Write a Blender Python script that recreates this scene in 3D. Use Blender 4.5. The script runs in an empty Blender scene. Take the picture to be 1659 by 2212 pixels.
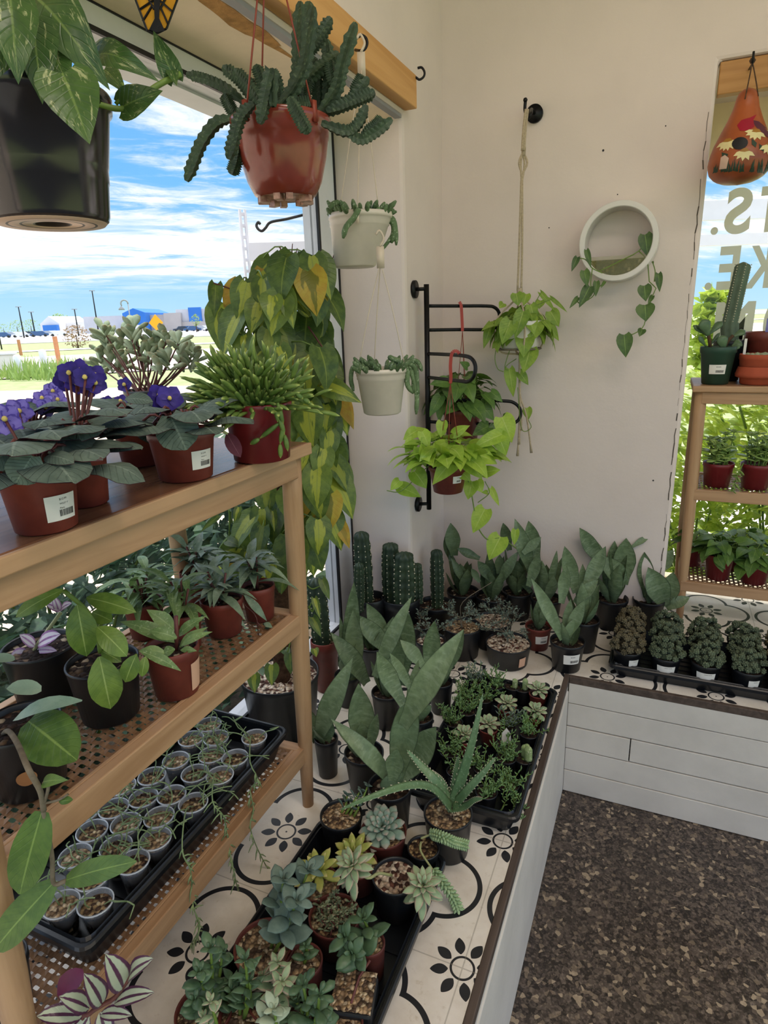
import bpy, math, random
from mathutils import Vector as V, Matrix, noise as mnoise

SC = bpy.context.scene
COL = SC.collection
PI = math.pi
rng = random.Random(11)
U = rng.uniform

# ---------------------------------------------------------------- camera
F, CX, CY = 1363.56, 829.5, 1106.0
PITCH, ROLL, YAW = 0.29734, -0.033756, -0.419538
CAM = V((0, 0, 1.533))
_cy, _sy, _cp, _sp = math.cos(YAW), math.sin(YAW), math.cos(PITCH), math.sin(PITCH)
FWD = V((_sy * _cp, _cy * _cp, -_sp))
_r = V((_cy, -_sy, 0))
_u = _r.cross(FWD)
RT = _r * math.cos(ROLL) + _u * math.sin(ROLL)
UP = -_r * math.sin(ROLL) + _u * math.cos(ROLL)

def ray(px, py):
    return FWD + RT * ((px - CX) / F) - UP * ((py - CY) / F)

def at(px, py, ax, val):
    """point of the place seen at a photo pixel, on the plane ax = val"""
    d = ray(px, py)
    i = 'xyz'.index(ax)
    return CAM + d * ((val - CAM[i]) / d[i])

def dist(px, py, depth):
    return CAM + ray(px, py) * depth

FH = V((FWD.x, FWD.y, 0)).normalized()

def vd(off, px, py, e=0.):
    """where a photo pixel meets the upright plane through off (moved e away), in place coordinates"""
    d = ray(px, py)
    return CAM + d * ((FH.dot(V(off) - CAM) + e) / FH.dot(d))

def depth_of(p):
    return (V(p) - CAM).dot(FWD)

cam = bpy.data.cameras.new('camera')
cam_o = bpy.data.objects.new('camera', cam)
COL.objects.link(cam_o)
cam.sensor_fit = 'VERTICAL'
cam.sensor_height = 36.0
cam.lens = F * 36.0 / 2212.0
cam.clip_end = 2000
cam.clip_start = 0.02
m = Matrix((RT, UP, -FWD)).transposed().to_4x4()
m.translation = CAM
cam_o.matrix_world = m
SC.camera = cam_o

# ---------------------------------------------------------------- naming
def mark(o, label=None, cat=None, group=None, kind=None):
    if label: o['label'] = label
    if cat: o['category'] = cat
    if group: o['group'] = group
    if kind: o['kind'] = kind
    return o

def thing(name, label, cat, loc=(0, 0, 0), group=None, rz=0):
    o = bpy.data.objects.new(name, None)
    o.empty_display_size = .02
    COL.objects.link(o)
    o.location = loc
    o.rotation_euler = (0, 0, rz)
    return mark(o, label, cat, group)

def copy_tree(root, loc, rz, label):
    r = root.copy(); COL.objects.link(r)
    r.location = loc; r.rotation_euler = (0, 0, rz); r['label'] = label
    for ch in list(root.children):
        c = ch.copy(); COL.objects.link(c); c.parent = r
        for g in list(ch.children):
            d = g.copy(); COL.objects.link(d); d.parent = c
    return r

# ---------------------------------------------------------------- mesh builder
class MB:
    def __init__(s):
        s.v = []; s.f = []; s.mi = []; s.uv = []; s.rn = []
    def add(s, vs, fs, mi=0, uv=None, rn=0.0):
        b = len(s.v)
        s.v.extend([tuple(p) for p in vs])
        s.uv.extend(uv if uv else [(0.5, 0.5)] * len(vs))
        s.rn.extend([rn] * len(vs))
        for f in fs:
            s.f.append(tuple(i + b for i in f)); s.mi.append(mi)
    def build(s, name, mats, parent=None, smooth=True, off=None, bevel=0):
        me = bpy.data.meshes.new(name)
        vs = s.v if off is None else [(p[0] - off[0], p[1] - off[1], p[2] - off[2]) for p in s.v]
        me.from_pydata(vs, [], s.f)
        if not isinstance(mats, (list, tuple)): mats = [mats]
        for m_ in mats: me.materials.append(m_)
        me.polygons.foreach_set('material_index', s.mi)
        me.polygons.foreach_set('use_smooth', [bool(smooth)] * len(s.f))
        uvl = me.uv_layers.new(name='UVMap')
        idx = [0] * len(me.loops)
        me.loops.foreach_get('vertex_index', idx)
        flat = []
        for i in idx: flat.extend(s.uv[i])
        uvl.data.foreach_set('uv', flat)
        a = me.attributes.new('rnd', 'FLOAT', 'POINT')
        a.data.foreach_set('value', s.rn)
        me.update()
        o = bpy.data.objects.new(name, me)
        COL.objects.link(o)
        if parent is not None: o.parent = parent
        if bevel:
            b = o.modifiers.new('bevel', 'BEVEL'); b.width = bevel; b.segments = 2
            b.limit_method = 'ANGLE'; b.angle_limit = .6
        return o

def box(mb, lo, hi, mi=0, rn=0.0):
    x0, y0, z0 = lo; x1, y1, z1 = hi
    vs = [(x0, y0, z0), (x1, y0, z0), (x1, y1, z0), (x0, y1, z0), (x0, y0, z1), (x1, y0, z1), (x1, y1, z1), (x0, y1, z1)]
    mb.add(vs, [(0, 3, 2, 1), (4, 5, 6, 7), (0, 1, 5, 4), (1, 2, 6, 5), (2, 3, 7, 6), (3, 0, 4, 7)], mi, None, rn)

def bar(mb, a, b, w, h, mi=0, up=(0, 0, 1), rn=0.0):
    """box beam from a to b, w across, h along up"""
    a = V(a); b = V(b); d = (b - a).normalized(); u = V(up)
    s = d.cross(u).normalized(); u = s.cross(d)
    vs = []
    for p in (a, b):
        for i, j in ((-1, -1), (1, -1), (1, 1), (-1, 1)):
            vs.append(p + s * (i * w / 2) + u * (j * h / 2))
    mb.add(vs, [(0, 3, 2, 1), (4, 5, 6, 7), (0, 1, 5, 4), (1, 2, 6, 5), (2, 3, 7, 6), (3, 0, 4, 7)], mi, None, rn)

def lathe(mb, prof, c=(0, 0, 0), n=32, mi=0, close=True, rn=0.0, squash=None):
    vs = []; uv = []
    L = len(prof)
    for j, (r, z) in enumerate(prof):
        for i in range(n):
            a = 2 * PI * i / n
            x, y = r * math.cos(a), r * math.sin(a)
            vs.append((c[0] + x, c[1] + y, c[2] + z)); uv.append((i / n, j / max(1, L - 1)))
    fs = []
    for j in range(L - 1):
        for i in range(n):
            k = (i + 1) % n
            fs.append((j * n + i, j * n + k, (j + 1) * n + k, (j + 1) * n + i))
    if close:
        fs.append(tuple(range(n - 1, -1, -1)))
    mb.add(vs, fs, mi, uv, rn)

def frames(pts):
    pts = [V(p) for p in pts]
    ts = []
    for i in range(len(pts)):
        a = pts[max(0, i - 1)]; b = pts[min(len(pts) - 1, i + 1)]
        t = b - a
        ts.append(t.normalized() if t.length > 1e-9 else V((0, 0, 1)))
    n = ts[0].orthogonal().normalized()
    out = []
    for i, t in enumerate(ts):
        n = n - t * n.dot(t)
        n = n.normalized() if n.length > 1e-6 else t.orthogonal().normalized()
        out.append((pts[i], t, n, t.cross(n)))
    return out

def tube(mb, pts, r, n=6, mi=0, cap=True, rn=0.0, star=None):
    """r: number, list or function of t; star: alternate radius factor"""
    fr = frames(pts); k = len(fr); vs = []; uv = []
    for j, (p, t, a, b) in enumerate(fr):
        tt = j / max(1, k - 1)
        rr = r(tt) if callable(r) else (r[j] if isinstance(r, (list, tuple)) else r)
        for i in range(n):
            q = 2 * PI * i / n
            q_r = rr * (star if (star and i % 2) else 1)
            vs.append(p + a * (q_r * math.cos(q)) + b * (q_r * math.sin(q))); uv.append((i / n, tt))
    fs = []
    for j in range(k - 1):
        for i in range(n):
            l = (i + 1) % n
            fs.append((j * n + i, j * n + l, (j + 1) * n + l, (j + 1) * n + i))
    if cap:
        fs.append(tuple(range(n - 1, -1, -1))); fs.append(tuple((k - 1) * n + i for i in range(n)))
    mb.add(vs, fs, mi, uv, rn)

def spline(pts, n=12):
    """smooth curve through pts"""
    P = [V(p) for p in pts]
    if len(P) == 2:
        return [P[0].lerp(P[1], i / n) for i in range(n + 1)]
    P = [P[0] * 2 - P[1]] + P + [P[-1] * 2 - P[-2]]
    out = []; segs = len(P) - 3
    per = max(2, n // segs)
    for s_ in range(segs):
        a, b, c, d = P[s_:s_ + 4]
        for i in range(per):
            t = i / per
            out.append(((b * 2) + (c - a) * t + (a * 2 - b * 5 + c * 4 - d) * t * t + (b * 3 - a - c * 3 + d) * t ** 3) * .5)
    out.append(P[-2])
    return out

PROF = {
    'heart': [(0, .55), (.08, .86), (.2, 1), (.35, .97), (.55, .78), (.75, .47), (.9, .18), (1, 0)],
    'oval': [(0, .1), (.1, .5), (.3, .9), (.5, 1), (.7, .88), (.88, .5), (1, .0)],
    'lance': [(0, .15), (.15, .6), (.35, 1), (.55, .95), (.8, .5), (1, 0)],
    'snake': [(0, .45), (.15, .55), (.35, .84), (.52, 1), (.7, .84), (.85, .5), (.95, .18), (1, 0)],
    'spoon': [(0, .25), (.2, .4), (.5, .8), (.75, 1), (.9, .75), (1, .15)],
    'round': [(0, .35), (.12, .72), (.3, .96), (.5, 1), (.72, .88), (.9, .52), (1, .05)],
    'blade': [(0, .9), (.1, 1), (.3, .88), (.6, .6), (.85, .28), (1, .02)],
    'strip': [(0, .5), (.2, .9), (.5, 1), (.8, .8), (1, .05)],
}

def pw(table, t):
    for i in range(len(table) - 1):
        a, b = table[i], table[i + 1]
        if t <= b[0]:
            k = (t - a[0]) / (b[0] - a[0])
            return a[1] + (b[1] - a[1]) * k
    return table[-1][1]

def leaf(mb, b, tip, nh, W, prof='oval', bow=.08, fold=.15, back=0., nt=7, nu=2, mi=0, rn=None, wavy=0., mi2=None, curl=0.):
    """leaf blade from b to tip; nh: side its upper face looks to; bow: arch; fold: raised sides"""
    b = V(b); tip = V(tip); d = tip - b; L = d.length
    if L < 1e-6: return
    d /= L
    n = V(nh) - d * V(nh).dot(d)
    n = n.normalized() if n.length > 1e-5 else d.orthogonal().normalized()
    s = d.cross(n)
    tb = PROF[prof] if isinstance(prof, str) else prof
    if rn is None: rn = rng.random()
    ph = rn * 20
    vs = []; uv = []; k = 2 * nu + 1
    for i in range(nt + 1):
        t = i / nt
        t = t if prof != 'heart' else t ** 1.15
        w = W / 2 * pw(tb, t)
        c = b + d * (L * t) + n * (bow * L * math.sin(PI * t) - curl * L * t * t)
        for j in range(k):
            u = (j - nu) / nu
            au = abs(u)
            p = c + s * (u * w) + n * (fold * w * au ** 1.4)
            if back: p -= d * (back * L * au ** 1.6 * (1 - t) ** 4)
            if wavy: p += n * (wavy * W * au * math.sin(t * 8 + ph + (1.5 if u > 0 else 0)))
            vs.append(p); uv.append((.5 + u / 2, t))
    fs = []
    for i in range(nt):
        for j in range(k - 1):
            fs.append((i * k + j, i * k + j + 1, (i + 1) * k + j + 1, (i + 1) * k + j))
    mb.add(vs, fs, mi, uv, rn)
    if mi2 is not None:
        mb.add([p - n * .0006 for p in vs], [tuple(reversed(f)) for f in fs], mi2, uv, rn)

def fat(mb, b, tip, nh, W, T, prof='oval', bow=.05, nt=6, ns=8, mi=0, rn=None):
    """fleshy leaf: closed lens section"""
    b = V(b); tip = V(tip); d = tip - b; L = d.length
    if L < 1e-6: return
    d /= L
    n = V(nh) - d * V(nh).dot(d)
    n = n.normalized() if n.length > 1e-5 else d.orthogonal().normalized()
    s = d.cross(n)
    tb = PROF[prof]
    if rn is None: rn = rng.random()
    vs = []; uv = []
    for i in range(nt + 1):
        t = i / nt
        w = max(.02, pw(tb, t))
        c = b + d * (L * t) + n * (bow * L * math.sin(PI * t * .9) * (1 if bow else 0))
        for j in range(ns):
            a = 2 * PI * j / ns
            vs.append(c + s * (math.cos(a) * w * W / 2) + n * (math.sin(a) * (w ** .7) * T / 2))
            uv.append((.5 + math.cos(a) / 2, t))
    fs = []
    for i in range(nt):
        for j in range(ns):
            k = (j + 1) % ns
            fs.append((i * ns + j, i * ns + k, (i + 1) * ns + k, (i + 1) * ns + j))
    fs.append(tuple(range(ns - 1, -1, -1))); fs.append(tuple(nt * ns + j for j in range(ns)))
    mb.add(vs, fs, mi, uv, rn)

_ico = None
def ball(mb, c, r, mi=0, rn=0., sz=1.0):
    vs = []; fs = []
    nl, ns = 4, 6
    vs.append((c[0], c[1], c[2] - r * sz))
    for i in range(1, nl):
        z = -math.cos(PI * i / nl); rr = math.sin(PI * i / nl)
        for j in range(ns):
            a = 2 * PI * (j + .5 * (i % 2)) / ns
            vs.append((c[0] + r * rr * math.cos(a), c[1] + r * rr * math.sin(a), c[2] + r * z * sz))
    vs.append((c[0], c[1], c[2] + r * sz))
    for j in range(ns):
        fs.append((0, 1 + (j + 1) % ns, 1 + j))
    for i in range(nl - 2):
        for j in range(ns):
            a = 1 + i * ns + j; b = 1 + i * ns + (j + 1) % ns
            fs.append((a, b, b + ns, a + ns))
    e = len(vs) - 1; q = 1 + (nl - 2) * ns
    for j in range(ns):
        fs.append((e, q + j, q + (j + 1) % ns))
    mb.add(vs, fs, mi, None, rn)

# ---------------------------------------------------------------- shader helpers
def srgb(h):
    h = h.lstrip('#')
    o = []
    for i in (0, 2, 4):
        c = int(h[i:i + 2], 16) / 255
        o.append(c / 12.92 if c <= .04045 else ((c + .055) / 1.055) ** 2.4)
    return (o[0], o[1], o[2], 1)

class G:
    """tiny node-graph writer: sockets with arithmetic"""
    def __init__(s, nt): s.nt = nt
    def node(s, t, **kw):
        n = s.nt.nodes.new(t)
        for k, v in kw.items(): setattr(n, k, v)
        return n
    def link(s, a, b): s.nt.links.new(a, b)
    def put(s, sock, val):
        if isinstance(val, S): s.link(val.k, sock)
        elif hasattr(val, 'is_output'): s.link(val, sock)
        else: sock.default_value = val
    def m(s, op, a, b=None, c=None, clamp=False):
        n = s.node('ShaderNodeMath', operation=op); n.use_clamp = clamp
        s.put(n.inputs[0], a)
        if b is not None: s.put(n.inputs[1], b)
        if c is not None: s.put(n.inputs[2], c)
        return S(s, n.outputs[0])
    def mix(s, f, a, b, mode='MIX'):
        n = s.node('ShaderNodeMix', data_type='RGBA', blend_type=mode)
        s.put(n.inputs[0], f); s.put(n.inputs[6], a); s.put(n.inputs[7], b)
        return S(s, n.outputs[2])
    def noise(s, vec, scale, detail=3, rough=.5, dist=0):
        n = s.node('ShaderNodeTexNoise')
        if vec is not None: s.put(n.inputs['Vector'], vec)
        n.inputs['Scale'].default_value = scale; n.inputs['Detail'].default_value = detail
        n.inputs['Roughness'].default_value = rough; n.inputs['Distortion'].default_value = dist
        return S(s, n.outputs[0]), S(s, n.outputs[1])
    def voro(s, vec, scale, feature='F1', rand=1):
        n = s.node('ShaderNodeTexVoronoi', feature=feature)
        if vec is not None: s.put(n.inputs['Vector'], vec)
        n.inputs['Scale'].default_value = scale; n.inputs['Randomness'].default_value = rand
        return n
    def ramp(s, f, stops, interp='LINEAR'):
        n = s.node('ShaderNodeValToRGB'); n.color_ramp.interpolation = interp
        e = n.color_ramp.elements
        while len(e) > 1: e.remove(e[-1])
        e[0].position = stops[0][0]; e[0].color = stops[0][1]
        for p, c in stops[1:]:
            x = e.new(p); x.color = c
        s.put(n.inputs[0], f)
        return S(s, n.outputs[0])
    def smooth(s, x, a, b):
        n = s.node('ShaderNodeMapRange', interpolation_type='SMOOTHSTEP')
        s.put(n.inputs[0], x); s.put(n.inputs[1], a); s.put(n.inputs[2], b)
        return S(s, n.outputs[0])
    def attr(s, name):
        n = s.node('ShaderNodeAttribute', attribute_name=name)
        return S(s, n.outputs['Fac'])
    def xyz(s, vec):
        n = s.node('ShaderNodeSeparateXYZ'); s.put(n.inputs[0], vec)
        return [S(s, o) for o in n.outputs]
    def comb(s, x, y, z):
        n = s.node('ShaderNodeCombineXYZ')
        for i, q in enumerate((x, y, z)): s.put(n.inputs[i], q)
        return S(s, n.outputs[0])
    def bump(s, h, strength=.3, d=.01):
        n = s.node('ShaderNodeBump'); s.put(n.inputs['Height'], h)
        n.inputs['Strength'].default_value = strength; n.inputs['Distance'].default_value = d
        return n.outputs[0]

class S:
    def __init__(s, g, k): s.g = g; s.k = k
    def __add__(s, o): return s.g.m('ADD', s, o)
    __radd__ = __add__
    def __sub__(s, o): return s.g.m('SUBTRACT', s, o)
    def __rsub__(s, o): return s.g.m('SUBTRACT', o, s)
    def __mul__(s, o): return s.g.m('MULTIPLY', s, o)
    __rmul__ = __mul__
    def __truediv__(s, o): return s.g.m('DIVIDE', s, o)
    def __rtruediv__(s, o): return s.g.m('DIVIDE', o, s)
    def __lt__(s, o): return s.g.m('LESS_THAN', s, o)
    def __gt__(s, o): return s.g.m('GREATER_THAN', s, o)
    def abs(s): return s.g.m('ABSOLUTE', s)
    def frac(s): return s.g.m('FRACT', s)
    def max(s, o): return s.g.m('MAXIMUM', s, o)
    def min(s, o): return s.g.m('MINIMUM', s, o)

def newmat(name):
    mt = bpy.data.materials.new(name); mt.use_nodes = True
    nt = mt.node_tree
    bs = nt.nodes['Principled BSDF']
    return mt, G(nt), bs

def P(g, bs, color=None, rough=None, spec=None, normal=None, **kw):
    if color is not None: g.put(bs.inputs['Base Color'], color)
    if rough is not None: g.put(bs.inputs['Roughness'], rough)
    if spec is not None: g.put(bs.inputs['Specular IOR Level'], spec)
    if normal is not None: g.put(bs.inputs['Normal'], normal)
    for k, v in kw.items(): g.put(bs.inputs[k.replace('_', ' ')], v)

def objco(g): return S(g, g.node('ShaderNodeTexCoord').outputs['Object'])

def plain(name, col, rough=.5, var=.12, nscale=12, spec=.4, bump=0., metal=0., dark=None, bscale=None):
    """base colour with mild noise wear"""
    mt, g, bs = newmat(name)
    co = objco(g)
    f, _ = g.noise(co, nscale, 4, .6)
    c = srgb(col)
    d = srgb(dark) if dark else tuple(x * (1 - var * 2) for x in c[:3]) + (1,)
    col_ = g.mix(g.smooth(f, .3, .75), c, d)
    P(g, bs, col_, rough, spec)
    bs.inputs['Metallic'].default_value = metal
    if bump:
        h, _ = g.noise(co, bscale or nscale * 4, 3, .6)
        P(g, bs, normal=g.bump(h, bump, .005))
    return mt

def leafmat(name, c1, c2, kind='plain', c3=None, rough=.45, trans=.28, veins=0., midrib=None, spec=.4, thick=False, hue=.06):
    """c1..c2 vary per leaf; kind sets the variegation drawn on the blade"""
    mt, g, bs = newmat(name)
    uvn = S(g, g.node('ShaderNodeTexCoord').outputs['UV'])
    u, v, _ = g.xyz(uvn)
    r = g.attr('rnd')
    co = objco(g)
    nf, _ = g.noise(co, 60, 3, .6)
    a, b = srgb(c1), srgb(c2)
    base = g.mix((r * .6 + g.smooth(nf, .3, .7) * .55 - .08).max(0.).min(1.), a, b)
    au = (u - .5).abs() * 2
    if kind == 'brasil':
        w, _ = g.noise(g.comb(u * 2.2, v * .8, r * 30), 2.2, 2, .5)
        mask = g.smooth(au + (w - .5) * 1.5, .42, .3)
        gate = g.smooth(r, .12, .3)
        base = g.mix(mask * gate, base, srgb(c3))
    elif kind == 'marble':
        w, _ = g.noise(g.comb(u * 1.2, v * .5, r * 30), 7, 4, .7, .6)
        base = g.mix(g.smooth(w, .56, .66) * .8, base, srgb(c3))
    elif kind == 'zebrina':
        # silver bands either side of a dark midrib
        mask = g.smooth(au, .12, .2) * g.smooth(au, .78, .66)
        base = g.mix(mask, base, srgb(c3))
    elif kind == 'snake':
        w, _ = g.noise(g.comb(u * .6, v * 9, r * 20), 3, 3, .6)
        base = g.mix(g.smooth(w, .52, .64) * .35, base, srgb(c3))
        base = g.mix(g.smooth(au, .9, .98) * .6, base, srgb('#22321f'))
    elif kind == 'edge':
        w, _ = g.noise(g.comb(u, v, r * 20), 5, 2, .5)
        base = g.mix(g.smooth(au + (w - .5) * .5, .62, .8), base, srgb(c3))
    elif kind == 'tip':
        base = g.mix(g.smooth(v, .75, 1.0), base, srgb(c3))
    elif kind == 'speck':
        w, _ = g.noise(co, 220, 2, .6)
        base = g.mix(g.smooth(w, .58, .68) * .7, base, srgb(c3))
    if midrib:
        base = g.mix(g.smooth(au, .07, .02) * .7, base, srgb(midrib))
    nrm = None
    if veins:
        q = ((v * 9 - au * 2.2).frac() - .5).abs()
        h = g.smooth(q, .12, .0)
        hh, _ = g.noise(co, 120, 2, .5)
        nrm = g.bump(hh * .3 - h * .6, veins, .003)
    P(g, bs, base, rough, spec, nrm)
    if trans:
        tr = g.node('ShaderNodeBsdfTranslucent')
        tb = g.mix(.5, base, g.mix(1.0, base, (1.0, 1.0, .55, 1), 'MULTIPLY'))
        g.put(tr.inputs[0], tb)
        ms = g.node('ShaderNodeMixShader')
        ms.inputs[0].default_value = trans
        out = mt.node_tree.nodes['Material Output']
        g.link(bs.outputs[0], ms.inputs[1]); g.link(tr.outputs[0], ms.inputs[2]); g.link(ms.outputs[0], out.inputs[0])
    return mt
# ================================================================ materials
M = {}
M['wall'] = plain('wall_paint', '#e2d4cd', .75, .035, 3, .25, .12, bscale=60)
M['soffit'] = plain('soffit_paint', '#f8e4c6', .7, .06, 5, .25, .15, bscale=80)
M['white_frame'] = plain('white_window_frame', '#dcdde2', .45, .05, 9, .4)
M['gasket'] = plain('black_gasket', '#17181b', .5, .1, 20)
M['black_metal'] = plain('black_iron', '#1d1d1e', .42, .2, 40, .5, .1, metal=.6)
M['black_pot'] = plain('black_nursery_plastic', '#191b1f', .38, .18, 9, .5, .05)
M['red_pot'] = plain('terracotta_plastic', '#7f3a30', .42, .1, 14, .45, .04, dark='#602a25')
M['brown_red_pot'] = plain('shaded_red_plastic', '#68332b', .5, .15, 14, .4, .04, dark='#4a2622')  # darker copy of the red plastic, shade on the tray pots mixed into its colour
M['dark_red_pot'] = plain('dark_red_plastic', '#741f24', .32, .1, 10, .5)
M['brown_basket'] = plain('glossy_red_brown_plastic', '#8e3f30', .18, .12, 8, .6, dark='#6f2c22')
M['white_pot'] = plain('off_white_plastic', '#ddd1c3', .4, .07, 10, .4, .03)
M['green_pot'] = plain('green_plastic', '#2c4a3c', .4, .12, 10, .4)
M['clay_pot'] = plain('clay', '#b3553a', .75, .12, 12, .3, .1)
M['clear_cup'] = None
M['label'] = plain('paper_label', '#e9e6e0', .6, .03, 10, .3)
M['ink'] = plain('label_ink', '#2b2a2c', .6, .02)
M['tan_label'] = plain('tan_sticker', '#a9744c', .6, .08, 30)
M['peach_label'] = plain('peach_label', '#d8ab90', .6, .05)
M['kraft'] = plain('peeled_paint', '#c99a62', .9, .2, 40, .1, .4)
M['white_ceramic'] = plain('white_ceramic', '#dcd7d0', .35, .04, 8, .5)
M['rope'] = plain('cotton_rope', '#c9b79c', .85, .15, 200, .1, .5)
M['strap'] = plain('red_strap', '#a8392e', .45, .1, 20)
M['wire_red'] = plain('red_wire', '#8a3c2c', .4, .1)
M['wire_white'] = plain('cream_wire', '#d3c3ae', .4, .1)
M['tray'] = plain('black_tray_plastic', '#15181d', .33, .25, 6, .5, .05)
M['bark'] = plain('stem_bark', '#5b4636', .8, .2, 60, .2, .3)
M['twig'] = plain('grey_twig', '#7a705f', .8, .2, 60, .2)
M['green_stem'] = plain('green_stem', '#6f8a3a', .5, .15, 40)
M['pale_stem'] = plain('pale_stem', '#a8ab78', .5, .15, 40)
M['red_stem'] = plain('reddish_stem', '#6b3a35', .5, .15, 40)
M['grey'] = plain('grey_paint', '#9a9a9c', .6, .08, 2)
M['driftwood'] = plain('driftwood', '#cfc5b6', .8, .2, 14, .2, .5)
M['moss_pole'] = plain('coir_pole', '#5a4130', .95, .3, 90, .1, .9)

def wood(name, c1, c2, axis=1, rough=.45, sc=1.0, streak='#7c5532'):
    mt, g, bs = newmat(name)
    x, y, z = g.xyz(objco(g))
    q = [x * 30 * sc, y * 30 * sc, z * 30 * sc]
    q[axis] = q[axis] * .06
    f, _ = g.noise(g.comb(*q), 1.0, 5, .62, .6)
    f2, _ = g.noise(g.comb(*q), .25, 2, .5)
    col = g.mix(g.smooth(f, .35, .7), srgb(c1), srgb(c2))
    col = g.mix(g.smooth(f2, .5, .75) * .3, col, srgb(streak))
    P(g, bs, col, rough, .35, g.bump(f, .12, .003))
    return mt
M['wood_y'] = wood('acacia_wood_long', '#b99470', '#a07b59', 1)
M['wood_x'] = wood('acacia_wood_cross', '#b99470', '#a07b59', 0)
M['wood_z'] = wood('acacia_wood_leg', '#b8946f', '#9f7a58', 2)
M['wood_top'] = wood('varnished_top', '#8d6448', '#704b37', 1, .24, 1.0, '#523628')
M['pine_y'] = wood('pine_beam_long', '#d5a266', '#c48f52', 1, .55, .7, '#a06a35')
M['pine_x'] = wood('pine_beam_cross', '#bd8d56', '#a67642', 0, .55, .7, '#8a5c30')
M['cane'] = wood('woven_cane', '#8c6c50', '#6d5039', 1, .5, 3)
M['trim_wood'] = wood('dark_edge_wood', '#5a4d44', '#463a33', 1, .7, 1.5, '#39302a')

def soilmat(name, stops, scale=130, rough=.9, bumpk=.9):
    mt, g, bs = newmat(name)
    co = objco(g)
    vo = g.voro(co, scale)
    sep = g.node('ShaderNodeSeparateColor'); g.link(vo.outputs['Color'], sep.inputs[0])
    col = g.ramp(S(g, sep.outputs[0]), stops, 'CONSTANT')
    d = S(g, vo.outputs['Distance'])
    col = g.mix(g.smooth(d, .25, .75) * .55, col, (0.012, .008, .006, 1))
    P(g, bs, col, rough, .2, g.bump(d * -1.0, bumpk, .006))
    return mt
M['soil'] = soilmat('bark_soil', [(0, srgb('#2a201b')), (.45, srgb('#43342d')), (.72, srgb('#584439')), (.86, srgb('#74604d')), (.95, srgb('#b9a78e'))], 110)
M['gravel'] = soilmat('pumice_gravel', [(0, srgb('#5c4a3c')), (.25, srgb('#9c7f60')), (.5, srgb('#c0a27c')), (.72, srgb('#dcc7a6')), (.9, srgb('#8a7258'))], 150)
M['pale_gravel'] = soilmat('pale_pumice', [(0, srgb('#4b3129')), (.22, srgb('#b9a08a')), (.45, srgb('#e3d2bd')), (.75, srgb('#cdb7a0')), (.92, srgb('#6a4438'))], 120)
M['mid_gravel'] = soilmat('mixed_grit', [(0, srgb('#3a2a22')), (.35, srgb('#6e543f')), (.6, srgb('#a48962')), (.8, srgb('#c9b48d')), (.93, srgb('#5a4433'))], 150)

def clearmat(name, tint, clear, rough=.08):
    mt, g, bs = newmat(name)
    P(g, bs, srgb(tint), rough, .5)
    tr = g.node('ShaderNodeBsdfTransparent')
    ms = g.node('ShaderNodeMixShader')
    fr = g.node('ShaderNodeLayerWeight'); fr.inputs[0].default_value = .35
    f = S(g, fr.outputs['Facing']) * (1 - clear) + (1 - clear) * .55
    g.put(ms.inputs[0], f)
    out = mt.node_tree.nodes['Material Output']
    g.link(tr.outputs[0], ms.inputs[1]); g.link(bs.outputs[0], ms.inputs[2]); g.link(ms.outputs[0], out.inputs[0])
    return mt
M['clear_cup'] = clearmat('clear_cup_plastic', '#b9bcc0', .62)
M['acrylic'] = clearmat('acrylic_front', '#a7a46b', .55)

def glassmat():
    mt, g, bs = newmat('window_glass')
    nt = mt.node_tree
    gl = g.node('ShaderNodeBsdfGlossy'); gl.inputs['Roughness'].default_value = .02
    tr = g.node('ShaderNodeBsdfTransparent'); tr.inputs[0].default_value = (.97, .98, .98, 1)
    lw = g.node('ShaderNodeLayerWeight'); fk = g.m('POWER', S(g, lw.outputs['Facing']), 5.0) * .45 + .015
    ms = g.node('ShaderNodeMixShader')
    g.put(ms.inputs[0], fk); g.link(tr.outputs[0], ms.inputs[1]); g.link(gl.outputs[0], ms.inputs[2])
    g.link(ms.outputs[0], nt.nodes['Material Output'].inputs[0])
    return mt
M['glass'] = glassmat()

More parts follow.
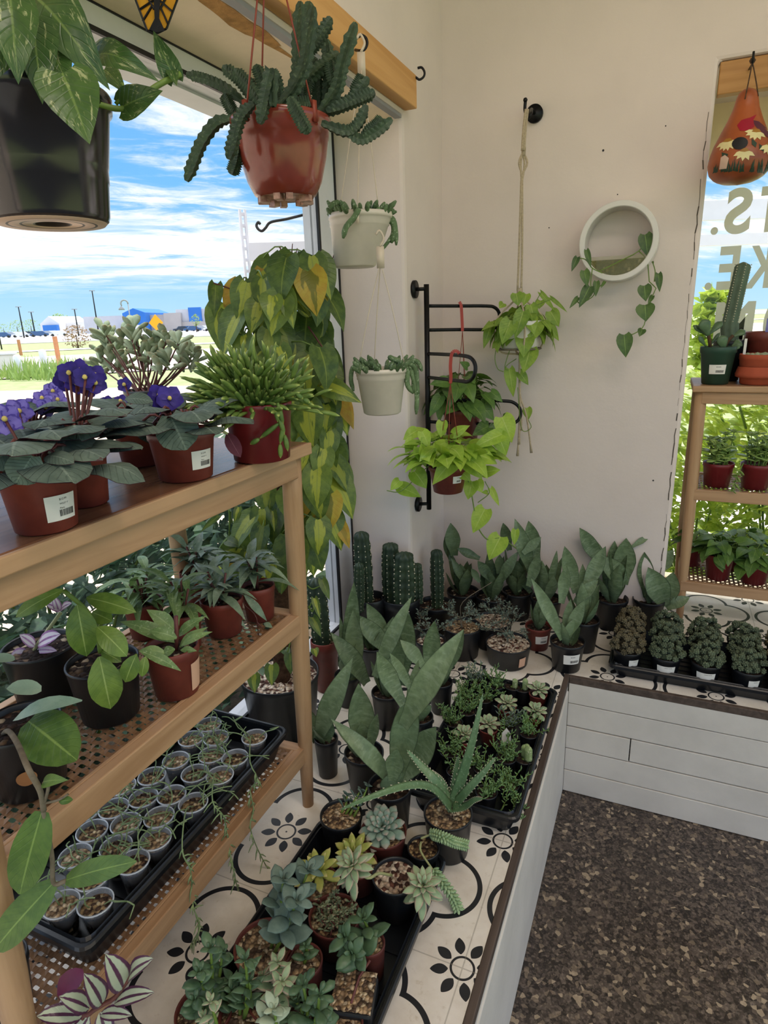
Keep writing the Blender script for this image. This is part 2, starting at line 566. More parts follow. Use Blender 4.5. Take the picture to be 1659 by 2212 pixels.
def tilemat():
    """cement tile: eight-petal flowers inside four-lobed outlines, one tile per .305 m"""
    mt, g, bs = newmat('cement_tile')
    co = objco(g)
    x, y, z = g.xyz(co)
    T = .305
    px = ((x + .2358) / T + 40.5).frac() - .5
    py = ((y - 1.1062) / T + 40.5).frac() - .5
    # px,py = 0 at a tile corner (a flower there); tile middles at +-.5
    def flower(ax, ay):
        r = g.m('SQRT', ax * ax + ay * ay)
        a = g.m('ARCTAN2', ay, ax)
        w = g.m('MODULO', a, PI / 4) - PI / 8
        off = (r * g.m('SINE', w)).abs()
        t = (r - .083) / .105
        prof = g.m('SINE', t.max(0.).min(1.) * PI)
        prof = g.m('POWER', prof.max(0.), .75) * .031
        petal = (off < prof) * (r > .083) * (r < .188)
        ring = (r - .067).abs() < .007
        return petal.max(ring)
    ax, ay = px.abs(), py.abs()
    bx, by = (.5 - ax), (.5 - ay)
    f = flower(ax, ay).max(flower(bx, by))
    def lobe(x_, y_, cx_, cy_):
        dx, dy = x_ - cx_, y_ - cy_
        return g.m('SQRT', dx * dx + dy * dy) - .235
    d = lobe(bx, by, .225, 0).min(lobe(bx, by, 0, .225))
    f = f.max(d.abs() < .0165)
    joint = (bx.min(by) < 0) .max((ax.min(ay)) < .004)
    n1, _ = g.noise(co, 9, 5, .65)
    n2, _ = g.noise(co, 70, 3, .6)
    basec = g.mix(g.smooth(n1, .35, .75), srgb('#e6dfd4'), srgb('#d3c9bb'))
    basec = g.mix(g.smooth(n2, .6, .8) * .5, basec, srgb('#b7a68e'))
    inkc = g.mix(n2, srgb('#1d1e22'), srgb('#2c2d31'))
    col = g.mix(f, basec, inkc)
    col = g.mix(joint * .45, col, srgb('#7d7468'))
    P(g, bs, col, .42, .4, g.bump(n2, .08, .002))
    return mt
M['tile'] = tilemat()

def floormat():
    mt, g, bs = newmat('exposed_aggregate_floor')
    co = objco(g)
    v1 = g.voro(co, 95); v2 = g.voro(co, 210)
    s1 = g.node('ShaderNodeSeparateColor'); g.link(v1.outputs['Color'], s1.inputs[0])
    s2 = g.node('ShaderNodeSeparateColor'); g.link(v2.outputs['Color'], s2.inputs[0])
    c1 = g.ramp(S(g, s1.outputs[0]), [(0, srgb('#2f2926')), (.3, srgb('#443c37')), (.55, srgb('#5a4f48')), (.75, srgb('#6e6258')), (.88, srgb('#8a7a68')), (.96, srgb('#c1ae93'))], 'CONSTANT')
    c2 = g.ramp(S(g, s2.outputs[0]), [(0, srgb('#241f1d')), (.5, srgb('#4f4641')), (.8, srgb('#766a5f'))], 'CONSTANT')
    big, _ = g.noise(co, 5, 3, .6)
    col = g.mix(.42, c1, c2)
    col = g.mix(g.smooth(big, .4, .8) * .3, col, srgb('#3a332f'))
    P(g, bs, col, .3, .45, g.bump(S(g, v1.outputs['Distance']), .12, .003))
    return mt
M['floor'] = floormat()
M['plank'] = plain('white_planks', '#d9d3c9', .6, .07, 5, .3, .1, bscale=60)

# ================================================================ the room
XW, YW, ZB = -.751, 2.26, .433
def prism(poly, axis, lo, hi):
    """closed prism over a 2-D outline; axis is the extrusion axis"""
    mb = MB(); n = len(poly)
    def p3(q, e):
        if axis == 'x': return (e, q[0], q[1])
        if axis == 'y': return (q[0], e, q[1])
        return (q[0], q[1], e)
    vs = [p3(q, lo) for q in poly] + [p3(q, hi) for q in poly]
    fs = [tuple(range(n - 1, -1, -1)), tuple(range(n, 2 * n))]
    for i in range(n):
        j = (i + 1) % n
        fs.append((i, j, n + j, n + i))
    mb.add(vs, fs)
    return mb
def fixn(o):
    import bmesh
    bm = bmesh.new(); bm.from_mesh(o.data); bmesh.ops.recalc_face_normals(bm, faces=bm.faces); bm.to_mesh(o.data); bm.free()
    return o

ST = 'structure'
o = fixn(prism([(-3, 2.085), (1.904, 2.085), (1.904, 0), (2.8, 0), (2.8, 3.25), (-3, 3.25)], 'x', -1.03, XW).build('wall_left', M['wall'], None, False, bevel=.012)); mark(o, kind=ST)
o = fixn(prism([(-.85, -.05), (.06, -.05), (.06, 2.19), (2.2, 2.19), (2.2, -.05), (3.25, -.05), (3.25, 3.25), (-.85, 3.25)], 'y', YW, 2.76).build('wall_back', M['wall'], None, False, bevel=.01)); mark(o, kind=ST)
mb = MB(); box(mb, (-1.03, -3, 3.2), (3.2, 2.76, 3.3)); mark(mb.build('ceiling', M['wall'], None, False), kind=ST)
mb = MB(); box(mb, (-1.0, -3, -.1), (3.2, 2.76, 0)); mark(mb.build('floor', M['floor'], None, False), kind=ST)

# soffit lining, corner bead and a peeled patch above the big window
mb = MB(); box(mb, (-.975, -.9, 2.079), (-.772, 1.9, 2.0845)); mark(mb.build('trim_soffit', M['soffit'], None, False), kind=ST)
mb = MB(); box(mb, (-.772, -.9, 2.076), (-.7515, 1.9, 2.084)); mark(mb.build('trim_bead', M['grey'], None, False), kind=ST)
mb = MB()
pts = []
for i in range(26):
    a = 2 * PI * i / 26; k = 1 + .18 * math.sin(i * 1.1) + .1 * math.sin(i * 2.1)
    pts.append((-.80 + .020 * k * math.cos(a) , 1.2 + .17 * k * math.sin(a), 2.0785))
mb.add([(-.80, 1.2, 2.0785)] + pts, [(0, i + 1, (i + 1) % 26 + 1) for i in range(26)])
mark(mb.build('trim_peeled_paint', M['kraft'], None, False), kind=ST)

# left window: frame, gaskets, pane
w = bpy.data.objects.new('window_1', None); COL.objects.link(w); mark(w, kind=ST)
mb = MB()
box(mb, (-1.03, 1.79, .433), (-.975, 1.904, 2.085)); box(mb, (-1.03, -.9, 2.036), (-.975, 1.79, 2.085)); box(mb, (-1.03, -.9, .433), (-.975, 1.79, .50)); box(mb, (-1.03, -.95, .433), (-.975, -.9, 2.085))
box(mb, (-1.10, -.95, 2.03), (-1.03, 2.2, 2.12))
mb.build('window_frame', M['white_frame'], w, False)
mb = MB()
for y in (1.899, 1.785): box(mb, (-.980, y - .005, .44), (-.9725, y + .005, 2.08))
for z in (2.080, 2.036, .50): box(mb, (-.980, -.9, z - .0045), (-.9725, 1.79, z + .0045))
mb.build('gasket', M['gasket'], w, False)
mb = MB(); box(mb, (-1.006, -.9, .5), (-1.0, 1.79, 2.036)); mb.build('glass_pane', M['glass'], w, False)

# right window: head frame, pane
w2 = bpy.data.objects.new('window_2', None); COL.objects.link(w2); mark(w2, kind=ST)
mb = MB(); box(mb, (.06, 2.70, 2.03), (2.2, 2.755, 2.19)); box(mb, (.06, 2.70, .433), (2.2, 2.755, .462)); box(mb, (2.15, 2.70, .43), (2.2, 2.755, 2.19))
mb.build('window_frame', M['soffit'], w2, False)
mb = MB(); box(mb, (.06, 2.726, .46), (2.2, 2.732, 2.04)); mb.build('glass_pane', M['glass'], w2, False)

# hairline crack down the plastered corner bead of the second window
mb = MB(); rr = random.Random(2); prev = None
for i in range(60):
    z_ = .62 + i * .0245; x_ = .046 + rr.uniform(-.0022, .0022); w_ = rr.choice([.0004, .0008, .0014, .0018])
    q = (x_, 2.2596, z_)
    if prev and rr.random() < .85: mb.add([(prev[0] - w_, 2.2596, prev[2]), (prev[0] + w_, 2.2596, prev[2]), (x_ + w_, 2.2596, z_), (x_ - w_, 2.2596, z_)], [(0, 1, 2, 3)])
    prev = q
mark(mb.build('trim_plaster_crack', plain('plaster_crack', '#5f564d', .9), None, False), kind=ST)
mb = MB()
for (px, py, r_) in ((1303, 325, .0035), (1411, 1038, .003), (1438, 272, .002), (1186, 492, .002), (1334, 420, .002)):
    c = at(px, py, 'y', 2.2596); mb.add([c + V((r_ * math.cos(a), 0, r_ * math.sin(a))) for a in [.785 * k for k in range(8)]], [tuple(range(8))])
mark(mb.build('trim_nail_hole', M['ink'], None, False), kind=ST)

# tiled platform along both windows
t = thing('tiled_display_platform', 'low built-in platform with flower-patterned cement tiles and white plank front', 'platform', (0, 0, 0))
poly = [(-.985, -.9), (-.2095, -.9), (-.2095, 1.8405), (2.2, 1.8405), (2.2, 2.72), (.06, 2.72), (.06, 2.26), (-.751, 2.26), (-.751, 1.904), (-.985, 1.904)]
fixn(prism(poly, 'z', .40, ZB).build('tiled_top', M['tile'], t, False))
mb = MB()
box(mb, (-.2095, -.9, .41), (-.194, 1.8405, .4345)); box(mb, (-.194, 1.826, .41), (2.2, 1.8405, .4345))
mb.build('edge_trim', M['trim_wood'], t, False, bevel=.002)
mb = MB()
hz = .0845
for i in range(5):
    y0 = 1.8265 + .0012 * (i % 2)
    z0 = .002 + i * hz
    if i == 2:
        box(mb, (-.193, y0, z0), (.0, 1.838, z0 + hz - .004)); box(mb, (.003, y0 + .0015, z0), (2.2, 1.838, z0 + hz - .004))
    else:
        box(mb, (-.193, y0, z0), (2.2, 1.838, z0 + hz - .003 - .001 * (i % 3)))
mb.build('plank_cladding', M['plank'], t, False, bevel=.0015)
mb = MB(); box(mb, (-.206, -.9, .002), (-.193, 1.8262, .385)); box(mb, (-.206, -.9, .388), (-.1955, 1.8262, .4095))
mb.build('front_board', M['plank'], t, False, bevel=.004)
mb = MB(); box(mb, (-.97, -.9, 0), (-.2062, 1.85, .40)); mb.build('core', M['plank'], t, False)

# timber beams above both windows
def beam(name, label, lo, hi, mat):
    mb_ = MB(); box(mb_, lo, hi)
    o_ = mb_.build(name, mat, None, False, bevel=.003)
    return mark(o_, label, 'beam')
beam('pine_board', 'long pale pine board fixed on wall above the big window', (-.750, -.95, 2.0975), (-.712, 1.922, 2.180), M['pine_y'])
beam('pine_board', 'short pine board across window top behind the painted gourd', (.064, 2.262, 2.106), (2.19, 2.300, 2.186), M['pine_x'])

# ---------------------------------------------------------------- outside
def glow_world():
    wd = bpy.data.worlds.new('world'); SC.world = wd; wd.use_nodes = True
    g = G(wd.node_tree)
    bg = wd.node_tree.nodes['Background']
    d = S(g, g.node('ShaderNodeTexCoord').outputs['Generated'])
    x, y, z = g.xyz(d)
    zz = z.max(0.)
    sky = g.ramp(zz, [(0, srgb('#b9dcf0')), (.05, srgb('#a2d2f4')), (.18, srgb('#76baf2')), (.42, srgb('#5c9fe8')), (1, srgb('#4a8cd8'))])
    inv = 1.0 / (zz + .12)
    sv = g.comb(x * inv * .8, y * inv * .8, 0.)
    # streaky cirrus: rotate so the streaks run across the view
    a = x * .72 - y * .69; b = x * .69 + y * .72
    sv = g.comb(a * inv * 2.0, b * inv * .8, z * 3)
    n1, _ = g.noise(sv, 2.1, 8, .66, .5)
    n2, _ = g.noise(sv, .8, 3, .5)
    band = g.smooth(z, .05, .09) * g.smooth(z, .155, .11)
    cl = g.smooth(n1 + n2 * .45, .64, .90)
    cl = (cl * .95 + band * g.smooth(n1, .25, .5) * .85).min(1.) * g.smooth(z, .03, .08)
    col = g.mix(cl, sky, (.97, .98, 1.0, 1))
    # unseen upper sky, brightened to throw more light through the windows
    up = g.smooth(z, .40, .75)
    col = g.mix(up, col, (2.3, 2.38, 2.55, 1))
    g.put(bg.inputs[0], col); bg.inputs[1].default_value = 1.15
    return bg
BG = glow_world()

M['lawn'] = plain('lawn_grass', '#a6ad80', .9, .14, 3, .1, dark='#929c6a')
M['gravel_lot'] = plain('pale_gravel_lot', '#d2bca6', .9, .05, 4, .1)
M['road'] = plain('pale_road', '#e6d4cc', .9, .04, 2, .1)
M['asphalt'] = plain('asphalt', '#b9b5b6', .9, .05, 2, .1)
M['store_grey'] = plain('store_grey', '#c9c8cd', .8, .05, .3)
M['store_white'] = plain('store_white', '#e7e2de', .8, .04, .3)
M['store_tan'] = plain('store_tan', '#b3aba8', .8, .05, .3)
M['store_blue'] = plain('store_blue', '#2f74c8', .6, .05, .3)
M['sign_yellow'] = plain('sign_amber', '#f2a51c', .5, .03)
M['white_post'] = plain('white_vinyl', '#e2e2ea', .5, .03)
M['stake'] = plain('wood_stake', '#c08258', .8, .1)
M['tree'] = leafmat('far_tree_leaf', '#7e9a52', '#a7bd6d', trans=.3)
M['rusty'] = leafmat('rusty_shrub_leaf', '#8a6a55', '#a58b66', trans=.2)
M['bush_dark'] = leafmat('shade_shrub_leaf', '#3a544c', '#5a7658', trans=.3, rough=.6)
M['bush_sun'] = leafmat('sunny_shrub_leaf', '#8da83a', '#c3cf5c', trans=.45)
M['lilac'] = leafmat('lilac_petal', '#8a8ad0', '#b9b4ea', trans=.3)

E0 = V((-.71, .704, 0)); E1 = V((.704, .71, 0))     # away from the big window / across
def strip(name, d0, d1, mat, z, half=260):
    mb_ = MB()
    a, b = E0 * d0, E0 * d1
    vs = [a - E1 * half, a + E1 * half, b + E1 * half, b - E1 * half]
    mb_.add([(p.x, p.y, z) for p in vs], [(0, 1, 2, 3)])
    return mark(fixn(mb_.build(name, mat, None, False)), kind=ST)
mb = MB(); mb.add([(-300, -300, -.16), (300, -300, -.16), (300, 400, -.16), (-300, 400, -.16)], [(0, 1, 2, 3)])
mark(mb.build('ground', M['lawn'], None, False), kind=ST)
mb = MB(); mb.add([(-16, -30, -.13), (-1.05, -30, -.13), (-1.05, 2.4, -.13), (-9, 16, -.13), (-30, 8, -.13)], [(0, 1, 2, 3, 4)])
mark(fixn(mb.build('ground_gravel', M['gravel_lot'], None, False)), kind=ST)
strip('road', 27, 48, M['road'], -.12)
strip('path', 60, 64, M['road'], -.12)
strip('ground_lot', 100, 330, M['asphalt'], -.12)

def px_block(mb_, x0, x1, ytop, ybot, depth, back, mi=0, gable=0):
    """upright block whose front fills a pixel span at a given depth"""
    b0 = dist(x0, ybot, depth); b1 = dist(x1, ybot, depth)
    zt = dist((x0 + x1) / 2, ytop, depth).z; zb = min(b0.z, b1.z, -.1)
    n = V(((b1 - b0).y, -(b1 - b0).x, 0)).normalized()
    if n.dot(V((b0.x, b0.y, 0))) < 0: n = -n
    n = n * back
    f = [V((b0.x, b0.y, zb)), V((b1.x, b1.y, zb)), V((b1.x, b1.y, zt)), V((b0.x, b0.y, zt))]
    if gable:
        g_ = dist((x0 + x1) / 2, ytop - gable, depth); f.insert(3, V(((b0.x + b1.x) / 2, (b0.y + b1.y) / 2, g_.z)))
    k = len(f)
    vs = f + [p + n for p in f]
    fs = [tuple(range(k)), tuple(range(2 * k - 1, k - 1, -1))] + [(i, k + i, k + (i + 1) % k, (i + 1) % k) for i in range(k)]
    mb_.add(vs, fs, mi)

def part(name, mat, parent, fn, smooth=False, fix=True):
    mb_ = MB(); fn(mb_)
    o_ = mb_.build(name, mat, parent, smooth)
    return fixn(o_) if fix else o_

bA = thing('store_building', 'pale gabled store with blue entrance beyond the parking lot', 'building', (0, 0, 0))
part('gabled_wall', M['store_white'], bA, lambda m_: px_block(m_, 90, 131, 699, 718, 235, 25, gable=16))
part('long_wall', M['store_white'], bA, lambda m_: px_block(m_, 131, 184, 696, 716, 240, 25))
part('entrance', M['store_blue'], bA, lambda m_: px_block(m_, 94, 125, 702, 717, 233, 1.5))
bB = thing('store_building', 'long grey store with bright blue gabled block behind the cotyledon', 'building', (0, 0, 0))
part('grey_wall', M['store_grey'], bB, lambda m_: px_block(m_, 184, 271, 683, 714, 215, 30))
part('blue_gable', M['store_blue'], bB, lambda m_: px_block(m_, 269, 318, 676, 712, 210, 25, gable=10))
part('entrance', M['store_white'], bB, lambda m_: px_block(m_, 276, 312, 702, 712, 208.5, 1.4))
part('middle_wall', M['store_tan'], bB, lambda m_: px_block(m_, 318, 362, 680, 711, 214, 25))
bC = thing('store_building', 'big grey store with blue sign panel in the distance', 'building', (0, 0, 0))
part('low_wall', M['store_tan'], bC, lambda m_: px_block(m_, 357, 392, 676, 711, 205, 25))
part('tall_wall', M['store_grey'], bC, lambda m_: px_block(m_, 384, 500, 667, 710, 207, 30))
part('plinth_wall', M['store_tan'], bC, lambda m_: px_block(m_, 384, 500, 694, 710, 206, .8))
sg = part('sign_panel', M['store_blue'], bC, lambda m_: px_block(m_, 409, 436, 664, 694, 205.5, 1))

def far_tree(label, name, px, ytop, ybot, depth, wpx, mat, n=260, group=None, low=.25):
    base = dist(px, ybot, depth); base.z = -.15
    top = dist(px, ytop, depth).z
    r = wpx * depth / F / 2
    t_ = thing(name, label, 'tree' if 'tree' in name else 'shrub', base, group)
    h = top - base.z
    mb_ = MB(); tube(mb_, [(0, 0, 0), (0, 0, h * .6)], lambda q: h * .035 * (1 - q * .5), 6); mb_.build('trunk', M['bark'], t_)
    mb_ = MB()
    rr = random.Random(int(px * 7))
    for i in range(n):
        a = rr.uniform(0, 2 * PI); q = rr.random() ** .4; e = rr.uniform(-1, 1)
        c = V((math.cos(a) * q * r * math.sqrt(max(0, 1 - e * e)), math.sin(a) * q * r * math.sqrt(max(0, 1 - e * e)), h * (low + (1 - low) * (.5 + e * .5))))
        d = V((rr.uniform(-1, 1), rr.uniform(-1, 1), rr.uniform(-.6, .8))).normalized()
        s_ = h * rr.uniform(.07, .13)
        leaf(mb_, c, c + d * s_, V((rr.uniform(-1, 1), rr.uniform(-1, 1), 1)), s_ * .6, 'oval', nt=2, nu=1, rn=rr.random())
    mb_.build('foliage', mat, t_, False)
    return t_
far_tree('rounded green tree behind the gabled store', 'shade_tree', 132, 679, 712, 260, 44, M['tree'])
for i, (px, yt, wp, tx) in enumerate(((8, 700, 30, 'beside the tall lamp pole'), (38, 692, 36, 'between two thin lamp poles'), (68, 691, 40, 'next to the gabled store'))):
    far_tree('bushy green tree at the far lot edge ' + tx, 'row_tree', px, yt, 714, 270, wp, M['tree'], 160, 'trees along the far lot', .1)
far_tree('small pale street tree before the big grey store', 'street_tree', 425, 681, 714, 150, 20, M['tree'], 140, low=.4)
far_tree('round rusty brown shrub on the green verge', 'rusty_shrub', 168, 703, 746, 58, 56, M['rusty'], 420, low=.02)

def car(px, py, depth, mat, label, flip=0):
    p_ = dist(px, py, depth); p_.z = -.12
    t_ = thing('parked_car', label, 'car', p_, 'cars parked at the stores', math.atan2(E1.y, E1.x) + flip)
    mb_ = MB(); pr = [(-2.2, .3), (-2.15, .75), (-1.2, .85), (-.7, 1.4), (.9, 1.42), (1.6, .9), (2.2, .8), (2.25, .3)]
    vs = [(x_, -.85, z_) for x_, z_ in pr] + [(x_, .85, z_) for x_, z_ in pr]; k = len(pr)
    mb_.add(vs, [tuple(range(k)), tuple(range(2 * k - 1, k - 1, -1))] + [(i, k + i, k + (i + 1) % k, (i + 1) % k) for i in range(k)])
    fixn(mb_.build('body', mat, t_, False))
    for x_ in (-1.4, 1.4):
        mb_ = MB(); tube(mb_, [(x_, -.9, .32), (x_, .9, .32)], .32, 10); mb_.build('wheel', M['gasket'], t_)
cw = plain('car_white', '#e8e8ea', .3, .02); cd = plain('car_dark', '#35404e', .3, .02); cs = plain('car_silver', '#aab0b8', .3, .02); cb = plain('car_blue', '#3c5c86', .3, .02)
k = 0
cn = {'white': cw, 'dark grey': cd, 'silver': cs, 'blue': cb}
for px in (4, 18, 30, 44, 56, 70, 84, 98, 112, 126, 392, 404, 416, 430, 444, 458, 470):
    key = ('blue', 'dark grey', 'white', 'silver')[(k * 7 + k // 3) % 4]
    car(px, 717, 165 + 12 * (k % 3), cn[key], f'small {key} car parked far off outside the stores', 0)
    k += 1

def lamp_pole(px, ytop, ybot, depth, label, kind=0):
    b = dist(px, ybot, depth); zt = dist(px, ytop, depth).z
    t_ = thing('lamp_pole', label, 'street lamp', (b.x, b.y, -.12), 'thin lamp poles around the lots' if kind == 0 else None)
    h = zt + .12; r = .0011 * depth
    mb_ = MB(); tube(mb_, [(0, 0, 0), (0, 0, h)], lambda q: r * (1 - .3 * q), 6); mb_.build('pole', M['grey'] if kind else M['black_metal'], t_)
    mb_ = MB()
    if kind == 0:
        w_ = .004 * depth
        bar(mb_, E1 * -w_ + V((0, 0, h)), E1 * w_ + V((0, 0, h)), w_ * .5, w_ * .25)
    else:
        R_ = .0052 * depth
        tube(mb_, [V((0, 0, h)) + E1 * (-R_ + R_ * math.cos(a)) + V((0, 0, R_ * math.sin(a))) for a in [PI * i / 10 for i in range(13)]], r, 6)
        e = V((0, 0, h)) - E1 * (2 * R_) - V((0, 0, R_ * .8))
        lathe(mb_, [(R_ * .9, -R_), (R_ * .8, -R_ * .6), (R_ * .2, 0), (.01, R_ * .2)], e, 10)
    mb_.build('lamp_head', M['grey'], t_)
lamp_pole(213, 629, 718, 110, 'tallest thin lamp pole, next to the gooseneck lamp')
lamp_pole(2, 675, 745, 60, 'dark lamp pole at the edge of the verge', 0)
lamp_pole(49, 663, 712, 150, 'thin lamp pole above the tree row')
lamp_pole(74, 674, 712, 190, 'shortest thin lamp pole near the gabled store')
lamp_pole(168, 668, 712, 150, 'thin lamp pole behind the rusty shrub')
lamp_pole(285, 656, 716, 70, 'gooseneck street lamp in front of the blue gable', 1)
# amber diamond road sign
b = dist(346, 765, 32); p_ = V((b.x, b.y, -.12))
t = thing('road_sign', 'amber diamond road sign on a thin post beyond the verge', 'road sign', p_)
zc = dist(346, 697, 32).z + .12
mb = MB(); tube(mb, [(0, 0, 0), (0, 0, zc + .4)], .04, 6); mb.build('post', M['grey'], t)
mb = MB(); s_ = .40
f_ = [V((0, 0, zc + s_)), E1 * s_ * .85 + V((0, 0, zc)), V((0, 0, zc - s_)), E1 * -s_ * .85 + V((0, 0, zc))]
mb.add([q - E0 * .06 for q in f_] + [q - E0 * .04 for q in f_], [(0, 1, 2, 3), (7, 6, 5, 4)] + [(i, 4 + i, 4 + (i + 1) % 4, (i + 1) % 4) for i in range(4)])
fixn(mb.build('sign_plate', M['sign_yellow'], t, False))
# verge: utility box, bollards, stakes, tufts
def ground_px(px, py): return at(px, py, 'z', -.13)
p_ = ground_px(8, 812)
t = thing('utility_box', 'low pale utility box on the verge beside white bollards', 'utility box', p_, None, math.atan2(E1.y, E1.x))
mb = MB(); box(mb, (-.75, -.4, 0), (.5, .4, .8)); mb.build('body', M['store_white'], t, False, bevel=.03)
mb = MB(); box(mb, (-.8, -.45, .8), (.55, .45, .87)); mb.build('lid', M['white_post'], t, False, bevel=.02)
for (px, yt, yb, tx) in ((45, 768, 815, 'white bollard right beside the utility box'), (100, 757, 808, 'white bollard near the taller wood stake')):
    p_ = ground_px(px, yb); d_ = depth_of(p_); h = (yb - yt) * d_ / F
    mb = MB(); lathe(mb, [(.13, 0), (.13, h - .05), (.09, h), (0.001, h + .02)], (0, 0, 0), 14)
    o = mb.build('bollard', M['white_post'], None); o.location = p_; mark(o, tx, 'bollard')
for (px, yt, yb, tx) in ((129, 729, 790, 'tall reddish wood stake on the grass verge'), (46, 735, 768, 'short pinkish stake behind the utility box')):
    p_ = ground_px(px, yb); d_ = depth_of(p_); h = (yb - yt) * d_ / F
    mb = MB(); box(mb, (-.09, -.06, 0), (.09, .06, h)); o = mb.build('survey_stake', M['stake'], None, False); o.location = p_; mark(o, tx, 'stake')
mb = MB()
for i in range(900):
    px = U(-40, 230); py = U(800, 822)
    c = ground_px(px, py)
    leaf(mb, c, c + V((U(-.2, .2), U(-.2, .2), U(.2, .75))), V((U(-1, 1), U(-1, 1), .2)), .08, 'blade', nt=2, nu=1)
mark(mb.build('grass', M['tree'], None, False), 'pale green tufts of long grass on the verge', 'grass', kind='stuff')

# garden shrubs right outside the windows
def shrub(name, label, c, r, h, n, mat, size, seed, flowers=0, group=None):
    t_ = thing(name, label, 'shrub', c, group)
    rr = random.Random(seed)
    mb_ = MB()
    for i in range(14):
        a = rr.uniform(0, 6.28); e = V((math.cos(a) * r * rr.uniform(.3, .8), math.sin(a) * r * rr.uniform(.3, .8), h * rr.uniform(.6, .95)))
        tube(mb_, spline([(0, 0, 0), e * .5 + V((0, 0, h * .15)), e], 6), .006, 5)
    mb_.build('stem', M['green_stem'], t_)
    mb_ = MB()
    for i in range(n):
        a = rr.uniform(0, 6.28); q = rr.random() ** .5
        z = h * (.08 + .92 * rr.random() ** .8)
        rad = r * (math.sqrt(max(.05, 1 - (z / h - .4) ** 2 * 1.6))) * q
        c_ = V((math.cos(a) * rad, math.sin(a) * rad, z))
        d = V((math.cos(a + rr.uniform(-1.2, 1.2)), math.sin(a + rr.uniform(-1.2, 1.2)), rr.uniform(-.3, .9))).normalized()
        s_ = size * rr.uniform(.7, 1.3)
        leaf(mb_, c_, c_ + d * s_, V((rr.uniform(-.5, .5), rr.uniform(-.5, .5), 1)), s_ * .45, 'lance', nt=3, nu=1, rn=rr.random(), fold=.2)
    mb_.build('foliage', mat, t_, False)
    if flowers:
        mb_ = MB()
        for i in range(flowers):
            a = rr.uniform(0, 6.28); c_ = V((math.cos(a) * r * .8 * rr.random(), math.sin(a) * r * .8 * rr.random(), h * rr.uniform(.9, 1.1)))
            for j in range(7):
                ball(mb_, c_ + V((rr.uniform(-.02, .02), rr.uniform(-.02, .02), rr.uniform(0, .06))), .008, rn=rr.random())
        mb_.build('flower_spike', M['lilac'], t_)
    return t_
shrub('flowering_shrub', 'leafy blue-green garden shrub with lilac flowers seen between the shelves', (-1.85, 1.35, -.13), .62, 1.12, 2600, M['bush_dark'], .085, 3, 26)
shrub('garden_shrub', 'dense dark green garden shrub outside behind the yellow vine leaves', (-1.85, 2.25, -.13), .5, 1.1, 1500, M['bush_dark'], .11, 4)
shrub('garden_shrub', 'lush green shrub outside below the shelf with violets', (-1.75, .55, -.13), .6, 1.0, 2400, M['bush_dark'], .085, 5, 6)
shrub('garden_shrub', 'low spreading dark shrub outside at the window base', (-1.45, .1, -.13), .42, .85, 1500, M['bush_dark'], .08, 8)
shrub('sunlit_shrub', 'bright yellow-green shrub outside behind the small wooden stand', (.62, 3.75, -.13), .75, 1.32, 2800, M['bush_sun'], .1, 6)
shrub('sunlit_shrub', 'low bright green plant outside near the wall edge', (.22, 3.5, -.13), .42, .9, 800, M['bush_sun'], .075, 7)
strip('ground_bed', 0, 0, M['lawn'], -.2, .1) if False else None
mb = MB(); mb.add([(-2.3, -.8, -.11), (-1.04, -.8, -.11), (-1.04, 2.9, -.11), (-2.3, 2.9, -.11)], [(0, 1, 2, 3)]); mark(fixn(mb.build('ground_bed', plain('mulch_bed', '#8f7c68', .95, .3, 30), None, False)), kind=ST)
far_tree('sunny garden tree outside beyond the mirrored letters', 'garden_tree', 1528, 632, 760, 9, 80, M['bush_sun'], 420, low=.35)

# white porch frame outside the big window
t = thing('porch_frame', 'white porch post with cross beam and slotted post outside', 'porch frame', (0, 0, 0))
D1 = 3.3
def vbar(px0, py0, px1, py1, wpx, dep, th, mb_):
    a = dist(px0, py0, dep); b_ = dist(px1, py1, dep); b_.x, b_.y = a.x, a.y
    bar(mb_, a, b_, wpx * dep / F, th, up=E0)
p0 = dist(675, 300, D1)
mb = MB(); bar(mb, V((p0.x, p0.y, -.13)), V((p0.x, p0.y, 2.9)), .09, .09, up=E0); mb.build('post', M['white_post'], t, False)
a = dist(540, 545, D1); b_ = dist(668, 528, D1); b_.z = a.z
mb = MB(); bar(mb, a, b_, .05, .085); mb.build('beam', M['white_post'], t, False)
p1 = dist(536, 600, D1 + .1); zt = dist(530, 460, D1 + .1).z
mb = MB()
wd_ = .017 * D1 / 3.3 * 2
for s_ in (-1, 1):
    q = V((p1.x, p1.y, 0)) + E1 * (s_ * .013)
    bar(mb, V((q.x, q.y, -.13)), V((q.x, q.y, zt)), .011, .03, up=E0)
z_ = 0.0
while z_ < zt - .01:
    q = V((p1.x, p1.y, z_)); bar(mb, q, q + V((0, 0, .014)), .026, .02, up=E0); z_ += .056
mb.build('slotted_post', M['white_post'], t, False)
t = thing('hook_bracket', 'black scroll plant hook fixed to the white porch post outside', 'hook', (0, 0, 0))
hp = [(660, 463), (620, 473), (585, 480), (574, 492), (566, 499), (558, 495), (554, 487), (558, 480), (562, 484)]
mb = MB(); tube(mb, spline([dist(x_, y_, D1 - .05) for x_, y_ in hp], 40), .007, 8); mb.build('hook_arm', M['black_metal'], t)
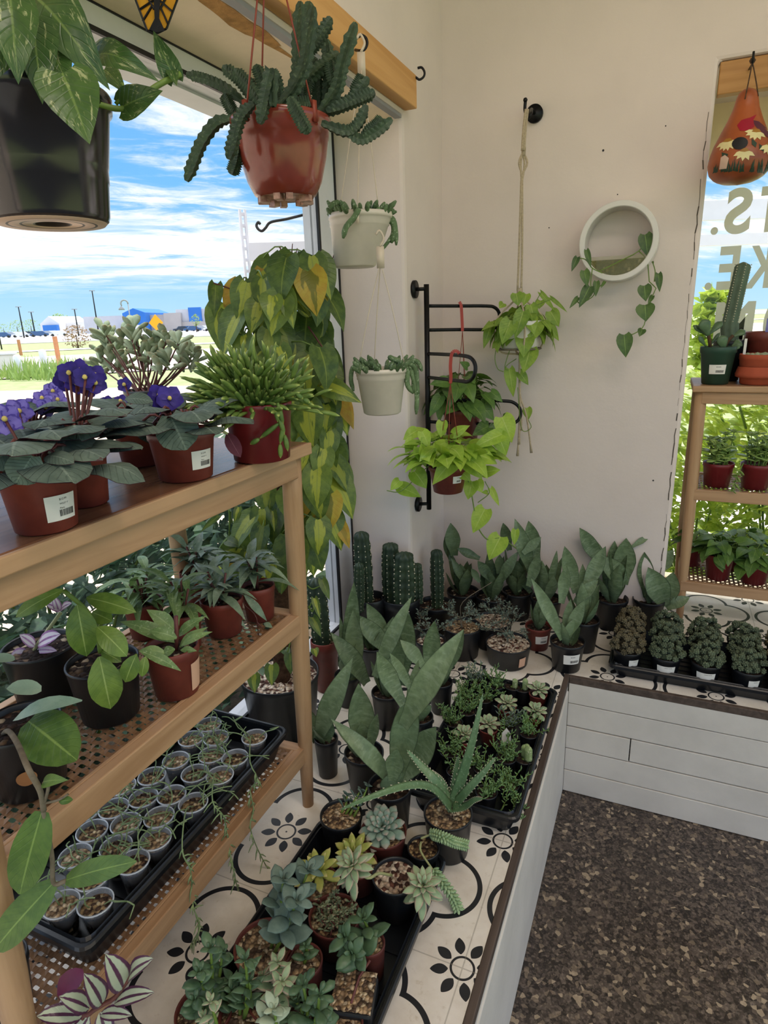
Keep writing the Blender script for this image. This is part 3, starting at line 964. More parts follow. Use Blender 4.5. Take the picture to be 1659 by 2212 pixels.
# white sign frame outside the second window
t = thing('sign_frame', 'white timber sign frame outside behind the window letters', 'sign frame', (0, 0, 0))
for (ya, yb) in ((436, 474), (508, 530)):
    D2 = 5.2
    a = dist(1490, (ya + yb) / 2 + 2, D2); b_ = dist(1700, (ya + yb) / 2 - 6, D2); b_.z = a.z
    mb = MB(); bar(mb, a, b_, .06, (yb - ya) * D2 / F); mb.build('beam', M['white_post'], t, False)
a = dist(1626, 600, 5.15)
mb = MB(); bar(mb, V((a.x, a.y, -.13)), V((a.x, a.y, 2.6)), .045, .045); mb.build('post', M['white_post'], t, False)
# eave over the second window shades the alcove
mb = MB(); box(mb, (-1.4, 2.80, 2.34), (4, 3.52, 2.42)); mark(mb.build('roof_eave', M['soffit'], None, False), kind=ST)
# patio slab and path outside the second window
mb = MB(); mb.add([(-.5, 4.6, -.12), (6, 4.6, -.12), (6, 7.5, -.12), (-.5, 7.5, -.12)], [(0, 1, 2, 3)]); mark(mb.build('path_patio', M['road'], None, False), kind=ST)

# ---------------------------------------------------------------- light
def sun():
    l = bpy.data.lights.new('sun', 'SUN'); l.energy = 2.9; l.angle = .009; l.color = (1, .95, .86)
    o_ = bpy.data.objects.new('sun', l); COL.objects.link(o_)
    el = math.radians(64); az = V((.25, 1, 0)).normalized()
    d = -(az * math.cos(el) + V((0, 0, math.sin(el))))
    o_.rotation_euler = d.to_track_quat('-Z', 'Y').to_euler()
sun()
def fill_light(loc, pw_, size, col):  # unseen area lights at ceiling height, added to fill the room with light
    l = bpy.data.lights.new('fill_light', 'AREA'); l.energy = pw_; l.shape = 'RECTANGLE'; l.size = size[0]; l.size_y = size[1]; l.color = col
    o_ = bpy.data.objects.new('fill_light', l); COL.objects.link(o_); o_.location = loc
for x_, y_ in ((.55, .3), (1.8, .3), (.55, -1.5), (1.8, -1.5)):
    fill_light((x_, y_, 3.17), 12, (1.2, .3), (1, .87, .77))
SC.view_settings.view_transform = 'Standard'
SC.view_settings.look = 'None'
SC.view_settings.gamma = 1
SC.view_settings.exposure = 0.12
SC.view_settings.use_curve_mapping = False
SC.cycles.max_bounces = 8
SC.cycles.diffuse_bounces = 4
SC.cycles.transparent_max_bounces = 12
SC.cycles.caustics_reflective = False
SC.cycles.caustics_refractive = False
SC.cycles.use_denoising = True
# ================================================================ plant materials
M['violet_leaf'] = leafmat('violet_leaf', '#4c5c52', '#6f8074', 'plain', None, .7, .12, .6, '#8a9a8c', .25)
M['violet_under'] = leafmat('violet_leaf_underside', '#4a2230', '#5f3440', 'plain', None, .7, .1, 0, '#7d5560', .2)
M['violet_petal'] = leafmat('violet_petal', '#2f2478', '#4d3aa4', 'plain', None, .55, .25)
M['violet_petal_pale'] = leafmat('pale_violet_petal', '#7d6cd0', '#9a8be0', 'edge', '#5a49b0', .55, .3)
M['pollen'] = plain('pollen', '#e8d27a', .7)
M['cotyledon'] = leafmat('cotyledon_leaf', '#98a78c', '#b2bc9c', 'tip', '#8a8462', .75, 0, 0, None, .2)
M['rhipsalis'] = leafmat('rhipsalis_stem', '#4c6c31', '#7d9446', 'tip', '#b9c56e', .45, .08)
M['brasil'] = leafmat('brasil_leaf', '#425a2c', '#72883e', 'brasil', '#a5ae44', .35, .3, .2, '#8a9a48')
M['brasil_old'] = leafmat('yellowed_leaf', '#b88f36', '#c2b246', 'brasil', '#7c7a2e', .4, .35, .2)
M['marble'] = leafmat('marbled_pothos_leaf', '#34502a', '#4c6a34', 'marble', '#b9bd8c', .3, .2, .35, '#7a9250')
M['neon'] = leafmat('neon_pothos_leaf', '#8fb23c', '#b4cf52', 'plain', None, .32, .34, .3, '#c9db7c')
M['lime'] = leafmat('heart_vine_leaf', '#6f9037', '#9ab648', 'plain', None, .38, .32, .3, '#bccb72')
M['deep_green'] = leafmat('deep_green_leaf', '#456630', '#67883c', 'plain', None, .38, .22, .3, '#7f9a52')
M['stapelia'] = leafmat('stapelia_stem', '#28382a', '#3c5038', 'speck', '#5c6c50', .55, 0)
M['rattail'] = leafmat('fuzzy_cactus_stem', '#445a38', '#6b825a', 'speck', '#aab89c', .7, 0)
M['hoya'] = leafmat('hoya_leaf', '#5c7a34', '#839e46', 'plain', None, .35, .25, .25, '#b4c878')
M['hoya_dark'] = leafmat('dark_hoya_leaf', '#5c725a', '#8b9f84', 'speck', '#9aa890', .4, .12, .2)
M['hoya_slim'] = leafmat('slim_hoya_leaf', '#5f7c48', '#8aa468', 'speck', '#a9bb90', .4, .15, .2, '#a5bb80')
M['hoya_round'] = leafmat('round_hoya_leaf', '#43612d', '#64823c', 'plain', None, .4, .2, .25, '#8ca85a')
M['hoya_grey'] = leafmat('silver_green_leaf', '#7f9c8a', '#9db5a2', 'plain', None, .35, .15, .25)
M['pink_leaf'] = leafmat('pink_tradescantia_leaf', '#8e4a92', '#c9a0cc', 'zebrina', '#ece2ee', .4, .25)
M['zebrina'] = leafmat('zebrina_leaf', '#4a2740', '#5b3450', 'zebrina', '#b7c1a8', .3, .08, .15)
M['zebrina_under'] = leafmat('purple_leaf_underside', '#5d1a3c', '#6f2448', 'plain', None, .4, .1)
M['thin_rhip'] = leafmat('thin_trailing_stem', '#6c8258', '#90a170', 'plain', None, .5, .05)
M['snake'] = leafmat('snake_leaf', '#566a4a', '#7f936e', 'snake', '#97a98c', .42, .1, 0)
M['snake_dark'] = leafmat('snake_leaf_dark', '#42533a', '#647652', 'snake', '#7c8c70', .45, .08, 0)
M['cereus'] = plain('cereus_skin', '#34452f', .5, .2, 14, .35, .15, dark='#27342a')
M['areole'] = plain('areole', '#c9c3a8', .8, .1)
M['aloe'] = leafmat('aloe_leaf', '#4f6f4c', '#6d8b63', 'speck', '#8aa384', .4, .03)
M['eche_grey'] = leafmat('grey_rosette_leaf', '#6f8a7c', '#93aa98', 'tip', '#a89a8c', .55, .04)
M['eche_pale'] = leafmat('pale_green_rosette_leaf', '#7a946f', '#a0b28a', 'edge', '#b9a58c', .5, .05)
M['eche_yellow'] = leafmat('yellow_green_rosette_leaf', '#93a04a', '#bdbb62', 'tip', '#d8c98a', .45, .08)
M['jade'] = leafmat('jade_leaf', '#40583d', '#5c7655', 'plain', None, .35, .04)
M['jade_sun'] = leafmat('sunlit_jade_leaf', '#7c9c50', '#a8c06c', 'plain', None, .35, .15)  # lighter jade colour stands in for sun shining through the leaves
M['kalanchoe'] = leafmat('blue_green_leaf', '#52675c', '#728578', 'plain', None, .6, .06, .1)
M['pale_succ'] = leafmat('pale_succulent_leaf', '#96a88e', '#b6c1a4', 'plain', None, .5, .06)
M['burro'] = leafmat('burro_tail_leaf', '#7f9c70', '#a2b88c', 'plain', None, .5, .02)
M['bananas'] = leafmat('string_leaf', '#56764a', '#7a9a60', 'plain', None, .4, .05)
M['olive'] = leafmat('small_grey_leaf', '#55655a', '#7f8f80', 'plain', None, .55, .1)
M['mosscactus'] = leafmat('dark_cluster_cactus', '#303a2b', '#67745a', 'speck', '#87906f', .8, 0)
M['mossbrown'] = leafmat('brownish_cluster_cactus', '#3a3528', '#726a50', 'speck', '#8f8468', .8, 0)
M['minicactus'] = leafmat('pale_mini_cactus', '#7f9460', '#a2b07c', 'speck', '#dcd8b8', .7, 0)
M['ink_petal'] = plain('cream_paint', '#e6d8a0', .5)

def cp(x0, y0, sc):
    return lambda x, y: (x0 + x / sc, y0 + y / sc)

# ================================================================ pots
def to_cam(p):
    return math.atan2(-p[1], -p[0])

def pot(t, r, h, mat, taper=.74, soil='soil', fill=.86, lip=.18, n=40, name='pot', thin=.0022):
    rb = r * taper
    mb = MB()
    zl = h * (1 - lip)
    rl = rb + (r - rb) * (1 - lip) * .95
    prof = [(rb * .86, .0), (rb, .003), (rl, zl), (r, zl + .002), (r * 1.005, h - .002), (r - thin * .5, h), (r - thin * 1.6, h - .003)]
    zf = h * fill
    prof += [(rb + (r - rb) * fill - thin * 2, zf - .004)]
    lathe(mb, prof, n=n)
    p_ = mb.build(name, mat, t)
    p_['r_top'] = r; p_['r_bot'] = rb; p_['h'] = h
    soil_disc(t, rb + (r - rb) * fill - thin * 1.2, zf, soil)
    return p_

def soil_disc(t, r, z, soil='soil', n=24, rings=6, bump=.05):
    mb = MB(); vs = [(0, 0, z + r * bump)]
    rr = random.Random(int(r * 1e6) % 9999)
    for k in range(1, rings + 1):
        for i in range(n):
            a = 2 * PI * i / n
            vs.append((r * k / rings * math.cos(a), r * k / rings * math.sin(a), z + r * bump * rr.uniform(-1, 1.2) * (k < rings)))
    fs = [(0, 1 + i, 1 + (i + 1) % n) for i in range(n)]
    for k in range(rings - 1):
        for i in range(n):
            j = (i + 1) % n
            fs.append((1 + k * n + i, 1 + (k + 1) * n + i, 1 + (k + 1) * n + j, 1 + k * n + j))
    mb.add(vs, fs)
    return mb.build('soil', M[soil], t)

def sticker(t, pt, ang, w, z0, z1, barcode=True, text=None, mat='label', flip=0, lines=2, rz=0, disc=False):
    """price label wrapped on the pot's side; ang is the world direction it faces"""
    rt, rb, h = pt['r_top'], pt['r_bot'], pt['h']
    def on(a, z, e=.0007):
        r = rb + (rt - rb) * z / h + e
        if z > h * .80: r = rt + e
        return (r * math.cos(a), r * math.sin(a), z)
    rm = rb + (rt - rb) * (z0 + z1) / 2 / h
    da = w / rm / 2
    mb = MB()
    def patch(u0, u1, v0, v1, e, mi, n=8):
        # u runs with the reader's left to right
        vs = []; fs = []
        for i in range(n + 1):
            u = u0 + (u1 - u0) * i / n
            for v in (v0, v1):
                vs.append(on(ang - da + 2 * da * u, z0 + (z1 - z0) * v + (u - .5) * rz, e))
        for i in range(n):
            fs.append((2 * i, 2 * i + 2, 2 * i + 3, 2 * i + 1))
        mb.add(vs, fs, mi)
    if disc:
        mb.add([on(ang - da + 2 * da * (.5 + .5 * math.cos(a)), z0 + (z1 - z0) * (.5 + .5 * math.sin(a)), .0007) for a in [2 * PI * i / 20 for i in range(20)]], [tuple(range(20))], 0)
    else:
        patch(0, 1, 0, 1, .0006, 0)
        patch(0, 1, 0, 1, .0003, 0)
    if barcode:
        rr = random.Random(int(w * 1e5)); u = .40
        while u < .90:
            q = rr.uniform(.008, .024); patch(u, u + q, .16, .42, .0009, 1, 1); u += q + rr.uniform(.008, .02)
    if text:
        for k_, tx in enumerate(text):
            sz = .17 if k_ == 0 else .13
            vs, fs = glyphs(tx)
            H = z1 - z0
            for f_ in fs: pass
            mb.add([on(ang - da + 2 * da * (.42 + x * sz * H / w * .62), z0 + H * (.80 - k_ * .17 + y * sz * .7) + (.42 - .5) * rz, .0009) for x, y in vs], fs, 1)
    elif lines:
        rr = random.Random(int(w * 3e5))
        for k_ in range(lines):
            u = .42
            while u < .42 + rr.uniform(.25, .45):
                q = rr.uniform(.03, .07); patch(u, u + q, .74 - k_ * .18, .80 - k_ * .18, .0009, 1, 1); u += q + .02
    mb.build('price_label', [M[mat], M['ink']], pt)

_gl = {}
def glyphs(tx):
    if tx in _gl: return _gl[tx]
    c = bpy.data.curves.new('tmp_text', 'FONT'); c.body = tx; c.size = 1.0; c.resolution_u = 2
    o_ = bpy.data.objects.new('tmp_text', c); COL.objects.link(o_)
    dg = bpy.context.evaluated_depsgraph_get(); ev = o_.evaluated_get(dg)
    me = ev.to_mesh()
    vs = [(v.co.x, v.co.y) for v in me.vertices]; fs = [tuple(p.vertices) for p in me.polygons]
    ev.to_mesh_clear(); bpy.data.objects.remove(o_); bpy.data.curves.remove(c)
    _gl[tx] = (vs, fs)
    return vs, fs

def rimpos(cx, cy, zr, wpx):
    """centre of a rim of given pixel width at height zr -> (point, radius)"""
    p = at(cx, cy, 'z', zr)
    return p, wpx * depth_of(p) / F / 2

def potted(name, label, cat, cx, cy, zs, h, wpx, mat='black_pot', taper=.74, soil='soil', group=None, fill=.86, lip=.18):
    p, r = rimpos(cx, cy, zs + h, wpx)
    t = thing(name, label, cat, (p.x, p.y, zs), group)
    pt = pot(t, r, h, M[mat], taper, soil, fill, lip)
    return t, pt, r, h * fill

def hl(mb, off, b, tp, db, dt, w, prof='oval', tilt=.4, side=0., **kw):
    """leaf from photo pixel b to tp, at depths db, dt about the upright plane of its plant; w is its width in pixels"""
    d0 = depth_of(off)
    B = vd(off, b[0], b[1], db - d0); T = vd(off, tp[0], tp[1], dt - d0)
    mid = (B + T) / 2
    nh = (CAM - mid).normalized() + V((0, 0, tilt)) + RT * side
    leaf(mb, B - off, T - off, nh, w * depth_of(mid) / F, prof, **kw)

def pxs(off, pts, dep):
    """photo pixels -> local points about the upright plane of a thing; dep number or list"""
    d0 = depth_of(off)
    return [vd(off, x, y, (dep[i] if isinstance(dep, (list, tuple)) else dep) - d0) - off for i, (x, y) in enumerate(pts)]

# ================================================================ wooden shelf
ZT, ZM, ZL = 1.308, .945, .605
t = thing('wooden_plant_shelf', 'three-tier acacia plant shelf with woven cane shelves standing on the tiled platform', 'plant shelf', (0, 0, 0))
mb = MB(); box(mb, (-.968, .30, ZT - .022), (-.626, 1.052, ZT)); mb.build('table_top', [M['wood_top']], t, False, bevel=.003)
mb = MB(); bar(mb, (-.622, .30, ZT - .0115), (-.622, 1.052, ZT - .0115), .008, .0222); mb.build('top_edge', M['wood_y'], t, False, bevel=.002)
def leg(a, b):
    mb_ = MB(); a = V(a); b = V(b); n_ = 10
    tube(mb_, [a.lerp(b, i / n_) for i in range(n_ + 1)], lambda q: .0195 if q < .62 else .0195 - (q - .62) / .38 * .0065, 20)
    mb_.build('leg', M['wood_z'], t)
leg((-.650, 1.024, 1.286), (-.690, 1.046, ZB)); leg((-.650, .345, 1.286), (-.686, .325, ZB))
leg((-.944, 1.005, 1.286), (-.955, 1.03, ZB)); leg((-.944, .345, 1.286), (-.955, .325, ZB))
def rail(a, b, h=.042, w=.018, mat='wood_y'):
    mb_ = MB(); bar(mb_, a, b, w, h); mb_.build('rail', M[mat], t, False, bevel=.002)
rail((-.642, .345, 1.264), (-.642, 1.02, 1.264)); rail((-.950, .345, 1.264), (-.950, 1.0, 1.264))
rail((-.65, 1.018, 1.264), (-.945, 1.003, 1.264), mat='wood_x'); rail((-.65, .345, 1.264), (-.945, .345, 1.264), mat='wood_x')
for zc, xf, nm in ((ZM, -.664, 'cane_shelf'), (ZL, -.686, 'cane_shelf')):
    rail((xf, .34, zc - .019), (xf, 1.035, zc - .019)); rail((-.95, .34, zc - .019), (-.95, 1.02, zc - .019))
    rail((xf, 1.026, zc - .012), (-.95, 1.012, zc - .012), .03, .026, 'wood_x'); rail((xf, .345, zc - .012), (-.95, .345, zc - .012), .03, .02, 'wood_x')
    mb = MB(); x0, x1, y0, y1 = -.942, xf - .008, .352, 1.014
    rail((xf - .0125, .35, zc - .001), (xf - .0125, 1.014, zc - .001), .006, .008)
    pt_ = .0135
    nx = int((x1 - x0) / pt_); ny = int((y1 - y0) / pt_)
    def ribbon(p0, dr, sd, n_, ph, w_):
        vs = []; fs = []
        for i in range(n_ * 2 + 1):
            z = zc - .002 + (.0016 if ((i // 2 + ph) % 2 == 0) else -.0016) * (1 if i % 2 else 0)
            c = V(p0) + V(dr) * (pt_ / 2 * i)
            for s_ in (-1, 1):
                q = c + V(sd) * (s_ * w_ / 2); vs.append((q.x, q.y, z))
        for i in range(n_ * 2):
            fs.append((2 * i, 2 * i + 2, 2 * i + 3, 2 * i + 1))
        mb.add(vs, fs)
    for i in range(nx + 1):
        ribbon((x0 + i * pt_, y0, 0), (0, 1, 0), (1, 0, 0), ny, i, .0062)
    for j in range(ny + 1):
        ribbon((x0, y0 + j * pt_, 0), (1, 0, 0), (0, 1, 0), nx, j + 1, .0088)
    mb.build(nm, M['cane'], t, False)

# ---------------------------------------------------------------- african violets
def violet_plant(t, r, zs, seed, n=15, blooms=(), pale=False, size=.062):
    rr = random.Random(seed)
    lf = MB(); st = MB()
    for i in range(n):
        a = i * 2.4 + rr.uniform(-.3, .3)
        ring = i / n
        out = r * (.55 + .75 * ring); z = zs + .035 - .028 * ring + rr.uniform(-.006, .012)
        b = V((math.cos(a) * out, math.sin(a) * out, z))
        d = V((math.cos(a + rr.uniform(-.3, .3)), math.sin(a + rr.uniform(-.3, .3)), .12 - .5 * ring * rr.random())).normalized()
        L = size * 1.08 * rr.uniform(.8, 1.15)
        tube(st, spline([(math.cos(a) * r * .1, math.sin(a) * r * .1, zs), b * .6 + V((0, 0, zs * .4 + .02)), b], 6), .0022, 5)
        leaf(lf, b, b + d * L, (0, 0, 1), L * .98, 'round', bow=.16, fold=-.16, back=.08, mi=0, mi2=1, wavy=.03, rn=rr.random(), nt=7)
    lf.build('foliage', [M['violet_leaf'], M['violet_under']], t)
    st.build('petiole', M['red_stem'], t)
    for fl in blooms:
        p = V(fl[0]) - t.location
        m_ = MB(); nrm = V(fl[1]).normalized(); s_ = fl[2]
        tu = nrm.orthogonal().normalized(); tv = nrm.cross(tu)
        for k in range(5):
            q = 2 * PI * k / 5 + rr.uniform(-.1, .1); dd = tu * math.cos(q) + tv * math.sin(q) + nrm * .25
            leaf(m_, p, p + dd * s_, nrm, s_ * 1.05, 'round', bow=-.08, fold=.1, wavy=.06, rn=rr.random(), nt=5)
        ball(m_, p + nrm * .004, .0035, mi=1)
        m_.build('flower', [M['violet_petal_pale' if pale else 'violet_petal'], M['pollen']], t)
        m_ = MB(); tube(m_, spline([(p.x * .15, p.y * .15, zs), V((p.x * .5, p.y * .5, (zs + p.z) / 2)), p], 8), .0018, 5); m_.build('flower_stalk', M['red_stem'], t)

def bl(px, py, dep, s=.02, n=None):
    p = dist(px, py, dep)
    nn = V(n) if n else (CAM - p).normalized() + V((U(-.5, .5), U(-.3, .3), U(0, .5)))
    return (p, nn, s)

t, pt, r, zf = potted('african_violet', 'african violet with drooping leaves, in front of all the others on the top shelf', 'houseplant', 76, 1008, ZT, .075, 160, 'red_pot', .8)
d = depth_of(t.location)
violet_plant(t, r, zf, 1, 17, [bl(18, 925, d + .03, .019), bl(40, 890, d + .06, .018), bl(10, 905, d - .02, .019)], True)
mb = MB()
hl(mb, t.location, (70, 985), (32, 1046), d - .068, d - .082, 74, 'round', .1, fold=-.1, back=.1, mi2=1, wavy=.03)
hl(mb, t.location, (100, 985), (160, 1000), d - .05, d - .07, 44, 'round', .9, fold=-.1, mi2=1, wavy=.03)
hl(mb, t.location, (20, 975), (-30, 1010), d - .05, d - .07, 60, 'round', .6, fold=-.1, mi2=1, wavy=.03)
mb.build('front_leaf', [M['violet_leaf'], M['violet_under']], t)
sticker(t, pt, to_cam(t.location) + .52, .036, .016, .046, text=('$12.99', 'VIOLET 4"', 'Plants'))
t, pt, r, zf = potted('african_violet', 'african violet with a tall dark purple flower cluster and no label in sight', 'houseplant', 165, 965, ZT, .078, 118, 'red_pot', .8)
d = depth_of(t.location)
violet_plant(t, r, zf, 2, 16, [bl(x, y, d + e, .016) for x, y, e in ((150, 805, 0), (172, 800, .02), (185, 815, -.01), (205, 812, .02), (165, 830, .01), (205, 828, 0), (140, 822, .02), (190, 838, .03))])
t, pt, r, zf = potted('african_violet', 'african violet in a plain pot between the labelled violet and the tall purple one', 'houseplant', 296, 912, ZT, .072, 106, 'red_pot', .8)
d = depth_of(t.location)
violet_plant(t, r, zf, 3, 15, [bl(232, 872, d, .014), bl(262, 868, d, .013), bl(270, 832, d + .02, .014)])
t, pt, r, zf = potted('african_violet', 'labelled african violet with one bright purple bloom beside the dark red pot', 'houseplant', 390, 928, ZT, .075, 142, 'red_pot', .8)
d = depth_of(t.location)
violet_plant(t, r, zf, 4, 15, [bl(342, 855, d - .02, .018), bl(366, 862, d - .03, .021), bl(352, 874, d - .02, .016)])
sticker(t, pt, to_cam(t.location) + .62, .034, .020, .048, text=('$12.99', 'VIOLET 4"', 'Plants'))
# hero leaves at the front of this violet
mb = MB()
hl(mb, t.location, (368, 898), (402, 972), d - .062, d - .078, 92, 'round', .1, fold=-.1, back=.1, mi2=1, wavy=.03)
hl(mb, t.location, (270, 862), (331, 868), d - .02, d - .02, 34, 'oval', .9, mi2=1)
hl(mb, t.location, (400, 905), (482, 892), d - .02, d - .05, 38, 'oval', .9, mi2=1)
mb.build('front_leaf', [M['violet_leaf'], M['violet_under']], t)
mb = MB(); hl(mb, t.location, (490, 935), (520, 988), d - .02, d - .03, 32, 'oval', -.2, mi=0); mb.build('drooping_leaf', M['violet_under'], t)
mb = MB(); tube(mb, pxs(t.location, [(400, 905), (460, 918), (492, 938)], [d, d - .02, d - .02]), .0022, 5); mb.build('leaf_stalk', M['pale_stem'], t)
t, pt, r, zf = potted('african_violet', 'african violet mostly hidden at the back, pale lilac blooms above it', 'houseplant', 60, 935, ZT, .07, 92, 'black_pot', .8)
d = depth_of(t.location)
violet_plant(t, r, zf, 5, 12, [bl(x, y, d + e, .016) for x, y, e in ((92, 862, 0), (115, 845, .02), (70, 880, .01), (125, 865, .01), (100, 880, -.02), (58, 895, 0))], True)

# ---------------------------------------------------------------- cotyledon
p0 = at(325, 905, 'z', ZT)
t = thing('cotyledon', 'grey-green fuzzy cotyledon with fat toothed leaves on many thin stems', 'houseplant', p0)
pt = pot(t, .055, .075, M['black_pot'])
st = MB(); lf = MB(); dC = depth_of(p0)
rr = random.Random(9)
spots = [(215, 745), (232, 720), (250, 735), (262, 705), (285, 715), (300, 730), (320, 745), (345, 735), (360, 715), (385, 725), (405, 740), (240, 765), (270, 750), (310, 765), (365, 760), (395, 765), (215, 775), (330, 715), (290, 690), (420, 745), (255, 775), (345, 770), (225, 700), (410, 765)]
for (x, y) in spots:
    dd = dC + rr.uniform(-.05, .07)
    e = dist(x, y + 18, dd) - t.location
    mid = e * .5 + V((0, 0, .02))
    tube(st, spline([(rr.uniform(-.02, .02), rr.uniform(-.02, .02), .06), mid, e], 8), lambda q: .0027 - .001 * q, 6)
    for k in range(7):
        a = rr.uniform(0, 6.28); o_ = V((math.cos(a), math.sin(a), rr.uniform(.3, 1.6))).normalized()
        b = e - V((0, 0, .012 * (k % 3)))
        L = rr.uniform(.032, .048)
        fat(lf, b, b + o_ * L, V((0, 0, 1)) + o_ * -.3, L * .52, .012, 'spoon', nt=6, rn=rr.random())
st.build('stem', M['red_stem'], t); lf.build('foliage', M['cotyledon'], t)

# ---------------------------------------------------------------- rhipsalis in dark red pot
t, pt, r, zf = potted('mistletoe_cactus', 'bushy green mistletoe cactus in a dark red pot at the shelf corner', 'houseplant', 556, 868, ZT, .098, 146, 'dark_red_pot', .84, lip=.1)
dR = depth_of(t.location)
lf = MB(); rr = random.Random(21)
for i in range(230):
    a = rr.uniform(0, 2 * PI); el = rr.uniform(-.1, 1.45)
    cr = math.cos(el); dr = V((math.cos(a) * cr, math.sin(a) * cr, math.sin(el)))
    # the mound leans towards the window
    dr = (dr + V((-.35, -.1, .05))).normalized()
    q = V((dr.x * r * .7 * rr.random(), dr.y * r * .7 * rr.random(), zf + .005))
    L0 = rr.uniform(.030, .046)
    for sgm in range(3 if el > .1 else 3):
        e = q + dr * L0
        fat(lf, q, e, V((rr.uniform(-1, 1), rr.uniform(-1, 1), .6)), .0088, .006, 'strip', bow=.06, nt=4, ns=6, rn=min(1, .25 * sgm + rr.uniform(0, .4)))
        q = e - dr * .002
        dr = (dr + V((rr.uniform(-.35, .35), rr.uniform(-.35, .35), rr.uniform(-.38, .18)))).normalized(); L0 *= .92
for pth in ([(595, 880), (602, 915), (560, 948), (540, 960)], [(600, 870), (612, 920), (605, 960), (606, 990)], [(602, 900), (615, 940), (622, 975)], [(640, 850), (655, 862), (670, 870)]):
    pp = pxs(t.location, pth, dR - .06)
    for a_, b_ in zip(pp, pp[1:]):
        fat(lf, a_, b_, (CAM - t.location), .0085, .006, 'strip', nt=4, ns=6)
lf.build('foliage', M['rhipsalis'], t)

# ================================================================ middle shelf
def slim_plant(t, r, zf, seed, n=14, L=.085, mat='hoya_slim', w=.26, up=.7, drop=.5, stems=3):
    rr = random.Random(seed); lf = MB(); st = MB()
    for s_ in range(stems):
        a0 = rr.uniform(0, 6.28); top = V((math.cos(a0) * r * .5, math.sin(a0) * r * .5, zf + rr.uniform(.04, .08)))
        b0 = V((math.cos(a0) * r * .04, math.sin(a0) * r * .04, zf - .004))
        tube(st, [b0, (b0 + top) / 2 + V((0, 0, .005)), top], .0022, 5)
        for k in range(n // stems):
            q = b0.lerp(top, rr.uniform(.25, 1)); a = rr.uniform(0, 6.28)
            d = V((math.cos(a), math.sin(a), rr.uniform(-.1, up))).normalized(); l_ = L * rr.uniform(.7, 1.15)
            leaf(lf, q, q + d * l_ - V((0, 0, drop * l_ * .3)), (0, 0, 1), l_ * w, 'lance', bow=.14, fold=.25, rn=rr.random(), nt=6)
    lf.build('foliage', M[mat], t); st.build('stem', M['red_stem'], t)

t, pt, r, zf = potted('tradescantia', 'pink and white tradescantia cutting in a wide black pot', 'houseplant', 84, 1392, ZM, .098, 152, 'black_pot', .82, lip=.07, fill=.9)
c3 = cp(0, 1100, 2.5136); d = depth_of(t.location)
mb = MB()
for b, tp, w in (((190, 745), (105, 680), 60), ((205, 735), (330, 680), 90), ((160, 790), (55, 795), 80), ((190, 770), (310, 770), 50), ((330, 545), (245, 510), 60), ((330, 550), (390, 510), 50), ((320, 560), (290, 470), 45)):
    hl(mb, t.location, c3(*b), c3(*tp), d, d - .02, w / 2.51, 'oval', .5)
mb.build('foliage', M['pink_leaf'], t)
mb = MB(); tube(mb, pxs(t.location, [c3(170, 800), c3(200, 740), c3(330, 560)], [d, d, d + .02]), .003, 6); mb.build('stem', M['pale_stem'], t)

t, pt, r, zf = potted('hoya', 'hoya with big bright green oval leaves in a black pot', 'houseplant', 220, 1424, ZM, .098, 150, 'black_pot', .8, lip=.07, fill=.9)
d = depth_of(t.location); mb = MB()
for b, tp, w, e in (((420, 520), (470, 800), 160, -.03), ((345, 435), (85, 585), 90, -.02), ((540, 800), (600, 1085), 175, -.06), ((470, 480), (740, 560), 110, 0), ((530, 640), (690, 800), 130, -.05), ((740, 790), (680, 940), 100, -.06), ((500, 560), (610, 610), 100, .02), ((790, 800), (770, 910), 60, -.05), ((550, 770), (660, 830), 70, 0)):
    hl(mb, t.location, c3(*b), c3(*tp), d + e, d + e - .01, w / 2.51, 'oval', .35, bow=.1, fold=.12, nt=9)
mb.build('foliage', M['hoya'], t)
mb = MB()
tube(mb, spline(pxs(t.location, [c3(545, 780), c3(520, 650), c3(470, 550), c3(345, 440)], [d, d, d - .01, d - .02]), 16), .0035, 7)
tube(mb, spline(pxs(t.location, [c3(640, 875), c3(690, 860), c3(740, 790)], [d - .05, d - .05, d - .06]), 8), .002, 6)
mb.build('stem', M['green_stem'], t)

t, pt, r, zf = potted('hoya', 'slim-leaved hoya in a labelled red pot in front of the red row', 'houseplant', 369, 1392, ZM, .088, 116, 'red_pot', .8)
d = depth_of(t.location); mb = MB(); q0 = c3(955, 750)
for b, tp, w, e in (((955, 720), (650, 610), 90, 0), ((950, 660), (795, 545), 90, .02), ((960, 700), (805, 660), 80, -.02), ((965, 690), (1120, 580), 60, .01), ((975, 750), (1130, 640), 55, 0), ((960, 770), (985, 880), 0, 0), ((985, 740), (1155, 665), 50, -.01), ((900, 780), (750, 770), 60, -.03), ((760, 770), (985, 880), 60, -.07), ((950, 760), (880, 790), 60, -.03), ((980, 765), (1070, 770), 40, -.02)):
    if w: hl(mb, t.location, c3(*b), c3(*tp), d + e, d + e, w / 2.51, 'lance', .6, bow=.12, fold=.2)
mb.build('foliage', M['hoya_slim'], t)
mb = MB(); tube(mb, pxs(t.location, [c3(955, 780), c3(960, 690), c3(955, 580)], d), .0035, 6); mb.build('stem', M['red_stem'], t)
sticker(t, pt, to_cam(t.location) + 1.05, .03, .012, .062, False, mat='peach_label', lines=0)
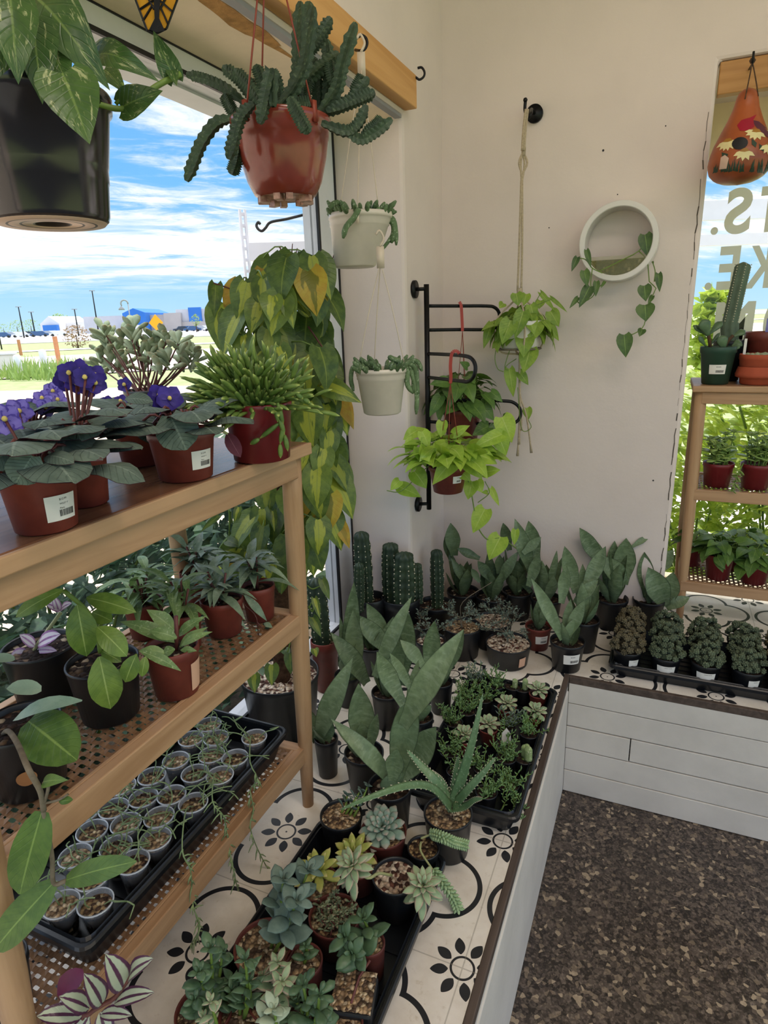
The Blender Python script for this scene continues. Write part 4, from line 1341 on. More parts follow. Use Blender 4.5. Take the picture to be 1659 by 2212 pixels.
for cx, cy, w, lb, seed, mt_ in ((308, 1296, 84, 'small slim-leaved hoya in a red pot behind the bright green hoya', 31, 'hoya_slim'),
                                 (430, 1232, 84, 'dark-leaved hoya in a red pot near the back shelf leg', 32, 'hoya_dark'),
                                 (478, 1290, 92, 'speckled hoya in a red pot in the middle of the red row', 33, 'hoya_dark'),
                                 (556, 1262, 74, 'speckled trailing hoya in a red pot at the cane shelf end', 34, 'hoya_dark'),
                                 (395, 1320, 74, 'slim-leaved hoya squeezed between the labelled pot and the red row', 35, 'hoya_slim')):
    t, pt, r, zf = potted('hoya', lb, 'houseplant', cx, cy, ZM, .076, w, 'red_pot', .8)
    slim_plant(t, r, zf, seed, 44, .078, mt_, .24, .9, .9, 6)
    if seed == 34:
        d = depth_of(t.location); mb = MB(); st = MB(); c5 = cp(380, 1100, 4.879)
        for pth in ([(700, 850), (720, 1000), (850, 1150), (870, 1500), (860, 1650)], [(600, 1000), (640, 1250), (540, 1540), (640, 1700)], [(850, 1180), (930, 1300), (880, 1450), (1000, 1430), (1010, 1330), (960, 1270)]):
            tube(st, spline(pxs(t.location, [c5(*q) for q in pth], d - .04), 16), .0013, 5)
        for b, tp, w in (((720, 900), (960, 1180), 90), ((500, 1210), (760, 1350), 120), ((560, 1540), (760, 1590), 70), ((860, 1560), (980, 1530), 80), ((670, 1700), (830, 1660), 60), ((880, 1640), (920, 1760), 70), ((930, 1200), (1020, 1250), 60), ((540, 1480), (290, 1650), 110), ((260, 1400), (230, 1650), 90), ((480, 1010), (740, 1250), 90)):
            hl(mb, t.location, c5(*b), c5(*tp), d - .05, d - .06, w / 4.88, 'lance', .5, bow=.08)
        mb.build('trailing_leaf', M['hoya_dark'], t); st.build('trailing_stem', M['red_stem'], t)

# hoya with round leaves at the near end, its long vine hangs over the shelf leg
t, pt, r, zf = potted('hoya', 'round-leaved hoya in a black pot, its vine hanging over a shelf leg', 'houseplant', 40, 1558, ZM, .098, 168, 'black_pot', .84, lip=.07, fill=.9)
d = depth_of(t.location)
sticker(t, pt, to_cam(t.location) - .12, .024, .030, .052, False, mat='tan_label', lines=0, disc=True)
c6 = cp(0, 1500, 2.592); mb = MB()
hl(mb, t.location, c6(160, 150), c6(430, 370), d - .04, d - .09, 112, 'round', .1, bow=.06, fold=.1, nt=9, mi=0)
hl(mb, t.location, c6(460, 35), c6(70, 150), d - .05, d - .05, 40, 'oval', 1.6, bow=.12, fold=.1, mi=1)
hl(mb, t.location, c3(225, 975), c3(35, 975), d - .0, d - .02, 40, 'round', 1.2, bow=.05, mi=1)
hl(mb, t.location, c3(80, 810), c3(-60, 820), d + .02, d, 26, 'round', 1.2, mi=1)
d2 = d - .15
for b, tp, w in (((235, 655), (110, 1120), 205), ((300, 1055), (-40, 1440), 190), ((370, 1040), (765, 935), 138), ((240, 490), (385, 480), 78)):
    hl(mb, t.location, c6(*b), c6(*tp), d2, d2 - .02, w / 2.592, 'round' if w > 80 else 'heart', .25, bow=.06, fold=.08, nt=9)
hl(mb, t.location, c6(330, 600), c6(410, 590), d2, d2, 18, 'oval')
mb.build('foliage', [M['hoya_round'], M['hoya_grey']], t)
mb = MB()
tube(mb, spline(pxs(t.location, [c6(10, 230), c6(45, 205), c6(95, 270), c6(160, 420), c6(225, 540), c6(245, 650)], [d, d - .04, d - .09, d2, d2, d2]), 24), .0032, 8)
tube(mb, spline(pxs(t.location, [c6(240, 640), c6(290, 900), c6(300, 1055), c6(370, 1045)], d2), 20), .0026, 8)
tube(mb, spline(pxs(t.location, [c6(245, 620), c6(270, 520), c6(240, 490)], d2), 8), .0018, 6)
tube(mb, spline(pxs(t.location, [c6(250, 610), c6(330, 590), c6(380, 560)], d2), 8), .0014, 6)
mb.build('vine_stem', M['twig'], t)

# ================================================================ black tray of cups on the low shelf
def flat_tray(name, label, lo, hi, z0, h, rz=0, wall=.012):
    t_ = thing(name, label, 'nursery tray', ((lo[0] + hi[0]) / 2, (lo[1] + hi[1]) / 2, z0), None, rz)
    hx, hy = (hi[0] - lo[0]) / 2, (hi[1] - lo[1]) / 2
    mb_ = MB()
    def ring(ix, z, rc=.02):
        o_ = []
        for cx_, cy_, a0 in ((1, 1, 0), (-1, 1, PI / 2), (-1, -1, PI), (1, -1, 3 * PI / 2)):
            for k_ in range(5):
                a = a0 + PI / 2 * k_ / 4
                o_.append(((cx_ * (hx - ix - rc) + rc * math.cos(a)), (cy_ * (hy - ix - rc) + rc * math.sin(a)), z))
        return o_
    rs = [ring(.022, 0.001), ring(.008, h - .012), ring(.0, h - .012), ring(0, h - .003), ring(.003, h), ring(.007, h), ring(.009, h - .005), ring(.012, h - .005), ring(.015, h), ring(.024, .006)]
    n_ = len(rs[0]); vs = [p for r_ in rs for p in r_]; fs = []
    for j in range(len(rs) - 1):
        for i in range(n_):
            k_ = (i + 1) % n_
            fs.append((j * n_ + i, j * n_ + k_, (j + 1) * n_ + k_, (j + 1) * n_ + i))
    fs.append(tuple(range(n_ - 1, -1, -1))); fs.append(tuple((len(rs) - 1) * n_ + i for i in range(n_)))
    mb_.add(vs, fs)
    for i in range(7):
        y = -hy + .05 + (2 * hy - .1) * i / 6
        bar(mb_, (-hx + .026, y, .0075), (hx - .026, y, .0075), .006, .003)
    fixn(mb_.build('tray', M['tray'], t_, False))
    return t_
flat_tray('seedling_tray', 'long black tray of clear plastic cups on the lowest cane shelf', (-.982, .445), (-.697, 1.012), ZL, .062)
cups = [(1437, 240, 70), (1210, 240, 70), (1187, 335, 73), (1325, 355, 73), (1105, 440, 75), (1285, 470, 75), (1170, 165, 65), (985, 365, 75), (965, 565, 78), (1115, 615, 80), (810, 575, 80), (635, 635, 85), (890, 685, 85), (705, 720, 90), (515, 760, 85), (650, 850, 90), (420, 900, 100), (955, 850, 90), (790, 935, 85), (490, 1050, 90), (355, 1170, 100), (605, 1190, 105), (680, 510, 70), (1070, 245, 66), (850, 455, 72), (475, 655, 78)]
M['cup_rim'] = plain('rim_highlight', '#c9cdd2', .3, .03)  # pale ring paints in the highlight along the cup lip
def cup_mesh(t_, r, h, soil_):
    mb_ = MB()
    lathe(mb_, [(r * .62, .002), (r * .7, .0), (r * .97, h - .006), (r * 1.03, h - .005), (r * 1.03, h), (r * .985, h), (r * .95, h - .006), (r * .62, .004)], n=28)
    mb_.build('cup', M['clear_cup'], t_)
    mb_ = MB(); lathe(mb_, [(r * .60, .004), (r * .66, .005), (r * .89, h * .80)], n=20)
    rr_ = random.Random(int(r * 1e6)); 
    mb_.build('root_ball', M['soil'], t_)
    soil_disc(t_, r * .90, h * .82, soil_)
    mb_ = MB(); tube(mb_, [V((r * 1.02 * math.cos(a), r * 1.02 * math.sin(a), h - .002)) for a in [2 * PI * i / 28 for i in range(29)]], .0012, 5); mb_.build('rim', M['cup_rim'], t_)
ordn = ['first', 'second', 'third', 'fourth', 'fifth', 'sixth', 'seventh', 'eighth', 'ninth', 'tenth', 'eleventh']
cinfo = []
for (x, y, w) in cups:
    px, py = c6(x, y); zr = ZL + .008 + .058
    p = at(px, py, 'z', zr)
    p.x = max(-.935, min(-.752, p.x)); p.y = max(.50, min(.965, p.y))
    cinfo.append([p, x, y, w])
# spread apart
for _ in range(60):
    for i in range(len(cinfo)):
        for j in range(i):
            a, b = cinfo[i][0], cinfo[j][0]; d_ = V((a.x - b.x, a.y - b.y, 0)); l_ = d_.length
            if l_ < .053:
                d_ = d_ / max(l_, 1e-4) * (.053 - l_) / 2; a += d_; b -= d_
    for q in cinfo:
        q[0].x = max(-.938, min(-.742, q[0].x)); q[0].y = max(.488, min(.972, q[0].y))
cinfo.sort(key=lambda q: -q[0].y)
rows = {}
for q in cinfo:
    c_ = 0 if q[0].x > -.785 else (1 if q[0].x > -.845 else (2 if q[0].x > -.90 else 3))
    rows.setdefault(c_, []).append(q)
cname = {0: 'front file', 1: 'second file', 2: 'third file', 3: 'window-side file'}
rr = random.Random(77)
for c_, lst in sorted(rows.items()):
    for k_, (p, x, y, w) in enumerate(lst):
        t = thing('seedling_cup', f'clear cup of thin cactus stems, {ordn[k_]} from far end in tray {cname[c_]}', 'seedling cup', (p.x, p.y, ZL + .009), 'clear cups in the black tray')
        r = .0262; h = .058
        cup_mesh(t, r, h, rr.choice(['mid_gravel', 'gravel', 'mid_gravel']))
        st = MB(); nst = rr.choice([2, 3, 4, 5])
        for i in range(nst):
            a = rr.uniform(0, 6.28); q = V((math.cos(a) * r * .4, math.sin(a) * r * .4, h * .8)); dr = V((math.cos(a) * .6, math.sin(a) * .6, 1.0)).normalized()
            pts = [q]
            for s_ in range(rr.choice([4, 5, 6])):
                dr = (dr + V((rr.uniform(-.5, .5), rr.uniform(-.5, .5), -.25))).normalized()
                q = q + dr * rr.uniform(.012, .018)
                q.z = max(q.z, h * .6)
                pts.append(q)
            tube(st, spline(pts, 12), .0012, 5, rn=rr.random())
            for s_ in range(2):
                b_ = rr.choice(pts[1:]); e = b_ + V((rr.uniform(-1, 1), rr.uniform(-1, 1), rr.uniform(-.2, .6))).normalized() * .02
                tube(st, [b_, e], .001, 4, rn=rr.random())
        if c_ == 0:   # some trail over the tray edge, down past the rail
            trail = {2: [(1190, 600), (1250, 680), (1270, 780), (1290, 900), (1310, 1000), (1330, 1090)], 0: [(1400, 380), (1440, 470), (1400, 540), (1420, 640), (1400, 740), (1440, 860), (1490, 960)], 3: [(1020, 870), (1065, 980), (1075, 1100), (1085, 1200), (1120, 1300), (1075, 1390)]}.get(k_)
            if trail:
                dd = [at(*c6(*q), 'x', -.672 + .01 * math.sin(i_ * 2.)) - t.location for i_, q in enumerate(trail)]
                full = [V((0, 0, h * .82)), (V((0, 0, h + .02)) + dd[0]) / 2 + V((0, 0, .02))] + dd
                tube(st, spline(full, 30), .0012, 5, rn=.4)
                for q in spline(full, 30)[8:]:
                    for s_ in range(2):
                        e = q + V((rr.uniform(-.35, .35), rr.uniform(-1, 1), rr.uniform(-1.4, -.3))).normalized() * rr.uniform(.010, .026)
                        tube(st, [q, (q + e) / 2 + V((0, 0, .002)), e], [.0011, .0015, .0006], 5, rn=rr.random())
        st.build('foliage', M['thin_rhip'], t)

# pot of pale gravel at the near end of the low shelf
t, pt, r, zf = potted('gravel_pot', 'black pot filled with pale gravel beside the near shelf leg', 'plant pot', -8, 2075, ZL, .085, 120, 'black_pot', .8, 'pale_gravel')
mb = MB(); tube(mb, spline([(0, 0, zf), (.01, -.01, zf + .05), (.0, .0, zf + .09)], 8), .004, 6); mb.build('stem', M['green_stem'], t)

# zebrina rising from a red pot on the platform in front of the shelf leg
zp = V((-.60, .40, ZB))
t = thing('zebrina', 'silver-striped purple zebrina spilling before the near shelf leg', 'houseplant', zp)
pt = pot(t, .06, .09, M['red_pot'])
dz = depth_of(zp) - .02
mb = MB()
for b, tp, w in (((690, 1650), (590, 1450), 140), ((720, 1590), (860, 1480), 105), ((640, 1730), (865, 1670), 95), ((570, 1740), (470, 1560), 120), ((500, 1760), (330, 1690), 110), ((470, 1800), (205, 1800), 110), ((560, 1790), (740, 1800), 80), ((500, 1800), (420, 1950), 120), ((560, 1780), (600, 1930), 110), ((470, 1790), (250, 1890), 110)):
    hl(mb, zp, c6(*b), c6(*tp), dz, dz - .015, w / 2.592, 'oval', .7, bow=.1, fold=.22, nt=8)
hl(mb, zp, c6(470, 1560), c6(320, 1680), dz + .05, dz + .05, 48, 'round', .4, mi=1)
mb.build('foliage', [M['zebrina'], M['zebrina_under']], t)
mb = MB()
tube(mb, spline([V((0, 0, .07))] + pxs(zp, [c6(480, 1850), c6(500, 1790), c6(570, 1740), c6(640, 1700), c6(700, 1620), c6(760, 1540)], dz), 24), .003, 7)
mb.build('stem', M['red_stem'], t)
# ================================================================ hanging things
def cup_hook(label, pts, dep, r=.0032):
    t_ = thing('hanging_cup_hook', label, 'hook', dist(pts[0][0], pts[0][1], dep if not isinstance(dep, list) else dep[0]))
    mb_ = MB(); tube(mb_, spline(pxs(t_.location, pts, dep), 30), r, 8); mb_.build('hook', M['black_metal'], t_)
    return t_
dB = depth_of(V((-.70, 1.90, 2.12)))
cup_hook('black screw hook at the end of the pine board', [(884, 169), (897, 167), (906, 172), (915, 166), (917, 156), (911, 146), (902, 147)], [dB + .03, dB, dB, dB, dB, dB, dB])
pH = at(783, 95, 'x', -.675); dH = depth_of(pH)
cup_hook('black screw hook holding the cream hanger of the white pots', [(768, 108), (778, 110), (788, 106), (793, 94), (790, 82), (780, 76), (774, 80)], [dH + .04, dH, dH, dH, dH, dH, dH])

# black pot with marbled pothos
pb = at(113, 478, 'x', -.62); dK = depth_of(pb); zr = at(108, 215, 'x', -.62).z
t = thing('hanging_pothos', 'glossy black hanging pot of marbled pothos above the violets', 'hanging plant', pb)
rb = 118 * dK / F; rt = 152 * dK / F; h = zr - pb.z
mb = MB(); lathe(mb, [(rb * .97, 0.0), (rb, .004), (rb * 1.06, h * .30), (rb * 1.075, h * .31), (rb * 1.09, h * .42), (rb * 1.10, h * .43), (rt * .96, h * .86), (rt, h * .87), (rt * 1.02, h - .003), (rt, h), (rt * .95, h - .004), (rt * .92, h * .8)], n=64, close=False)
o = mb.build('pot', plain('gloss_black_plastic', '#17171c', .16, .1, 6, .6), t); o['r_top'] = rt
mt, g, bs = newmat('ringed_saucer_base')
x_, y_, z_ = g.xyz(objco(g)); rr_ = g.m('SQRT', x_ * x_ + y_ * y_) / rb
ringm = ((rr_ * 4.6 + .1).frac() - .5).abs() < .1
P(g, bs, g.mix(ringm, srgb('#d8b9a4'), srgb('#3a2f2c')), .5, .3)  # cream-pink stands in for light reflected on the black saucer
mb = MB(); lathe(mb, [(rb * .97, .0002), (rb * .9, -.004), (rb * .3, -.003), (rb * .28, .01)], n=64, close=False); mb.build('saucer_base', mt, t)
mb = MB(); lathe(mb, [(rb * .29, .008), (.001, .009)], n=32); mb.build('drain_hole', M['gasket'], t)
soil_disc(t, rt * .92, h * .82)
mb = MB()
for a in (-.9, 1.2, 3.3):
    tube(mb, [(rt * .98 * math.cos(a), rt * .98 * math.sin(a), h - .01), (0, 0, h + .32)], .0018, 6)
mb.build('hanger_wire', M['black_metal'], t)
mb = MB()
for b, tp, w, e, bw in (((22, -10), (40, 183), 105, -.12, .1), ((70, 40), (92, 226), 95, -.10, .1), ((135, 158), (194, 312), 128, -.13, .06), ((60, -20), (238, 196), 135, -.06, .18), ((-10, 10), (12, 150), 80, -.11, .1), ((212, 118), (346, 178), 62, -.02, .22), ((378, 172), (331, 66), 50, .02, -.1), ((225, 150), (275, 205), 45, .02, .1), ((262, 232), (352, 196), 66, .0, .05), ((100, 90), (150, 190), 90, -.08, .1), ((10, 60), (-30, 190), 90, -.1, .1), ((120, 60), (200, 170), 80, -.03, .15), ((370, 150), (382, 186), 26, .02, .05)):
    hl(mb, pb, b, tp, dK + e, dK + e - .02, w, 'heart', .3, bow=bw, fold=.16, back=.1, nt=10, nu=3)
mb.build('foliage', M['marble'], t)
mb = MB()
tube(mb, spline(pxs(pb, [(180, 215), (262, 235), (310, 205), (348, 180), (390, 160)], [dK - .02, dK, dK, dK + .01, dK + .02]), 20), .003, 7)
tube(mb, spline(pxs(pb, [(250, 225), (270, 200), (262, 180)], dK), 8), .002, 6)
mb.build('vine_stem', M['green_stem'], t)
kh = pb + V((0, 0, h + .32))
t2 = thing('hanging_cup_hook', 'black screw hook above the black pothos pot', 'hook', kh)
mb = MB(); tube(mb, spline([(-.095, 0, .0), (-.04, 0, 0), (0, 0, -.006), (.02, 0, .012), (.005, 0, .03)], 16), .0032, 8); mb.build('hook', M['black_metal'], t2)

# glossy brown basket with stapelia
ps = at(618, 428, 'x', -.66); dS = depth_of(ps)
t = thing('hanging_stapelia', 'toothed carrion cactus in a glossy brown hanging basket', 'hanging plant', ps)
k = dS / F; zr = at(612, 262, 'x', -.66).z - ps.z
pr = [(62, 0), (66, .012), (80, .18 * zr / zr * .0 + .03)]
mb = MB(); lathe(mb, [(58 * k, 0), (66 * k, .004), (79 * k, zr * .2), (91 * k, zr * .5), (97 * k, zr * .74), (98.5 * k, zr * .745), (100 * k, zr * .86), (104 * k, zr * .9), (105 * k, zr * .985), (103 * k, zr), (99 * k, zr - .004), (95 * k, zr * .8)], n=64, close=False)
o = mb.build('basket', M['brown_basket'], t)
mb = MB()
for i in range(14):
    a = 2 * PI * i / 14
    if i % 3 == 1: continue
    box_c = V((60 * k * math.cos(a), 60 * k * math.sin(a), -.004))
    bar(mb, box_c * .6 + V((0, 0, -.002)), box_c, .012, .01)
lathe(mb, [(60 * k, 0), (50 * k, .001), (.001, .001)], n=32, close=False)
mb.build('base_ribs', plain('scuffed_base', '#c29a88', .5, .35, 60, dark='#6e4338'), t, False)
soil_disc(t, 96 * k, zr * .84)
top = V((0, 0, .42))
mb = MB()
for a in (2.6, -.3, -1.75):
    tube(mb, [(102 * k * math.cos(a), 102 * k * math.sin(a), zr - .012), top], .0016, 6)
    bar(mb, (103 * k * math.cos(a), 103 * k * math.sin(a), zr - .02), (103 * k * math.cos(a), 103 * k * math.sin(a), zr + .012), .008, .004, up=(math.cos(a), math.sin(a), 0))
mb.build('hanger_wire', M['wire_red'], t)
c2 = cp(380, 0, 2.86); mb = MB()
SL = [([(430, 640), (300, 540), (190, 490), (65, 460)], .05), ([(500, 640), (400, 500), (290, 410)], .0), ([(520, 640), (440, 520), (360, 430)], -.02), ([(560, 650), (530, 500), (495, 400)], .03), ([(600, 660), (592, 440), (560, 560), (540, 660), (515, 765)], -.115), ([(640, 660), (620, 500), (580, 430)], .0), ([(630, 670), (720, 560), (790, 420), (820, 250), (850, 40)], -.05), ([(690, 640), (750, 450), (755, 250), (770, 10)], .02), ([(800, 330), (870, 260), (960, 110)], -.02), ([(740, 620), (830, 480), (920, 400), (1010, 330)], .04), ([(880, 680), (870, 500), (850, 350)], .06), ([(930, 720), (945, 450), (930, 240)], .06), ([(880, 710), (990, 560), (1030, 400), (1110, 140)], .0), ([(890, 710), (1000, 660), (1100, 600), (1190, 480)], .02), ([(930, 690), (1100, 625), (1230, 570)], -.02), ([(900, 760), (1050, 810), (1120, 770), (1180, 650)], -.05), ([(1050, 805), (1140, 860), (1230, 820), (1335, 735)], -.05), ([(1150, 840), (1230, 780), (1275, 730)], -.04), ([(360, 730), (250, 760), (160, 880), (110, 1000), (65, 1120)], -.0), ([(480, 640), (400, 720), (360, 850), (325, 985)], -.10), ([(390, 880), (370, 1000), (345, 1080)], -.03), ([(700, 600), (760, 720), (820, 825)], -.115), ([(370, 720), (330, 650), (300, 580)], .03), ([(560, 650), (480, 560), (440, 480)], .05), ([(800, 660), (800, 560), (830, 480)], .03), ([(980, 540), (960, 440), (950, 370)], .02), ([(700, 680), (760, 640), (850, 640)], .0), ([(1090, 600), (1130, 520), (1160, 470)], .03), ([(820, 300), (815, 150), (825, 10)], .06)]
for pts, e in SL:
    P_ = spline(pxs(ps, [c2(*q) for q in pts], dS + e), 26)
    n_ = len(P_) - 1; R_ = .0112 if len(pts) > 2 else .009
    fr = frames(P_); vs = []; fs = []
    L_ = sum((P_[i + 1] - P_[i]).length for i in range(n_))
    for j, (p_, tt, a_, b_) in enumerate(fr):
        q = j / n_; env = min(1, .5 + 2.2 * q) * (1 if q < .88 else max(.35, 1 - (q - .88) * 5))
        for i in range(8):
            th = 2 * PI * i / 8
            r_ = R_ * env * ((1.0 + (.16 if j % 2 else -.10)) if i % 2 == 0 else .52)
            vs.append(p_ + a_ * r_ * math.cos(th) + b_ * r_ * math.sin(th))
    for j in range(n_):
        for i in range(8):
            l_ = (i + 1) % 8; fs.append((j * 8 + i, j * 8 + l_, (j + 1) * 8 + l_, (j + 1) * 8 + i))
    fs.append(tuple(n_ * 8 + i for i in range(8)))
    mb.add(vs, fs, 0, None, rng.random())
mb.build('foliage', M['stapelia'], t, False)

# the pair of white hanging pots
def white_hanger(label, cxy, half, bxy, bhalf, dep, tilt, seed, apex, wires):
    p_ = dist(bxy[0], bxy[1], dep)
    t_ = thing('hanging_cactus', label, 'hanging plant', p_)
    k_ = dep / F; zt_ = vd(p_, cxy[0], cxy[1]).z - p_.z
    sx = tilt
    def sh(pt): return V((pt[0], pt[1], pt[2])) + RT * (sx * pt[2])
    mb_ = MB()
    lathe(mb_, [(bhalf * k_ * .9, 0), (bhalf * k_, .003), (half * .93 * k_, zt_ * .76), (half * .96 * k_, zt_ * .77), (half * .96 * k_, zt_ * .83), (half * .98 * k_, zt_ * .84), (half * .985 * k_, zt_ * .9), (half * 1.02 * k_, zt_ * .905), (half * 1.02 * k_, zt_), (half * .97 * k_, zt_), (half * .9 * k_, zt_ * .86)], n=48)
    mb_.v = [tuple(sh(q)) for q in mb_.v]
    mb_.build('pot', M['white_pot'], t_)
    s_ = soil_disc(t_, half * .92 * k_, zt_ * .9); s_.location = RT * (sx * zt_ * .9)
    mb_ = MB(); A = vd(p_, apex[0], apex[1]) - p_
    for w_, e in wires:
        q = vd(p_, w_[0], w_[1], e) - p_
        tube(mb_, spline([q, q.lerp(A, .5) + V((0, 0, .008)), A], 10), .0012, 6)
        bar(mb_, q - V((0, 0, .018)), q + V((0, 0, .006)), .006, .003, up=FWD)
    bar(mb_, A - V((0, 0, .012)), A + V((0, 0, .03)), .016, .003, up=FWD)
    tube(mb_, spline([A + V((0, 0, .03)), A + V((0, 0, .045)) + RT * .008, A + V((0, 0, .06)), A + V((0, 0, .052)) - RT * .008], 12), .0025, 6)
    mb_.build('hanger', M['wire_white'], t_)
    rr_ = random.Random(seed); mb_ = MB(); R_ = half * .85 * k_
    for i in range(64):
        a = rr_.uniform(0, 6.28); q = R_ * rr_.random() ** .5
        b_ = V((q * math.cos(a), q * math.sin(a), zt_ * .9)) + RT * (sx * zt_)
        d_ = V((math.cos(a) * .7, math.sin(a) * .7, rr_.uniform(.3, 1.2))).normalized() * rr_.uniform(.018, .044)
        tube(mb_, spline([b_, b_ + d_ * .6, b_ + d_], 6), lambda z_: .0052 * (1 if z_ < .75 else 1 - (z_ - .75) * 2.4), 7, rn=rr_.random())
    return t_, p_, mb_, k_
dW = dH - .01
t, p_, mb, k = white_hanger('upper of two off-white hanging pots, tilted, with fuzzy cactus', (770, 462), 66, (767, 578), 45, dW, .16, 5, (781, 150), (((735, 448), -.03), ((772, 462), -.08), ((818, 455), .02)))
for pts, r in (([(775, 450), (765, 470), (748, 490), (741, 515)], .006), ([(830, 470), (848, 480), (852, 500), (845, 525)], .007), ([(835, 465), (850, 475), (855, 500), (856, 530)], .005), ([(800, 455), (830, 462), (857, 457)], .005), ([(712, 450), (720, 440), (735, 436)], .005), ([(835, 470), (853, 490), (840, 520), (815, 550)], .004)):
    tube(mb, spline(pxs(p_, pts, dW - .08 if pts[0][0] < 800 else dW), 16), lambda z_, r=r: r * (1 if z_ < .85 else 1 - (z_ - .85) * 4), 8, rn=rng.random())
mb.build('foliage', M['rattail'], t)
t, p_, mb, k = white_hanger('lower off-white hanging pot with dangling fuzzy cactus, hung under the tilted one', (823, 795), 54, (826, 893), 40, dW + .02, 0, 6, (822, 566), (((773, 797), 0), ((808, 795), .05), ((876, 797), 0)))
for pts, r in (([(775, 790), (762, 795), (758, 820), (764, 845)], .005), ([(868, 785), (880, 800), (880, 830), (893, 850)], .006), ([(880, 785), (897, 795), (900, 830), (902, 865)], .006), ([(884, 790), (893, 820), (892, 850)], .005), ([(888, 800), (900, 850), (899, 895)], .0055), ([(875, 785), (900, 780), (912, 802)], .005), ([(865, 780), (850, 776), (838, 770)], .006)):
    tube(mb, spline(pxs(p_, pts, dW + .01), 16), lambda z_, r=r: r * (1 if z_ < .85 else 1 - (z_ - .85) * 4), 8, rn=rng.random())
mb.build('foliage', M['rattail'], t)

# stained-glass butterfly
dBf = .92
t = thing('hanging_butterfly', 'amber and black stained-glass butterfly ornament hanging beside the pothos', 'ornament', dist(336, 40, dBf))
wp = [(278, -40), (398, -40), (360, 62), (340, 72), (318, 66)]
def plate(mb_, off, poly, dep, th, mi=0):
    a_ = pxs(off, poly, dep); b_ = pxs(off, poly, dep + th); n_ = len(a_)
    mb_.add(a_ + b_, [tuple(range(n_)), tuple(range(2 * n_ - 1, n_ - 1, -1))] + [(i, n_ + i, n_ + (i + 1) % n_, (i + 1) % n_) for i in range(n_)], mi)
M['amber'] = leafmat('amber_glass', '#d9a42e', '#e8bd48', 'plain', None, .15, .45)
mb = MB(); plate(mb, t.location, wp, dBf, .003); mb.build('wing_glass', M['amber'], t, False)
mb = MB()
for seg in (((278, -40), (318, 66)), ((398, -40), (360, 62)), ((300, -40), (333, 20)), ((376, -40), (346, 20)), ((300, 22), (333, 0)), ((372, 25), (346, 2)), ((308, 46), (330, 10)), ((362, 50), (346, 14)), ((330, -40), (338, 40)), ((350, -40), (340, 40)), ((318, 66), (340, 72)), ((340, 72), (360, 62))):
    tube(mb, pxs(t.location, seg, dBf - .001), .0016, 5)
plate(mb, t.location, [(330, -40), (346, -40), (344, 40), (356, 66), (338, 70), (322, 64), (334, 40)], dBf - .003, .006)
mb.build('leading', M['black_metal'], t, False)
mb = MB(); tube(mb, [dist(338, -30, dBf) - t.location, V((0, 0, .20))], .0008, 5); mb.build('thread', M['rope'], t)

# ================================================================ swing-arm rack on the wall
dP = depth_of(at(897, 625, 'x', -.745)); pm = at(897, 625, 'x', -.745)
t = thing('swing_arm_rack', 'black iron swing-arm plant rack with looped arms mounted on the wall', 'plant rack', pm)
mb = MB()
tube(mb, [V((-.005, 0, 0)), V((.003, 0, 0))], .027, 24); mb.build('mount_disc', M['black_metal'], t)
mb = MB(); tube(mb, [V((.0, 0, 0)), vd(pm, 921, 624) - pm], .0058, 10); mb.build('mount_stub', M['black_metal'], t)
pa = vd(pm, 921, 614); pz = vd(pm, 921, 1100); pz.x, pz.y = pa.x, pa.y
mb = MB(); tube(mb, [pa - pm, pz - pm], .0085, 12); mb.build('post', M['black_metal'], t)
mb = MB(); q = V((pa.x, pa.y, pz.z + .02)) - pm; tube(mb, [V((-.005, 0, q.z)), V((.003, 0, q.z))], .027, 24); tube(mb, [V((0, 0, q.z)), q], .0058, 10); mb.build('lower_mount', M['black_metal'], t)
def arm(pts, deps):
    mb_ = MB(); tube(mb_, spline(pxs(pm, pts, deps), 44), .0055, 10); mb_.build('arm', M['black_metal'], t)
arm([(924, 661), (990, 661), (1050, 661), (1068, 664), (1078, 676), (1078, 698), (1068, 709), (1050, 712), (990, 712), (924, 713)], [dP, dP + .03, dP + .05, dP + .055, dP + .06, dP + .06, dP + .055, dP + .05, dP + .03, dP])
arm([(924, 764), (970, 766), (1005, 769), (1020, 776), (1027, 792), (1024, 812), (1012, 824), (995, 823), (960, 819), (924, 815)], [dP, dP - .15, dP - .27, dP - .31, dP - .32, dP - .32, dP - .29, dP - .24, dP - .12, dP])
arm([(924, 863), (1000, 864), (1085, 866), (1110, 870), (1124, 885), (1122, 904), (1108, 915), (1085, 917), (1000, 914), (924, 911)], [dP] * 10)

